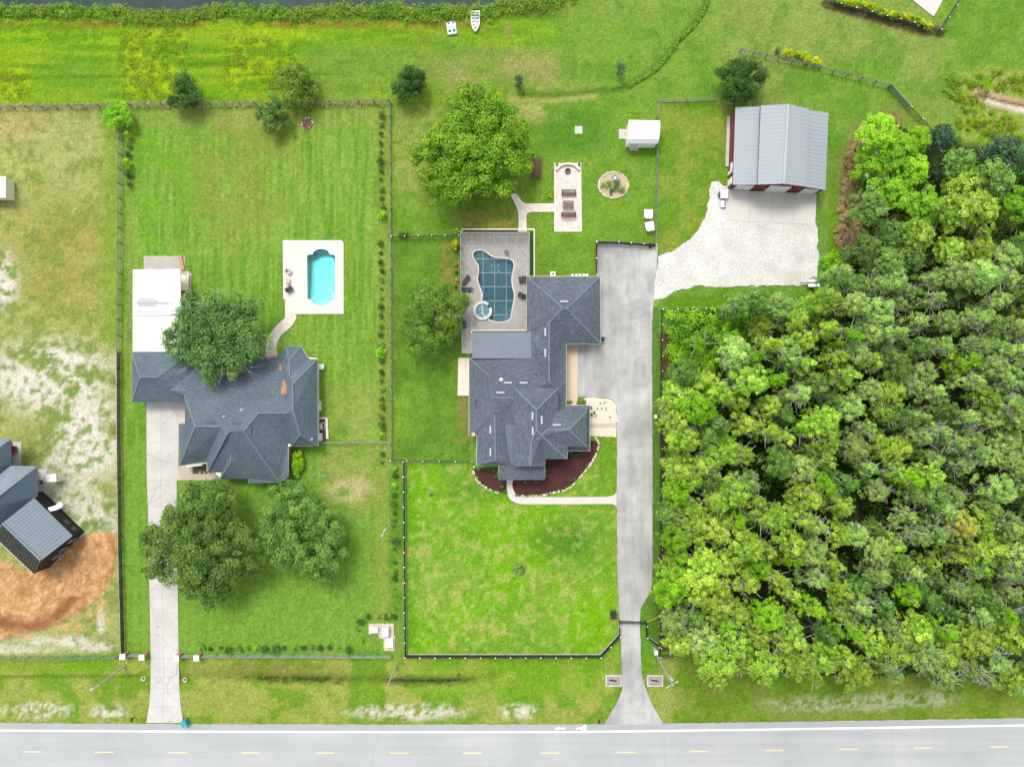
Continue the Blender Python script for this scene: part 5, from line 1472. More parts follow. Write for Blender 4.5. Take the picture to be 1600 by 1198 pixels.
# young hedge plants in rows
sap_rng = np.random.default_rng(5)
SAPS = []
for v in range(5):
    C, Rr = crown_points(sap_rng, .42, .15, .75, 9, rc=(.35, .55)); C.append((0, 0, .4)); Rr.append(.3)
    SAPS.append(leaf_mesh('hedge_plant', sap_rng, C, Rr, 26, .17, (L_dark, L_oak, L_dark, L_wisp, L_bright)[v], 1.0))
def sap_row(pts, words, group):
    for i, (x, y) in enumerate(pts):
        c = P(x, y)
        s_ = random.choice((.55, .8, .9, 1.0, 1.1, 1.25, 1.45)) * random.uniform(.9, 1.1) * (1.15 if i % 4 == 0 else 1)
        o = link('hedge_plant', SAPS[random.choice((0, 0, 1, 2, 2, 3, 4))], None, (c.x, c.y, -.05), random.uniform(0, 6.28), (s_, s_, s_ * random.uniform(.8, 1.3)))
        tag(o, nth(i + 1) + ' ' + words, 'shrub', group)
row = []
y = 182.0
while y < 735:
    if not (345 < y < 368 or 688 < y < 700): row.append((596.5 + random.uniform(-.8, .8) + (1.3 if y > 600 else 0), y + random.uniform(-1, 1)))
    y += 14.2
sap_row(row, 'young hedge plant from the back fence, along the long lawn fence', 'hedge plants along the long lawn fence')
sap_row([(616.5 + random.uniform(-.8, .8), yy) for yy in (731, 742, 758, 772, 786, 800, 811, 822, 842, 857, 876, 890, 902, 919, 931, 948, 961)], 'young hedge plant from the house, along the black fence', 'hedge plants along the black fence')
sap_row([(611 - 3 + 0, 960), (604, 961), (591, 961.5), (576, 960.5), (563, 969), (561, 984), (563.5, 997)], 'young hedge plant of the bend round the white pump boxes', 'hedge plants round the pump boxes')
sap_row([(316 + 14.35 * k + random.uniform(-1, 1), 1010.5 + random.uniform(-.8, .8)) for k in range(17)], 'young hedge plant from the driveway, along the grey road fence', 'hedge plants along the road fence')
sap_row([(203 + random.uniform(-.6, .6), yy) for yy in (215, 229, 244, 258, 274, 289)], 'young hedge plant from the back, beside the dry lot fence', 'hedge plants beside the dry lot')

# ------------------------------------------------------------------ the wood
f_rng = np.random.default_rng(77)
def wood_variant(kind, k, dome):
    rng = np.random.default_rng(900 + k)
    R = 2.7
    m, tw = {'lime': (L_lime, 5), 'pale': (L_pale, 18), 'bright': (L_bright, 2), 'dark': (L_oak, 4), 'tan': (L_tan, 10), 'blue': (L_blue, 2)}[kind]
    if dome:
        C, Rr = crown_points(rng, R, 6.6, 5.0, 85, rc=(.10, .22), fill=.3)
        for i in range(8):
            a = rng.uniform(0, 6.28); C.append((R * .6 * math.cos(a), R * .6 * math.sin(a), rng.uniform(4.6, 7.0))); Rr.append(R * .18)
        per, leaf = 62, .25
    else:
        C, Rr = [], []
        lean = rng.normal(size=2) * .4
        for i in range(70):
            t = rng.uniform(0, 1) ** .8; z = 4.6 + 7.6 * t
            a = rng.uniform(0, 6.28); lim = R * (1.0 - .72 * t ** 1.5) * (.8 + .25 * math.sin(3 * a + k) + .12 * math.sin(5 * a))
            u = rng.uniform(.35, 1.0) ** .6
            C.append((lim * u * math.cos(a) + lean[0] * t, lim * u * math.sin(a) + lean[1] * t, z - .5 * u)); Rr.append(R * rng.uniform(.11, .21))
        per, leaf = 58, .24
    crown = leaf_mesh('crown', rng, C, Rr, per, leaf, m, .75, .45, .52, shell=(.5, 1.1))
    tb = MB()
    ln = rng.normal(size=2) * .3
    tb.tube([(0, 0, -.3), (ln[0] * .4, ln[1] * .4, 5), (ln[0], ln[1], 9.5), (ln[0] * 1.1, ln[1] * 1.1, 11.6)], [.24, .17, .11, .04], 6)
    for i in range(9):
        a = rng.uniform(0, 6.28); z = rng.uniform(3.5, 10); e = R * rng.uniform(.5, .95)
        tb.tube([(ln[0] * .9, ln[1] * .9, z), (e * math.cos(a), e * math.sin(a), z + e * .45)], [.07, .02], 4)
    trunk = tb.mesh('trunk', M_pale, smooth=True)
    tw_ = twig_mesh(rng, R * (1 if dome else .8), 6.6, 5.0, tw, M_pale, .032)
    return crown, trunk, tw_
WV = {(k, dm): [wood_variant(k, 20 * i + j + 10 * dm, dm) for j in range(3)] for i, k in enumerate(('lime', 'pale', 'bright', 'dark', 'tan', 'blue')) for dm in (0, 1)}
FPX = np.array(FOREST)
cand = []
def far_enough(x, y, d):
    return all((x - a) ** 2 + (y - b) ** 2 > d * d for a, b, *_ in cand)
# trees one can point out in the photo: px, py, radius px, kind
NAMED = [(1372, 208, 34, 'bright'), (1400, 240, 40, 'bright'), (1425, 262, 30, 'bright'), (1392, 296, 36, 'bright'), (1445, 320, 33, 'bright'), (1470, 216, 24, 'blue'), (1510, 290, 36, 'lime'), (1530, 330, 32, 'lime'), (1498, 255, 26, 'dark'), (1572, 240, 30, 'blue'), (1592, 318, 30, 'bright'),
         (1350, 390, 26, 'dark'), (1432, 368, 28, 'lime'), (1558, 235, 24, 'blue'), (1075, 610, 36, 'lime'), (1090, 640, 30, 'bright'), (1082, 812, 36, 'lime'), (1055, 905, 30, 'bright'), (1090, 905, 38, 'lime'), (1053, 968, 24, 'pale'), (1060, 1000, 26, 'lime'), (1120, 945, 30, 'lime'), (1120, 1040, 32, 'lime'), (1192, 1040, 30, 'lime'),
         (1100, 1000, 30, 'pale'), (1330, 1045, 34, 'lime'), (1470, 1018, 34, 'lime'), (1520, 1000, 32, 'lime'), (1575, 990, 36, 'lime'), (1495, 820, 24, 'tan'), (1540, 860, 40, 'lime'), (1590, 870, 26, 'pale'), (1125, 700, 34, 'lime'), (1150, 555, 32, 'pale'), (1215, 480, 26, 'pale'), (1290, 470, 24, 'lime'), (1360, 610, 22, 'pale'), (1180, 470, 24, 'dark'), (1042, 925, 26, 'bright'), (1045, 890, 20, 'lime'), (1062, 730, 28, 'lime'), (1060, 770, 24, 'bright'), (1066, 685, 26, 'lime'), (1112, 820, 30, 'lime'), (1140, 770, 30, 'lime'), (1160, 850, 32, 'lime'), (1150, 1000, 26, 'lime'), (1240, 1035, 28, 'lime'), (1285, 1025, 30, 'lime'), (1395, 1020, 30, 'lime'), (1430, 985, 30, 'lime')]
for t in NAMED: cand.append((*t, 1))
tries = 0
while tries < 20000 and len(cand) < 298:
    tries += 1
    x = f_rng.uniform(1040, 1640); y = f_rng.uniform(190, 1080)
    ins = inpoly(np.array([x]), np.array([y]), FOREST)[0]
    if not ins: continue
    thin = 1.35 if y < 420 else 1.0
    if not far_enough(x, y, 26.5 * thin): continue
    if 1470 < x < 1600 and 350 < y < 385: continue
    if x < 1170 and y < 560 and f_rng.random() < .85: continue
    u = (x - 1040) / 560
    p = f_rng.random()
    if y < 400: kind = 'bright' if p < .4 else ('dark' if p < .7 else 'lime')
    else: w_ = u + .4 * (1 - (y - 420) / 650) - .3; kind = ('pale' if p < w_ * .8 else 'lime' if p < .72 else 'bright' if p < .80 else 'pale' if (p > .965 and u > .5) else 'dark')
    cand.append((x, y, f_rng.uniform(19, 29) if y > 420 else f_rng.uniform(22, 34), kind, 1 if (y < 420 or f_rng.random() < .25) else 0))
KW = {'lime': 'lime green', 'pale': 'pale grey-green', 'bright': 'bright green', 'dark': 'mid green', 'tan': 'yellowish tan', 'blue': 'dark blue-green'}
used = set()
ONES = 'zero one two three four five six seven eight nine ten eleven twelve thirteen fourteen fifteen sixteen seventeen eighteen nineteen'.split()
def word(n):
    if n < 20: return ONES[max(0, n)]
    if n >= 100: return 'a hundred' + ('' if n == 100 else ' and ' + word(n - 100))
    t = 'x x twenty thirty forty fifty sixty seventy eighty ninety'.split()[n // 10]
    return t + ('-' + ONES[n % 10] if n % 10 else '')
for x, y, r, kind, dm in cand:
    top = f_rng.uniform(.72, 1.2) * (0.8 if y < 420 else 1.0)
    sc_ = r * S * (H - 9.5) / H / 2.7
    zc = 9.0 * top
    c = P(x, y, zc)
    cr, tk, tw = WV[(kind, int(dm))][f_rng.integers(0, 3)]
    dr = round((599 - 1126) * -S + c.y); dd = round(c.x - (1019 - 800) * S)
    lab = f'{KW[kind]} tree in the wood, {word(dr)} metres from the road and {word(dd)} from the driveway'
    while lab in used:
        dd += 1; lab = f'{KW[kind]} tree in the wood, {word(dr)} metres from the road and {word(dd)} from the driveway'
    used.add(lab)
    root = empty('woodland_tree', (c.x, c.y, 0), lab, 'tree', 'trees of the wood')
    rz = f_rng.uniform(0, 6.28); s3 = (sc_, sc_ * f_rng.uniform(.9, 1.1), top)
    link('crown', cr, root, (c.x, c.y, 0), rz, s3)
    link('trunk', tk, root, (c.x, c.y, 0), rz, (1, 1, top))
    link('bare_branches', tw, root, (c.x, c.y, 0), rz, s3)

def scatter(name, pts, rr, hh, per, leaf, m, seed, label, cat=None, up=.6, lo=-.2, squash=.8, aspect=.62, jit=.55):
    rng = np.random.default_rng(seed)
    C = []
    for (x, y), h in zip(pts, hh):
        p = P(x, y, h); C.append((p.x, p.y, h))
    o = link(name, leaf_mesh(name, rng, C, rr, per, leaf, m, squash, up, jit, lo=lo, aspect=aspect))
    return tag(o, label, kind='stuff')
def in_area(n, poly, seed):
    rng = np.random.default_rng(seed); a = np.array(poly); out = []
    while len(out) < n:
        X = rng.uniform(a[:, 0].min(), a[:, 0].max(), 400); Y = rng.uniform(a[:, 1].min(), a[:, 1].max(), 400)
        k = inpoly(X, Y, poly); out += list(zip(X[k], Y[k]))
    return out[:n]
r_ = np.random.default_rng(3)
pts = in_area(900, FOREST, 4)
scatter('undergrowth', pts, r_.uniform(.6, 1.6, 900), r_.uniform(.4, 4.6, 900), 52, .36, L_under, 5, 'dark green undergrowth covering the floor of the wood')
thick = [(1040, 488), (1100, 486), (1165, 478), (1175, 520), (1165, 560), (1120, 580), (1070, 590), (1048, 560)]
pts = in_area(190, thick, 6)
scatter('thicket', pts, r_.uniform(.5, 1.2, 190), r_.uniform(.3, 2.4, 190), 70, .28, L_bright, 7, 'bright green thicket at the driveway corner of the wood')
edge = [(1042, 590), (1056, 590), (1060, 900), (1054, 1010), (1040, 1010)]
pts = in_area(170, edge, 8)
scatter('thicket', pts, r_.uniform(.4, 1.0, 170), r_.uniform(.3, 2.8, 170), 60, .26, L_bright, 9, 'bright green creepers along the driveway side of the wood')
strip = catmull([(1392, 182), (1352, 196), (1330, 225), (1318, 280), (1308, 340), (1308, 385), (1340, 385), (1346, 340), (1344, 270), (1350, 225), (1390, 196)], 3)
pts = in_area(300, strip, 10)
scatter('dry_brush', pts, r_.uniform(.2, .55, 300), r_.uniform(.1, .5, 300), 30, .34, L_straw, 11, 'tan dry brush along the barn side of the wood', up=.9, aspect=.16, jit=.8)
pts = in_area(70, [(1290, 395), (1325, 390), (1330, 450), (1300, 475), (1288, 455)], 12)
scatter('thicket', pts, r_.uniform(.4, .9, 70), r_.uniform(.3, 1.4, 70), 60, .28, L_bright, 13, 'green scrub between the gravel yard and the wood')
pts = in_area(90, [(1470, 130), (1540, 110), (1640, 120), (1640, 145), (1560, 140), (1530, 150), (1540, 170), (1640, 200), (1640, 225), (1500, 205)], 14)
scatter('weeds', pts, r_.uniform(.3, .8, 90), r_.uniform(.0, .15, 90), 40, .26, L_weed, 15, 'bright weeds round the sandy scrape behind the wood', up=.8)
pts = in_area(160, [(1345, 340), (1600, 340), (1640, 400), (1345, 420)], 16)
scatter('dry_brush', pts, r_.uniform(.4, .9, 160), r_.uniform(.3, 1.2, 160), 34, .34, L_tan, 17, 'brownish dry scrub in the open part of the wood', up=.8, aspect=.3)
# reeds and tall grass on the canal bank
bk_pts = []
for x in np.arange(-30, 900, 3.2):
    yb = float(np.interp(x, [p[0] for p in CANAL[1:]], [p[1] for p in CANAL[1:]]))
    for k in range(3): bk_pts.append((x + r_.uniform(-2, 2), yb + r_.uniform(-2, 16) * (1 if r_.random() < .8 else 1.6)))
scatter('bank_grass', bk_pts, r_.uniform(.2, .8, len(bk_pts)), r_.uniform(-.1, .3, len(bk_pts)), 22, .45, L_grass, 18, 'tall green grass and reeds along the canal bank', up=1.0, aspect=.2, jit=.8)
pts = [(x + r_.uniform(-2, 2), 164 + r_.uniform(-4, 4) + (2 if x < 190 else 0)) for x in np.arange(0, 600, 2.6)]
scatter('fence_grass', pts, r_.uniform(.12, .35, len(pts)), r_.uniform(.05, .3, len(pts)), 16, .3, L_straw, 19, 'straw and grass grown through the back fence', up=.9, aspect=.16, jit=.8)
pts = [(x, y) for x, y in in_area(170, [(185, 50), (290, 50), (290, 152), (185, 152)], 20)] + in_area(80, [(352, 60), (460, 60), (460, 138), (352, 138)], 21) + in_area(50, [(-20, 108), (44, 108), (44, 156), (-20, 156)], 22)
scatter('weeds', pts, r_.uniform(.3, .8, 300), r_.uniform(.0, .06, 300), 22, .2, L_weed, 23, 'yellow-green weeds in patches across the back field', up=1.3, squash=.3)
pts = [(x + r_.uniform(-2, 2), y + r_.uniform(-2, 2)) for (x, y) in catmull([(985, 134), (1020, 112), (1040, 92), (1060, 64), (1080, 45), (1100, 18), (1112, -20)], 12, False) for k in range(3)]
scatter('drain_reeds', pts, r_.uniform(.12, .38, len(pts)), r_.uniform(-.15, .08, len(pts)), 14, .26, L_grass, 24, 'dark reeds growing in the curved drain', up=.8, aspect=.3)
pts = [(x + r_.uniform(-2, 2), float(np.interp(x, [p[0] for p in DITCH], [p[1] for p in DITCH])) + r_.normal() * 4) for x in list(np.arange(400, 530, 7)) + list(np.arange(612, 730, 7))]
scatter('ditch_reeds', pts, r_.uniform(.15, .4, len(pts)), r_.uniform(-.35, .0, len(pts)), 20, .25, L_under, 25, 'dark weeds lining the wet roadside ditch', up=.8, aspect=.3)

# ------------------------------------------------------------------ fences
BAY = 2.4
def wire_panel(name, m, h, pitch, w):
    mb = MB()
    x = -h
    while x < BAY:
        for sgn in (1, -1):
            x0, x1 = x, x + h
            z0, z1 = (0, h) if sgn > 0 else (h, 0)
            # clip to the bay
            t0 = max(0, (0 - x0) / h); t1 = min(1, (BAY - x0) / h)
            if t1 - t0 < .02: continue
            a = Vector((x0 + h * t0, .012 * sgn, z0 + (z1 - z0) * t0)); b = Vector((x0 + h * t1, .012 * sgn, z0 + (z1 - z0) * t1))
            d = (b - a).normalized(); n = Vector((-d.z, 0, d.x)) * w / 2; y = Vector((0, w / 2, 0))
            mb.add([a - n, a + y, a + n, b - n, b + y, b + n], [(0, 1, 4, 3), (1, 2, 5, 4), (2, 0, 3, 5)])
        x += pitch
    return mb.mesh(name, m)
FK = {}
def fence_kind(k):
    if k in FK: return FK[k]
    box = lambda nm, s, m, c=(0, 0, 0): MB().box(c, s).mesh(nm, m)
    if k == 'ranch':
        r = dict(post=box('post', (.13, .13, 1.45), M_weath, (0, 0, .65)), rails=[(z, box('rail', (BAY, .04, .11), M_weath, (BAY / 2, 0, 0))) for z in (.4, .8, 1.2)], cap=None, panel=None)
    elif k == 'pale':
        m = mat('pale_fence_board', (0.23, 0.245, 0.235), .8, .15, 1.5, .15)
        r = dict(post=box('post', (.13, .13, 1.45), M_weath, (0, 0, .65)), rails=[(z, box('rail', (BAY, .04, .14), m, (BAY / 2, 0, 0))) for z in (.3, .65, 1.0, 1.3)], cap=None, panel=None)
    elif k == 'grey':
        r = dict(post=box('post', (.09, .09, 1.35), M_weath, (0, 0, .6)), rails=[(1.2, box('rail', (BAY, .06, .07), M_weath, (BAY / 2, 0, 0))), (.1, box('rail', (BAY, .05, .12), M_weath, (BAY / 2, 0, 0)))], cap=None, panel=wire_panel('mesh_panel', M_silver, 1.1, .2, .012))
    elif k == 'black':
        r = dict(post=MB().cyl((0, 0), .045, -.1, 1.35, 8).mesh('post', M_black), rails=[(1.27, box('rail', (BAY, .06, .06), M_black, (BAY / 2, 0, 0))), (.06, box('rail', (BAY, .10, .12), mat('pale_base_board', (.36, .35, .31), .9, .15), (BAY / 2, .07, 0)))],
                 cap=MB().cyl((0, 0), .09, 1.35, 1.45, 8).mesh('post_cap', M_white), panel=wire_panel('mesh_panel', M_black, 1.22, .13, .042))
    elif k == 'cloth':
        r = dict(post=MB().cyl((0, 0), .05, -.1, 1.35, 8).mesh('post', M_darkgrey), rails=[(1.25, box('rail', (BAY, .06, .06), M_grey, (BAY / 2, 0, 0)))], cap=None, panel=wire_panel('mesh_panel', M_black, 1.2, .12, .045))
    elif k == 'wire':
        r = dict(post=MB().cyl((0, 0), .05, -.1, 1.3, 8).mesh('post', M_darkgrey), rails=[(1.2, box('rail', (BAY, .05, .05), M_darkgrey, (BAY / 2, 0, 0)))], cap=MB().cyl((0, 0), .08, 1.3, 1.38, 8).mesh('post_cap', M_white), panel=wire_panel('mesh_panel', M_darkgrey, 1.15, .18, .03))
    FK[k] = r
    return r
def fence(pts, kind, label, bay=BAY):
    K = fence_kind(kind)
    w = [P(x, y) for x, y in pts]
    root = empty('fence', w[len(w) // 2], label, 'fence')
    for i in range(len(w) - 1):
        a, b = w[i], w[i + 1]; L_ = (b - a).length; n = max(1, round(L_ / bay)); d = (b - a) / n; rz = math.atan2(d.y, d.x); sx = d.length / BAY
        for k in range(n + (1 if i == len(w) - 2 else 0)):
            p = a + d * k
            o = link('post', K['post'], root, p, rz, rot=(random.uniform(-.02, .02), random.uniform(-.02, .02), rz))
            if K['cap'] is not None: link('post_cap', K['cap'], o, p, rz)
        for k in range(n):
            p = a + d * k
            for z, m in K['rails']: link('rail', m, root, p + Vector((0, 0, z)), rot=(0, random.uniform(-.006, .006), rz), scale=(sx * .995, 1, 1))
            if K['panel'] is not None: link('mesh_panel', K['panel'], root, p + Vector((0, 0, .06)), rz, (sx, 1, 1))
    return root

fence([(190.5, 197), (190, 380), (188.5, 549)], 'ranch', 'weathered grey rail fence between the dry lot and the striped lawn')
fence([(188.5, 551), (189, 700), (191, 860), (195, 1018)], 'cloth', 'black mesh fence beside the sandy lot and orange dirt')
fence([(-20, 1026), (90, 1026), (186, 1024)], 'ranch', 'dark rail fence along the road in front of the dry lot')
fence([(316, 1022), (460, 1022.5), (612, 1023)], 'pale', 'pale grey board fence along the road from the brick pillar')
fence([(203, 1020), (225, 1021)], 'pale', 'short grey rail fence between two brick pillars')
fence([(285, 1022), (309, 1022)], 'pale', 'short grey rail fence on the lawn side of the concrete driveway')
fence([(632, 720), (634.5, 1022.5), (938, 1022.5), (967.5, 990), (967, 974)], 'black', 'black mesh fence round the front lawn with white post caps')
fence([(610, 160), (611.5, 400), (612, 717)], 'grey', 'long thin grey fence between the striped lawn and the lush lawn')
fence([(612, 718), (738, 720)], 'wire', 'dark wire fence between the lush side lawn and the front lawn')
fence([(500, 691), (611, 690.5)], 'grey', 'short grey fence from the blue-grey house to the long fence')
fence([(613, 371.5), (718, 369.5)], 'wire', 'dark wire fence meeting the corner of the screened pool')
fence([(205, 166), (330, 165), (470, 162), (608, 160.5)], 'ranch', 'weathered back fence overgrown with straw behind the striped lawn')
fence([(-20, 171), (90, 169), (178, 167)], 'ranch', 'overgrown back fence behind the dry lot')
fence([(1026, 186), (1029, 160), (1118, 158)], 'grey', 'grey fence round the paddock corner behind the white shed')
fence([(1026, 228), (1025, 300), (1023, 384)], 'grey', 'grey fence from the white shed down to the asphalt court')
fence([(931, 380), (965, 380.5), (1023, 385)], 'black', 'black fence across the head of the asphalt court')
fence([(931, 381), (931, 431)], 'black', 'short black fence between the asphalt court and the lush lawn')
fence([(1156, 100), (1156, 82), (1215, 94), (1300, 114), (1386, 137)], 'ranch', 'weathered fence with shrubs running behind the red barn')
fence([(1418, 172), (1452, 208)], 'wire', 'dark fence from the green gate into the wood')
fence([(1033, 484), (1032.5, 700), (1032, 900), (1031, 1008), (1030, 1022), (1052, 1022)], 'wire', 'wire fence with white caps along the driveway side of the wood')
fence([(1034, 484), (1100, 483), (1165, 479)], 'wire', 'wire fence along the grass below the gravel yard')
fence([(1009, 974), (1009.5, 992), (1028, 1006)], 'black', 'short black fence from the gate to the corner of the wood')
fence([(1285, 6), (1380, 31), (1464, 52), (1500, -4)], 'wire', 'dark fence round the golden hedge in the far corner')
# gates
def gate(a, b, m, label, h=1.3, boards=4):
    A_, B_ = P(*a), P(*b)
    r = empty('gate', (A_ + B_) / 2, label, 'gate')
    for p in (A_, B_): MB().box((p.x, p.y, h / 2 + .05), (.16, .16, h + .25)).build('gate_post', m, r)
    for k in range(boards):
        z = .15 + (h - .2) * k / (boards - 1)
        MB().bar(A_.lerp(B_, .02) + Vector((0, 0, z)), A_.lerp(B_, .98) + Vector((0, 0, z)), .06, .09 if boards < 6 else .16).build('gate_rail', m, r)
    for t in (.03, .5, .97):
        p = A_.lerp(B_, t); MB().box((p.x, p.y + .03, h / 2 + .05), (.07, .07, h)).build('gate_stile', m, r)
    return r
gate((968, 969.5), (1008.5, 970.5), M_black, 'black double-rail gate across the asphalt driveway')
gate((1388, 138), (1416, 170), mat('green_gate_paint', (0.20, 0.30, 0.22), .6, .08), 'pale green board gate in the fence behind the barn', 1.3, 7)

# ------------------------------------------------------------------ pool screen frame
M_alu = mat('grey_aluminium', (0.25, 0.26, 0.27), 0.45, .05)
M_screen = screen_mat('insect_screen', (0.05, 0.05, 0.05), .13)
M_screenw = screen_mat('insect_screen_wall', (0.055, 0.07, 0.085), .6)
cg = P(774, 445)
cage = empty('pool_enclosure', (cg.x, cg.y, 0), 'grey aluminium screen frame over the teal pool', 'enclosure')
ZC = 3.0
gx = [P(x, 445, ZC).x for x in (719.5, 737.5, 755, 773, 791, 808.5, 826.5)]
gy = [P(800, y, ZC).y for y in (363.5, 384, 405, 426.5, 448, 470, 492, 514.5)]
def cbar(a, b, nm='beam', w=.06, h=.10, m=M_alu): MB().bar(a, b, w, h).build(nm, m, cage)
for x in gx: cbar((x, gy[0], ZC), (x, gy[-1], ZC), 'roof_beam', .07, .12)
for y in gy: cbar((gx[0], y, ZC + .11), (gx[-1], y, ZC + .11), 'purlin', .06, .08)
for x in gx: cbar((x, gy[0], .07), (x, gy[0], ZC - .06), 'post', .08, .08)
for y in gy[1:]:
    cbar((gx[0], y, .07), (gx[0], y, ZC - .06), 'post', .08, .08)
    if y > P(0, 432, 3).y: cbar((gx[-1], y, .07), (gx[-1], y, ZC - .06), 'post', .08, .08)
cbar((gx[0], gy[0], 1.0), (gx[-1], gy[0], 1.0), 'chair_rail', .06, .06); cbar((gx[0], gy[0], 1.0), (gx[0], gy[-1], 1.0), 'chair_rail', .06, .06)
M_brace = mat('dark_brace_metal', (0.13, 0.13, 0.13), .5, .05)
for a, b in (((0, 0), (1, 1)), ((2, 0), (1, 1)), ((2, 0), (3, 1)), ((4, 0), (3, 1)), ((4, 0), (5, 1)), ((6, 0), (5, 1)), ((5, 1), (6, 2)), ((1, 1), (0, 2)), ((0, 2), (1, 3)), ((1, 3), (0, 4)), ((6, 2), (5, 3)), ((5, 3), (6, 4)), ((0, 6), (1, 7)), ((0, 6), (1, 5))):
    cbar((gx[a[0]], gy[a[1]], ZC + .035), (gx[b[0]], gy[b[1]], ZC + .035), 'brace', .05, .05, M_brace)
for i in range(6):
    for j in range(7):
        MB().add([(gx[i], gy[j], ZC + .065), (gx[i + 1], gy[j], ZC + .065), (gx[i + 1], gy[j + 1], ZC + .065), (gx[i], gy[j + 1], ZC + .065)], [(0, 3, 2, 1)]).build('screen_panel', M_screen, cage)
for i in range(6):
    MB().add([(gx[i], gy[0], .1), (gx[i + 1], gy[0], .1), (gx[i + 1], gy[0], ZC), (gx[i], gy[0], ZC)], [(0, 1, 2, 3)]).build('screen_panel', M_screenw, cage)
for j in range(7):
    MB().add([(gx[0], gy[j], .1), (gx[0], gy[j + 1], .1), (gx[0], gy[j + 1], ZC), (gx[0], gy[j], ZC)], [(0, 1, 2, 3)]).build('screen_panel', M_screenw, cage)
# side passage of the frame
for x in (722, 729.5, 737):
    cbar(P(x, 517, 2.6), P(x, 552, 2.6), 'roof_beam', .07, .1)
for y in (535, 551.5):
    cbar(P(722, y, 2.68), P(737, y, 2.68), 'purlin', .06, .08)
    for x in (722, 737): p = P(x, y, 2.6); cbar((p.x, p.y, .05), (p.x, p.y, 2.55), 'post', .08, .08)
# cream kerb round the enclosure
sheet('kerb', [(721, 357.5), (835.5, 357.5), (835.5, 431.5), (833.8, 431.5), (833.8, 359.5), (722.5, 359.5), (722.5, 364), (721, 364)], .10, mat('cream_kerb', (.60, .57, .42), .8, .06))
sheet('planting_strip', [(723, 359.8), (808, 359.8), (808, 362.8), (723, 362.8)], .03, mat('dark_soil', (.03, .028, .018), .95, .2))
sheet('planting_strip', [(828, 362), (833.5, 362), (833.5, 431), (828, 431)], .03, mat('dark_turf', A(52, 92, 26), .95, .2, 1, .3, 6))  # narrow strip of darker green turf

# ------------------------------------------------------------------ furniture
M_dark = mat('charcoal_fabric', (0.035, 0.042, 0.05), .9, .1)
M_steel = mat('steel_frame', (0.22, 0.23, 0.24), .4, .1)
def rot2(x, y, a): return (x * math.cos(a) - y * math.sin(a), x * math.sin(a) + y * math.cos(a))
def lounger(px, py, ang, label, z=.07, L_=1.9, w=.66):
    c = P(px, py); a = math.radians(ang)
    r = empty('lounge_chair', (c.x, c.y, z), label, 'lounge chair', 'dark loungers under the screen frame')
    def q(x, y, zz): u = rot2(x, y, a); return Vector((c.x + u[0], c.y + u[1], z + zz))
    MB().bar(q(-L_ / 2, 0, .34), q(L_ * .15, 0, .34), w, .08).build('seat', M_dark, r)
    MB().bar(q(L_ * .15, 0, .34), q(L_ / 2, 0, .75), w, .08).build('backrest', M_dark, r)
    for s_ in (-1, 1): MB().bar(q(-L_ / 2, s_ * w / 2, .28), q(L_ * .45, s_ * w / 2, .28), .05, .06).build('side_rail', M_black, r)
    for x in (-L_ * .42, L_ * .35):
        for s_ in (-1, 1): MB().bar(q(x, s_ * w / 2, 0), q(x, s_ * w / 2, .3), .05, .05).build('leg', M_black, r)
    return r
def chair(px, py, ang, label, z, m_seat, m_frame, w=.7, name='patio_chair', group=None):
    c = P(px, py); a = math.radians(ang)
    r = empty(name, (c.x, c.y, z), label, 'chair', group)
    def q(x, y, zz): u = rot2(x, y, a); return Vector((c.x + u[0], c.y + u[1], z + zz))
    MB().bar(q(-w / 2, 0, .42), q(w / 2, 0, .40), w * .9, .10).build('seat', m_seat, r)
    MB().bar(q(-w / 2, 0, .42), q(-w / 2 - .22, 0, .95), w * .9, .09).build('backrest', m_seat, r)
    for s_ in (-1, 1):
        MB().bar(q(-w / 2, s_ * w * .52, .62), q(w / 2, s_ * w * .52, .62), .08, .05).build('armrest', m_frame, r)
        for x in (-w * .45, w * .45): MB().bar(q(x, s_ * w * .5, 0), q(x, s_ * w * .5, .6), .05, .05).build('leg', m_frame, r)
    return r
lounger(728, 439.5, 55, 'dark lounger lying at a slant beside the teal pool')
lounger(730, 453, 180, 'dark lounger pointing straight at the teal pool')
chair(725, 465, 0, 'upper of two dark chairs by the screen below the loungers', .07, M_dark, M_black, .8)
chair(727, 474, 0, 'lower of two dark chairs by the screen below the loungers', .07, M_dark, M_black, .7)
chair(815.5, 438, 190, 'dark chair alone beside the charcoal roof edge', .07, M_dark, M_black, 1.0)
chair(812.5, 461, 150, 'dark chair nearer the pool in the pair below the lone chair', .07, M_dark, M_black, .75)
chair(819, 464, 180, 'dark chair against the roof edge in the pair below the lone chair', .07, M_dark, M_black, .7)
c = P(791.3, 395)
t = empty('patio_table', (c.x, c.y, .07), 'round dark table near the narrow end of the teal pool', 'table')
MB().cyl((c.x, c.y), .36, .62, .67, 18).build('tabletop', mat('dark_slate_top', (.10, .095, .09), .6), t); MB().cyl((c.x, c.y), .05, .07, .62, 8).build('pedestal', M_black, t); MB().cyl((c.x, c.y), .22, .07, .11, 12).build('base', M_black, t)
c = P(725.5, 508)
t = empty('storage_box', (c.x, c.y, .05), 'dark green storage box half under the wispy tree', 'box')
MB().box((c.x, c.y, .4), (.62, 1.2, .7)).build('body', mat('green_plastic', (.035, .075, .06), .6), t); MB().box((c.x, c.y, .78), (.68, 1.26, .07)).build('lid', mat('green_lid', (.05, .10, .085), .5), t)
chair(453, 426, -35, 'pale metal chair on the white pool deck', .06, M_vent, M_steel, .6)
chair(454.5, 452, 35, 'dark cushioned chair on the white pool deck', .06, M_dark, M_darkgrey, .85)
c = P(451, 440)
t = empty('side_table', (c.x, c.y, .06), 'square tan table between the two deck chairs', 'table')
MB().box((c.x, c.y, .45), (.62, .72, .05)).build('tabletop', mat('tan_table_top', (.55, .34, .19), .7), t)
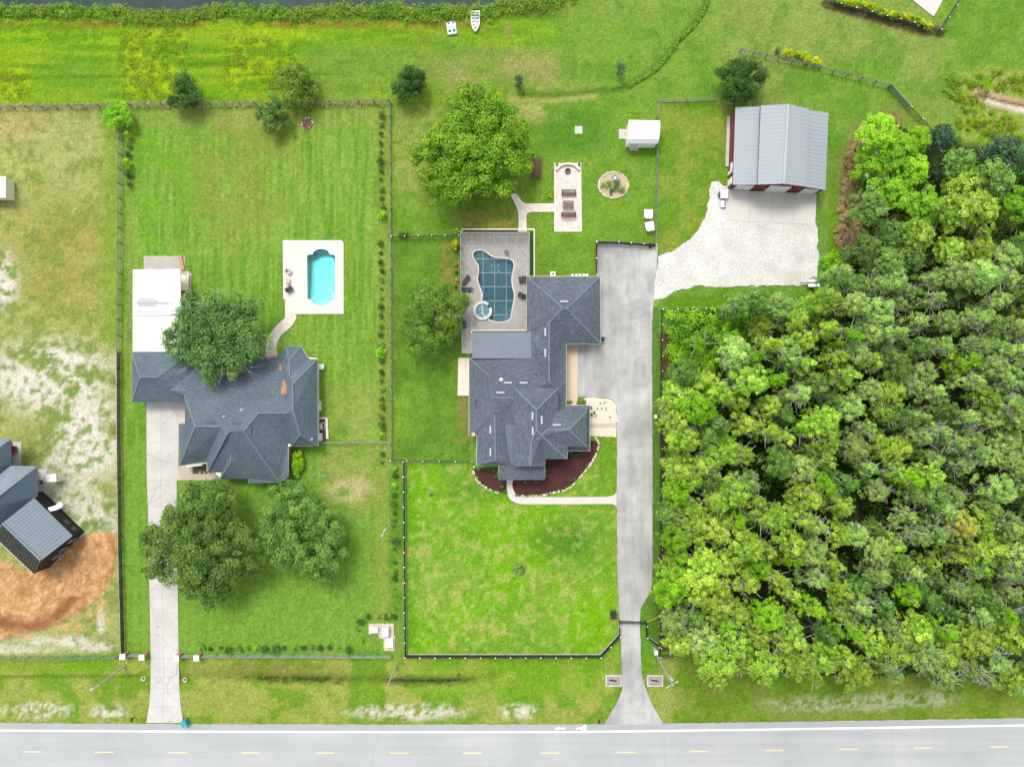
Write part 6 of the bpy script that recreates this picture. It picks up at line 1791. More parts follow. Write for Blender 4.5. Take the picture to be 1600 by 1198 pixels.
for dx in (-.25, .25):
    for dy in (-.3, .3): MB().box((c.x + dx, c.y + dy, .25), (.05, .05, .4)).build('leg', M_wood, t)
c = P(521, 462)
t = empty('pool_ladder', (c.x, c.y, 0), 'white ladder rails at the corner of the turquoise pool', 'ladder')
for dy in (-.25, .25):
    MB().tube([(c.x + .6, c.y + dy, .06), (c.x + .5, c.y + dy, .8), (c.x, c.y + dy, .8), (c.x - .15, c.y + dy, -.5)], [.03] * 4, 6).build('rail', M_white, t)
for k in range(2): MB().box((c.x - .13, c.y, -.15 - .25 * k), (.12, .5, .04)).build('step', M_white, t)
# adirondack chairs by the grey fence
def slat_chair(px, py, ang, label):
    c = P(px, py); a = math.radians(ang)
    r = empty('adirondack_chair', (c.x, c.y, 0), label, 'chair', 'white slatted chairs on the lush lawn')
    def q(x, y, zz): u = rot2(x, y, a); return Vector((c.x + u[0], c.y + u[1], zz))
    for k in range(4):
        y = -.42 + .28 * k
        MB().bar(q(-.55, y, .55), q(.75, y, .40), .2, .04).build('slat', M_white, r)
    for k in range(4):
        y = -.42 + .28 * k
        MB().bar(q(-.55, y, .55), q(-.85, y, 1.0), .2, .04).build('back_slat', M_white, r)
    for s_ in (-1, 1):
        MB().bar(q(-.6, s_ * .62, .66), q(.7, s_ * .62, .66), .14, .04).build('armrest', M_white, r)
        for x in (-.5, .65): MB().bar(q(x, s_ * .58, 0), q(x, s_ * .58, .64), .1, .06).build('leg', M_white, r)
slat_chair(1012, 335.5, 88, 'white slatted chair nearer the paddock on the lush lawn')
slat_chair(1014, 354.5, 102, 'tilted white slatted chair nearer the asphalt court on the lush lawn')
# picnic table under the shade tree
c = P(838, 263)
t = empty('picnic_table', (c.x, c.y, 0), 'long red-brown picnic table at the edge of the shade tree', 'picnic table')
for k in range(4): MB().box((c.x - .36 + .24 * k, c.y, .74), (.21, 3.4, .05)).build('top_board', M_brown, t)
for s_ in (-1, 1):
    MB().box((c.x + s_ * .72, c.y, .44), (.26, 3.4, .05)).build('bench_board', M_brown, t)
    MB().bar((c.x - .75, c.y + s_ * 1.2, .40), (c.x + .75, c.y + s_ * 1.2, .40), .08, .1).build('crossbar', M_brown, t)
    for dx in (-.5, .5): MB().bar((c.x + dx * 1.3, c.y + s_ * 1.25, 0), (c.x + dx * .5, c.y + s_ * 1.25, .7), .1, .06).build('leg', M_brown, t)
# fire pit and seat wall
c = P(887, 268)
t = empty('fire_pit', (c.x, c.y, .04), 'dark round fire pit inside the curved cream seat wall', 'fire pit')
MB().lathe((c.x, c.y, .04), [(.40, 0), (.46, .25), (.44, .36), (.34, .36), (.30, .12), (.01, .1)], 18).build('bowl', M_darkgrey, t)
MB().lathe((c.x, c.y, .04), [(.55, .0), (.55, .12), (.46, .12)], 18).build('stone_ring', M_stone, t)
t = empty('seat_wall', (c.x, c.y + .6, .04), 'curved cream stone seat wall at the head of the paved terrace', 'seat wall')
for k in range(12):
    a0, a1 = math.radians(18 + 12 * k + .6), math.radians(18 + 12 * (k + 1) - .6)
    p = lambda r, a: (c.x + r * math.cos(a), c.y - .3 + r * .75 * math.sin(a))
    MB().prism([p(1.75, a0), p(2.12, a0), p(2.12, a1), p(1.75, a1)], 0, .5).build('wall_stone', M_edge, t)
for k in range(22):
    a0, a1 = math.radians(-165 + 150 / 22 * k + .5), math.radians(-165 + 150 / 22 * (k + 1) - .5)
    p = lambda r, a: (c.x + r * math.cos(a), c.y - .3 + r * .75 * math.sin(a))
    MB().prism([p(1.78, a0), p(1.92, a0), p(1.92, a1), p(1.78, a1)], 0, .058).build('border_stone', M_stone, t)
bush('potted_plant', 870, 256, 2.8, 2.8, .8, 'green potted plant at the picnic table end of the seat wall', L_bright, 161, 7, 40, .13, 'plant')
bush('potted_plant', 905, 256, 2.8, 2.8, .8, 'dark potted plant at the shed end of the seat wall', L_dark, 162, 7, 40, .13, 'plant')
bush('plant_tuft', 860, 306, 4, 5, .6, 'yellow-green tuft beside the paved terrace and garden path', L_yel, 163, 7, 40, .13, 'plant')
def garden_bench(px, py, flip, label):
    c = P(px, py); s_ = -1 if flip else 1
    r = empty('garden_bench', (c.x, c.y, .04), label, 'bench', 'brown benches on the paved terrace')
    for k in range(4): MB().box((c.x, c.y - s_ * (.25 - .17 * k), .46), (2.3, .13, .04)).build('seat_slat', M_brown, r)
    for k in range(3): MB().box((c.x, c.y + s_ * (.42 + .05 * k), .62 + .16 * k), (2.3, .04, .12)).build('back_slat', M_brown, r)
    for dx in (-1.05, 0, 1.05):
        for dy in (-.28, .38): MB().box((c.x + dx, c.y + s_ * dy, .25), (.08, .08, .44)).build('leg', M_black, r)
    for dx in (-1.15, 1.15): MB().box((c.x + dx, c.y + s_ * .05, .68), (.09, .75, .05)).build('armrest', M_black, r)
garden_bench(888.5, 304, False, 'brown slatted bench nearer the fire pit on the paved terrace')
garden_bench(888, 335.5, True, 'brown slatted bench at the open end of the paved terrace')
c = P(887.5, 321)
t = empty('garden_table', (c.x, c.y, .04), 'brown slatted table between the two terrace benches', 'table')
for k in range(6): MB().box((c.x, c.y - .5 + .2 * k, .72), (1.75, .15, .04)).build('table_slat', mat('grey_brown_wood', (.15, .085, .075), .8, .2), t)
for dx in (-.75, .75):
    for dy in (-.5, .5): MB().box((c.x + dx, c.y + dy, .36), (.09, .09, .66)).build('leg', M_black, t)
# round bed with bird bath
c = P(958.5, 289)
bed = sheet('flower_bed', catmull([(958.5 + 23 * math.cos(k * .524) * (1 + .04 * math.sin(k * 2)), 289.5 + 20 * math.sin(k * .524)) for k in range(12)], 3), .03, mat('straw_mulch', (.36, .29, .18), .95, .2, 2, .3, 7))
for k in range(38):
    a = k * 2 * math.pi / 38; x, y = 958.5 + 23 * math.cos(a), 289.5 + 20.3 * math.sin(a)
    p = P(x, y); s_ = random.uniform(.13, .22)
    MB().lathe((p.x, p.y, -.03), [(s_, 0), (s_ * 1.1, .08), (s_ * .8, .17), (.01, .2)], 7).build('border_stone', M_stone, bed)
c = P(959.5, 280)
t = empty('bird_bath', (c.x, c.y, 0), 'blue bird bath in the round stone-edged bed', 'bird bath')
MB().lathe((c.x, c.y, 0), [(.22, 0), (.2, .08), (.09, .15), (.08, .6), (.15, .68)], 14).build('pedestal', mat('teal_glaze', (.05, .17, .20), .4), t)
MB().lathe((c.x, c.y, 0), [(.15, .66), (.42, .8), (.44, .84), (.38, .82), (.01, .74)], 20).build('bowl', MATS['teal_glaze'], t)
MB().cyl((c.x, c.y), .22, .76, .80, 14).build('water', mat('pale_bath_water', (.40, .55, .62), .2), t)
for i, (x, y, m) in enumerate(((952, 288, L_wisp), (962, 293, L_oak), (967, 286, L_wisp), (957, 299, L_dark), (945, 291, L_bright), (971, 296, L_wisp))):
    bush('bed_plant', x, y, 8, 7, .8, nth(i + 1) + ' leafy plant in the round stone-edged bed, going outward', m, 170 + i, 7, 40, .14, 'plant', 'plants in the round bed')
# boats on the bank
c = P(743, 36); t = empty('rowing_boat', (c.x, c.y, 0), 'white rowing boat with pointed bow drawn up on the canal bank', 'boat')
Lb, wb = 3.4, 1.45
outl = [(-.5, 1.0), (.5, 1.0), (.5, -.0), (.44, -.35), (.28, -.72), (.0, -1.0), (-.28, -.72), (-.44, -.35), (-.5, 0)]
hull = MB(); n = len(outl)
lv = [(.72, .0), (.95, .3), (1.0, .5), (.9, .5), (.82, .18)]
for f, z in lv: hull.v += [(c.x + x * wb * f, c.y + y * Lb / 2 * (f if f > .9 else f * 1.02), z + .02 * (y < -.5)) for x, y in outl]
for k in range(len(lv) - 1): hull.f += [(k * n + i, k * n + (i + 1) % n, (k + 1) * n + (i + 1) % n, (k + 1) * n + i) for i in range(n)]
hull.f.append(tuple(range(4 * n, 5 * n))); hull.f.append(tuple(range(n - 1, -1, -1)))
hull.build('hull', M_white, t)
for y, d, m in ((1.25, .3, M_cpad), (.75, .22, M_grey), (.25, .2, M_grey)): MB().box((c.x, c.y + y, .44), (1.22, d, .05)).build('seat', m, t)
MB().box((c.x - .28, c.y - .3, .32), (.3, .3, .25)).build('locker', M_grey, t); MB().box((c.x + .3, c.y - .25, .32), (.25, .25, .25)).build('locker', M_grey, t)
MB().box((c.x, c.y - .95, .42), (.5, .35, .06)).build('bow_deck', mat('worn_bow', (.3, .26, .22), .8), t)
c = P(705.8, 45.5); a = math.radians(8); t = empty('pedal_boat', (c.x, c.y, 0), 'pale blue pedal boat with two dark seats on the canal bank', 'boat')
M_pb = mat('pale_blue_plastic', (.42, .54, .58), .4, .06)
def q3(x, y, z): u = rot2(x, y, a); return (c.x + u[0], c.y + u[1], z)
o_ = [(-.75, -.85), (-.6, -1.02), (.6, -1.02), (.75, -.85), (.75, .8), (.55, 1.0), (-.55, 1.0), (-.75, .8)]
MB().prism([q3(x, y, 0)[:2] for x, y in o_], .02, .32).prism([q3(x * .9, y * .92, 0)[:2] for x, y in o_], .3, .38).build('hull', M_pb, t)
for s_ in (-1, 1):
    MB().cyl(q3(s_ * .38, -.5, 0)[:2], .22, .37, .46, 14).build('seat', M_black, t)
    MB().box(q3(s_ * .38, .78, .42), (.36, .14, .16), a).build('pedal_box', M_black, t)
    MB().box(q3(s_ * .38, .25, .41), (.42, .5, .06), a).build('footwell', mat('footwell_blue', (.34, .45, .52), .5), t)
MB().box(q3(0, .05, .45), (.14, .9, .16), a).build('console', M_pb, t)
# burn pile
c = P(480, 193); t = empty('burn_pile', (c.x, c.y, -.04), 'round burn pile of ash and rubble on the back lawn', 'burn pile')
MB().lathe((c.x, c.y, -.04), [(1.0, 0), (.8, .12), (.5, .16), (.01, .22)], 18).build('ash', mat('red_brown_ash', (.12, .06, .045), .95, .4, 2, .4), t)
for k in range(22):
    aa = random.uniform(0, 6.28); r0 = random.uniform(.6, 1.05); s_ = random.uniform(.07, .16)
    MB().lathe((c.x + r0 * math.cos(aa), c.y + r0 * math.sin(aa), 0), [(s_, 0), (s_ * .8, s_), (.01, s_ * 1.2)], 6).build('rubble', M_stone if k % 3 else M_brick, t)
# brick pillars
for x, y, lab in ((199.5, 1020, 'brick pillar at the fence corner by the dry lot'), (229, 1021, 'brick pillar on the dry lot side of the concrete driveway'), (282.5, 1022, 'brick pillar on the lawn side of the concrete driveway'), (313.5, 1022, 'brick pillar where the pale board fence starts')):
    c = P(x, y); t = empty('brick_pillar', (c.x, c.y, 0), lab, 'pillar', 'brick pillars of the driveway gate')
    for k in range(12):
        MB().box((c.x, c.y, .05 + .125 * k), (.66 - .012 * (k % 2), .66 - .012 * (k % 2), .113)).build('brick_course', M_brick, t)
    MB().box((c.x, c.y, 1.56), (.86, .86, .12)).build('cap', M_white, t)
    MB().lathe((c.x, c.y, 1.6), [(.42, .02), (.3, .1), (.01, .16)], 4).build('cap_top', M_white, t)
# utility poles
def pole(px, py, h, label, arm=True, wires=()):
    c = P(px, py); t = empty('utility_pole', (c.x, c.y, 0), label, 'pole')
    MB().tube([(c.x, c.y, -.2), (c.x, c.y, h)], [.17, .11], 10).build('shaft', M_pole, t)
    if arm:
        MB().box((c.x, c.y, h - .5), (2.0, .1, .12), .5).build('crossarm', M_pole, t)
        for dx in (-.85, .85):
            u = rot2(dx, 0, .5); MB().cyl((c.x + u[0], c.y + u[1]), .05, h - .44, h - .22, 8).build('insulator', M_white, t)
    for (x, y, z) in wires:
        e = P(x, y, z); s0 = Vector((c.x, c.y, h - .3))
        MB().tube([s0, s0.lerp(e, .5) + Vector((0, 0, -.4)), e], [.02] * 3, 4).build('wire', M_grey, t)
    return t
pole(195, 1040, 7.4, 'leaning-looking roadside pole by the driveway pillars', False)
c = P(195, 1040); tp_ = bpy.data.objects['utility_pole']
MB().tube([(c.x, c.y, 7.3), (c.x - .5, c.y - .3, 7.5), (c.x - .9, c.y - .5, 7.45)], [.05, .04, .04], 6).build('lamp_arm', M_grey, tp_)
MB().box((c.x - 1.0, c.y - .55, 7.42), (.55, .25, .14), .5).build('lamp_head', M_vent, tp_)
p2 = pole(619, 1039, 7.2, 'pale roadside pole beside the wet ditch', False)
c = P(625, 1050); MB().tube([(P(619, 1039).x, P(619, 1039).y, 5.0), P(635, 1041)], [.025, .025], 5).build('guy_wire', mat('yellow_guy', (.55, .55, .1), .6), p2)
p3 = pole(1024.5, 1020, 12.4, 'tall utility pole with transformer beside the asphalt driveway mouth', True, ((1030, 1140, 8), (1012, 1160, 7)))
c = P(1024.5, 1020); MB().cyl((c.x + .32, c.y - .1), .26, 9.2, 10.1, 14).build('transformer', M_vent, p3)
c = P(1025, 1016.5); t = empty('meter_post', (c.x - .3, c.y + .3, 0), 'pale meter box on a short post at the foot of the tall pole', 'meter box')
MB().box((c.x - .3, c.y + .3, .75), (.4, .6, 1.5)).build('post', M_stone, t); MB().box((c.x - .3, c.y + .3, 1.58), (.5, .7, .16)).build('cap', M_white, t)
# lamp on the front lawn
c = P(611, 818); t = empty('lamp_post', (c.x, c.y, 0), 'tall thin lamp post on the lawn beside the hedge plants', 'lamp post')
MB().tube([(c.x, c.y, -.1), (c.x, c.y, 7)], [.08, .05], 8).build('shaft', M_vent, t)
MB().box((c.x, c.y, 7.0), (1.0, .12, .1), 1.1).build('crossarm', M_vent, t)
for s_ in (-1, 1): u = rot2(s_ * .5, 0, 1.1); MB().box((c.x + u[0], c.y + u[1], 6.95), (.32, .24, .16), 1.1).build('lamp_head', M_vent, t)
# pump boxes
M_pump = mat('white_pump_box', (.62, .61, .60), .6, .04)
sheet('pump_pad', rough([(576, 974), (615, 974), (616, 1016), (600, 1016), (599, 998), (592, 996), (591, 989), (576, 990)], 3, .6, 3), .02, mat('sandy_pad', (.44, .37, .28), .95, .15, 1, .15))
for x, y, w_, d_, h_, lab in ((583.5, 984.5, 1.3, .75, .8, 'white pump box nearest the lawn in the hedge bend'), (602, 987.5, .95, 1.4, 1.1, 'tallest white pump box in the middle of the hedge bend'), (608.5, 1004, 1.1, 1.4, .7, 'white pump box nearest the road fence in the hedge bend')):
    c = P(x, y, h_); t = empty('pump_box', (c.x, c.y, 0), lab, 'pump box', 'pump boxes in the hedge bend')
    MB().box((c.x, c.y, h_ / 2), (w_, d_, h_)).build('cover', M_pump, t); MB().box((c.x, c.y, .05), (w_ + .5, d_ + .4, .1)).build('base', M_cpad, t); MB().box((c.x, c.y, h_ + .02), (w_ + .06, d_ + .06, .05)).build('lid', M_pump, t)
# culvert ends
for x0, y0, x1, y1, lab in ((946, 1054, 971, 1072, 'concrete culvert end on the lawn side of the asphalt driveway'), (1011, 1054, 1036, 1072, 'concrete culvert end on the pole side of the asphalt driveway')):
    c = P((x0 + x1) / 2, (y0 + y1) / 2); t = empty('culvert_end', (c.x, c.y, 0), lab, 'culvert', 'culvert ends of the asphalt driveway')
    ring_mesh([(x0, y0), (x1, y0), (x1, y1), (x0, y1)], [(x0 + 2, y0 + 2), (x1 - 2, y0 + 2), (x1 - 2, y1 - 2), (x0 + 2, y1 - 2)], -.2, .08, 'rim', M_cpad, t)
    MB().prism(polyP([(x0 + 2, y0 + 2), (x1 - 2, y0 + 2), (x1 - 2, y1 - 2), (x0 + 2, y1 - 2)]), -.2, .03).build('apron', mat('stained_concrete', (.24, .215, .185), .95, .25, 1, .2), t)
    cx_, cy_ = (x0 + x1) / 2, (y0 + y1) / 2
    MB().prism(polyP([(cx_ - 7, cy_ - 2.2), (cx_ + 5, cy_ - .6), (cx_ + 5, cy_ + 1.8), (cx_ - 6, cy_ + .2)]), .0, .036).build('opening', mat('culvert_dark', (.012, .011, .01), .9), t)
for x, y, lab in ((290, 1061, 'small dark culvert pipe mouth on the lawn side of the concrete driveway'), (225, 1059, 'thin culvert pipe mouth on the dry lot side of the concrete driveway')):
    c = P(x, y); t = empty('culvert_pipe', (c.x, c.y, -.05), lab, 'culvert')
    MB().lathe((c.x, c.y, -.05), [(.34, 0), (.36, .3), (.26, .3), (.22, .05), (.01, .04)], 14).build('collar', M_stone, t); MB().cyl((c.x, c.y), .2, -.02, .02, 12).build('opening', MATS['culvert_dark'], t)
# mailboxes and bins
def mailbox(px, py, label):
    c = P(px, py); t = empty('mailbox', (c.x, c.y, 0), label, 'mailbox')
    MB().box((c.x, c.y, .5), (.1, .1, 1.0)).build('post', M_black, t); MB().box((c.x, c.y, 1.05), (.24, .5, .2)).build('box', M_black, t)
    MB().tube([(c.x, c.y - .25, 1.15), (c.x, c.y + .25, 1.15)], [.12, .12], 10).build('lid', M_black, t); MB().box((c.x + .14, c.y, 1.2), (.02, .05, .22)).build('flag', M_red, t)
mailbox(211, 1119, 'black mailbox at the road on the dry lot side of the concrete driveway')
mailbox(934.5, 1122.5, 'black mailbox at the road beside the asphalt driveway mouth')
def bin_(px, py, m, lid_m, label, s_=.62, ang=0):
    c = P(px, py); t = empty('wheelie_bin', (c.x, c.y, 0), label, 'bin')
    a = math.radians(ang)
    MB().box((c.x, c.y, .5), (s_, s_ * 1.1, 1.0), a).build('body', m, t)
    u = rot2(0, -.06, a); MB().box((c.x + u[0], c.y + u[1], 1.04), (s_ + .1, s_ * 1.25, .08), a).build('lid', lid_m, t)
    for d in (-1, 1):
        u = rot2(d * s_ * .45, s_ * .55, a); MB().bar((c.x + u[0] - .04, c.y + u[1], .13), (c.x + u[0] + .04, c.y + u[1], .13), .24, .24).build('wheel', M_black, t)
M_teal = mat('teal_bin_plastic', (.03, .26, .28), .5, .06)
bin_(291.5, 1126, M_teal, M_teal, 'teal wheelie bin at the road by the concrete driveway', .75, 20)
bin_(957.5, 957.5, mat('green_bin', (.01, .09, .06), .5), M_black, 'green bin with black lid on the front lawn by the gate', .85)
bin_(941, 523, mat('blue_bin', (.22, .32, .42), .5), M_vent, 'blue-grey bin against the charcoal garage corner', .55)
bin_(939.5, 530, M_black, M_black, 'black bin against the charcoal garage corner', .55)
# trailers
def trailer(px, py, w_, l_, ang, label, deck_m):
    c = P(px, py); a = math.radians(ang); t = empty('utility_trailer', (c.x, c.y, 0), label, 'trailer')
    def q(x, y, z): u = rot2(x, y, a); return Vector((c.x + u[0], c.y + u[1], z))
    MB().bar(q(-l_ / 2, 0, .55), q(l_ / 2, 0, .55), w_, .1).build('deck', deck_m, t)
    for s_ in (-1, 1):
        MB().bar(q(-l_ / 2, s_ * w_ / 2, .75), q(l_ / 2, s_ * w_ / 2, .75), .05, .3).build('side_rail', M_white, t)
        wl = MB().tube([q(0, s_ * (w_ / 2 + .04), .3), q(0, s_ * (w_ / 2 + .24), .3)], [.3, .3], 14).build('wheel', M_black, t)
        MB().bar(q(-.4, s_ * (w_ / 2 + .14), .64), q(.4, s_ * (w_ / 2 + .14), .64), .24, .04).build('mudguard', M_darkgrey, t)
    MB().bar(q(-l_ / 2 - 1.1, 0, .45), q(l_ / 2, 0, .45), .1, .1).build('drawbar', M_darkgrey, t)
    MB().cyl(tuple(q(-l_ / 2 - 1.1, 0, 0))[:2], .06, 0.03, .6, 8).build('jockey_wheel', M_black, t)
    return t
tr_ = trailer(1269.5, 442.5, 1.35, 1.8, 0, 'small white trailer with dark centre bar at the corner of the gravel yard', M_white)
MB().box((*P(1268.5, 442.3)[:2], .68), (2.0, .14, .16)).build('centre_bar', M_black, tr_)
trailer(1129.5, 305, 1.15, 1.3, 90, 'white trailer parked between barn corner and grass', M_white)
c = P(1130, 320); t = empty('hand_cart', (c.x, c.y, 0.03), 'small dark and white hand cart below the white trailer', 'cart')
MB().box((c.x - .25, c.y, .4), (.55, 1.0, .3), .1).build('tub', M_white, t); MB().bar((c.x + .2, c.y - .7, .3), (c.x + .1, c.y + .5, .6), .12, .08).build('handle', M_darkgrey, t); MB().bar((c.x - .6, c.y + .3, .2), (c.x + .3, c.y + .3, .2), .1, .36).build('wheel', M_black, t)
# equipment by the blue-grey house
M_acw = mat('white_ac_casing', (.60, .60, .59), .5, .04)
def ac(px, py, label):
    c = P(px, py); t = empty('air_conditioner', (c.x, c.y, 0), label, 'air conditioner')
    MB().box((c.x, c.y, .06), (1.25, 1.25, .12)).build('pad', M_cpad, t); MB().box((c.x, c.y, .5), (.95, .95, .78)).build('casing', M_darkgrey, t)
    MB().box((c.x, c.y, .92), (.8, .8, .06)).build('top_grille', M_acw, t); MB().cyl((c.x, c.y), .30, .94, .965, 16).build('fan_opening', M_darkgrey, t)
    for k in range(3): MB().box((c.x, c.y, .975), (.58, .09, .02), k * 1.05).build('fan_blade', M_acw, t)
ac(502, 665.5, 'dark air conditioner with white fan top beside the blue-grey house')
for x, y, w_, d_, lab in ((499.5, 634, .6, 1.5, 'white box against the wall above the air conditioner'), (501, 682, .65, 1.25, 'white tank below the air conditioner')):
    c = P(x, y); t = empty('utility_box', (c.x, c.y, 0), lab, 'utility box')
    MB().box((c.x, c.y, .45), (w_, d_, .9)).build('casing', M_acw, t); MB().box((c.x, c.y, .93), (w_ + .06, d_ + .06, .06)).build('lid', M_acw, t)
c = P(511, 671); t = MB().prism(polyP([(509, 653), (512.5, 653), (514, 685), (510.5, 685)]), -.1, .35).prism(polyP([(499, 651.5), (509, 651.5), (509, 654), (499, 654)]), -.1, .34).build('low_wall', M_edge, loc=(c.x, c.y, 0)); tag(t, 'low cream wall screening the air conditioner', 'wall')
sheet('utility_pad', [(497, 654), (509.5, 654), (510.5, 688), (497, 688)], .015, M_mulch2)
chair(502, 573, 180, 'white garden chair at the bay corner of the blue-grey house', .0, M_white, M_white, .8)
# white porch canopy and planting by the entry
c = P(303, 723.5, 2.3); t = empty('porch_canopy', (c.x, c.y, 0), 'white porch canopy over the entry of the blue-grey house', 'canopy')
MB().box((c.x, c.y, 2.3), (2.6, .95, .1), .1).build('canopy', M_white, t)
for dx in (-1.15, 1.15):
    for dy in (-.35, .35): MB().box((c.x + dx, c.y + dy + dx * .1, 1.12), (.1, .1, 2.25)).build('post', M_white, t)
sheet('entry_bed', [(302, 730), (324, 728), (324, 739.5), (302, 739.5)], .03, M_mulch2)
for k in range(6):
    p = P(313 + 7 * k, 737.5 + .4 * k); MB().lathe((p.x, p.y, 0), [(.16, 0), (.15, .15), (.01, .2)], 7).build('border_stone', M_stone, loc=(p.x, p.y, 0)); o = bpy.context.scene.objects[-1] if False else None
for i, o in enumerate([o for o in list(COL.objects) if o.name.startswith('border_stone') and o.parent is None]):
    tag(o, nth(i + 1) + ' pale stone from the canopy along the entry bed', 'stone', 'stones along the entry bed')
# stones edging the mulch beds
def stone_edge(pts, words, group, seed):
    r = random.Random(seed); k = 0
    pl_ = catmull(pts, 8, False); d = 0
    last = None
    for x, y in pl_:
        if last and math.hypot(x - last[0], y - last[1]) < 2.5: continue
        last = (x, y)
        if r.random() < .22: continue
        p = P(x + r.uniform(-.4, .4), y + r.uniform(-.4, .4)); a, b = r.uniform(.16, .3), r.uniform(.12, .2); k += 1
        rz = r.uniform(0, 3.14)
        v = [(p.x + rot2(a * math.cos(t_) * r.uniform(.85, 1.1), b * math.sin(t_), rz)[0], p.y + rot2(a * math.cos(t_), b * math.sin(t_) * r.uniform(.85, 1.1), rz)[1]) for t_ in [j * 2 * math.pi / 8 for j in range(8)]]
        o = MB().prism(v, -.05, .12 + r.uniform(0, .08)).prism(inset(v, .05), .1, .22).build('edging_stone', M_stone, loc=(p.x, p.y, 0))
        tag(o, f'{nth(k)} cream edging stone {words}', 'stone', group)
stone_edge([(741, 726), (740, 738), (744, 748), (754, 758), (768, 766), (778, 769)], 'of the small mulch bed, from the house corner', 'edging of the small mulch bed', 1)
stone_edge([(930, 684), (934.5, 690), (934, 702), (925, 721), (912, 738), (900, 752), (890, 762), (872, 768)], 'of the long mulch bed, from the driveway side', 'edging of the long mulch bed upper run', 2)
stone_edge([(868, 769), (850, 773), (830, 775), (815, 774.5)], 'along the front path end of the long mulch bed', 'edging of the long mulch bed lower run', 4)
for i, (x, y) in enumerate(((806, 773), (812, 774), (822, 774.5), (832, 773.5), (842, 772.5), (858, 771), (876, 766), (882, 763), (890, 757), (898, 748), (908, 737), (916, 728), (778, 768), (770, 765), (757, 756), (746, 746))):
    bush('edging_plant', x, y, 3.6, 2.2, .45, nth(i + 1) + ' low dark plant tucked between the cream edging stones', L_under if i % 3 else L_wisp, 200 + i, 6, 36, .13, 'plant', 'low plants between the edging stones')
# slabs of stone and pots behind the garage
for i, x in enumerate((894, 900.5, 906, 912, 917)):
    p = P(x, 430.3); o = MB().lathe((p.x, p.y, 0), [(.2, 0), (.24, .25), (.2, .3), (.01, .28)], 8).build('white_stone', M_white, loc=(p.x, p.y, 0)); tag(o, nth(i + 1) + ' white pot along the garage wall from the pool side', 'pot', 'white pots behind the garage')
c = P(863.5, 429); t = empty('pool_pump', (c.x, c.y, 0), 'cream pool pump box behind the charcoal garage', 'pump')
MB().box((c.x, c.y, .35), (.85, .75, .7)).build('cover', M_cream, t); MB().cyl((c.x + .05, c.y - .02), .16, .7, .78, 12).build('cap', M_black, t)
c = P(1020, 384.5); t = empty('rubbish_heap', (c.x, c.y, 0), 'dark heap of pots and rubbish at the fence corner of the asphalt court', 'heap')
for k in range(7):
    dx, dy = random.uniform(-.6, .6), random.uniform(-.4, .4); MB().lathe((c.x + dx, c.y + dy, .02), [(.16, 0), (.22, .3), (.17, .3), (.12, .1), (.01, .1)], 9).build('pot', M_darkgrey if k % 2 else M_mulch2, t)
# septic lids in the lawns
for x, y, m, lab in ((673.5, 773, M_darkgrey, 'dark round lid in the front lawn near the black fence'), (490, 743, mat('grey_green_lid', (.10, .17, .14), .7), 'grey-green round lid in the lawn nearer the clipped hedge'), (507, 744, mat('green_round_lid', (.06, .24, .16), .7), 'bright green round lid in the lawn farther from the clipped hedge')):
    c = P(x, y); o = MB().lathe((c.x, c.y, -.04), [(.3, 0), (.3, .08), (.22, .1), (.01, .11)], 18).build('access_lid', m, loc=(c.x, c.y, -.04)); tag(o, lab, 'lid')
c = P(1023.5, 650.5); t = empty('junction_box', (c.x, c.y, 0), 'small cream junction box on the grass strip beside the driveway', 'box')
MB().box((c.x, c.y, .3), (.36, .55, .6)).build('casing', M_cream, t); MB().box((c.x, c.y, .62), (.42, .61, .05)).build('lid', M_cream, t)
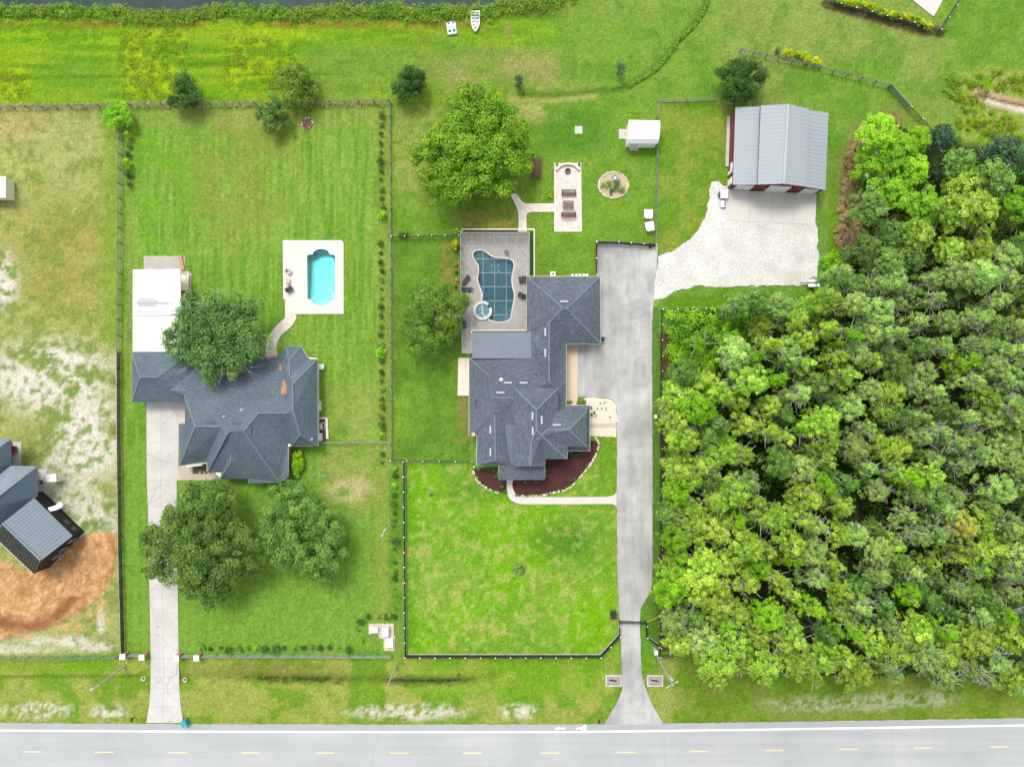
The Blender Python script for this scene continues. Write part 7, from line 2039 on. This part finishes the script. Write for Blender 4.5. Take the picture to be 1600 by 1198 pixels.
# grill and red mower at the black house
c = P(69, 752); t = empty('kettle_grill', (c.x, c.y, .05), 'black kettle grill on the patio of the black house', 'grill')
MB().lathe((c.x, c.y, .05), [(.05, .5), (.32, .65), (.36, .8), (.3, .98), (.01, 1.06)], 16).build('kettle', M_black, t); MB().cyl((c.x, c.y), .08, 1.08, 1.13, 10).build('vent_lid', M_white, t)
for k in range(3): MB().bar((c.x, c.y, .6), (c.x + .35 * math.cos(k * 2.1), c.y + .35 * math.sin(k * 2.1), .06), .04, .04).build('leg', M_black, t)
c = P(22.5, 701); t = empty('garden_cart', (c.x, c.y, .05), 'dark red cart on the rear patio of the black house', 'cart')
M_dred = mat('dark_red_plastic', (.14, .02, .035), .5)
MB().add([(c.x - .5, c.y - .35, .3), (c.x + .5, c.y - .35, .3), (c.x + .5, c.y + .35, .3), (c.x - .5, c.y + .35, .3), (c.x - .65, c.y - .45, .75), (c.x + .65, c.y - .45, .75), (c.x + .65, c.y + .45, .75), (c.x - .65, c.y + .45, .75)], [(0, 3, 2, 1), (0, 1, 5, 4), (1, 2, 6, 5), (2, 3, 7, 6), (3, 0, 4, 7)]).build('tub', M_dred, t)
for s_ in (-1, 1): MB().bar((c.x + .3, c.y + s_ * .38 - .05, .2), (c.x + .3, c.y + s_ * .38 + .05, .2), .36, .36).build('wheel', M_black, t)
MB().bar((c.x - .6, c.y, .7), (c.x - 1.0, c.y, .9), .4, .05).build('handle', M_black, t)
# fallen trunks at the edge of the wood
for x0, y0, x1, y1, z, lab in ((1059, 847, 1082, 873, 2.0, 'bare pale fallen trunk at the driveway side of the wood'), (1086, 852, 1096, 862, 3.0, 'short pale broken trunk beside the bare fallen trunk')):
    a, b = P(x0, y0, z), P(x1, y1, z + 1.5); o = MB().tube([a, a.lerp(b, .5) + Vector((.05, .05, 0)), b], [.14, .11, .06], 7).build('fallen_trunk', M_pale, loc=tuple(a)); tag(o, lab, 'trunk')
# orange-brown tie across the gate corner
a, b = P(1010, 972, .9), P(1029, 963, 1.2); o = MB().bar(a, b, .12, .12).build('timber_brace', mat('orange_timber', (.40, .17, .05), .8, .15), loc=tuple(a)); tag(o, 'orange-brown timber brace from the gate post towards the wood', 'timber')
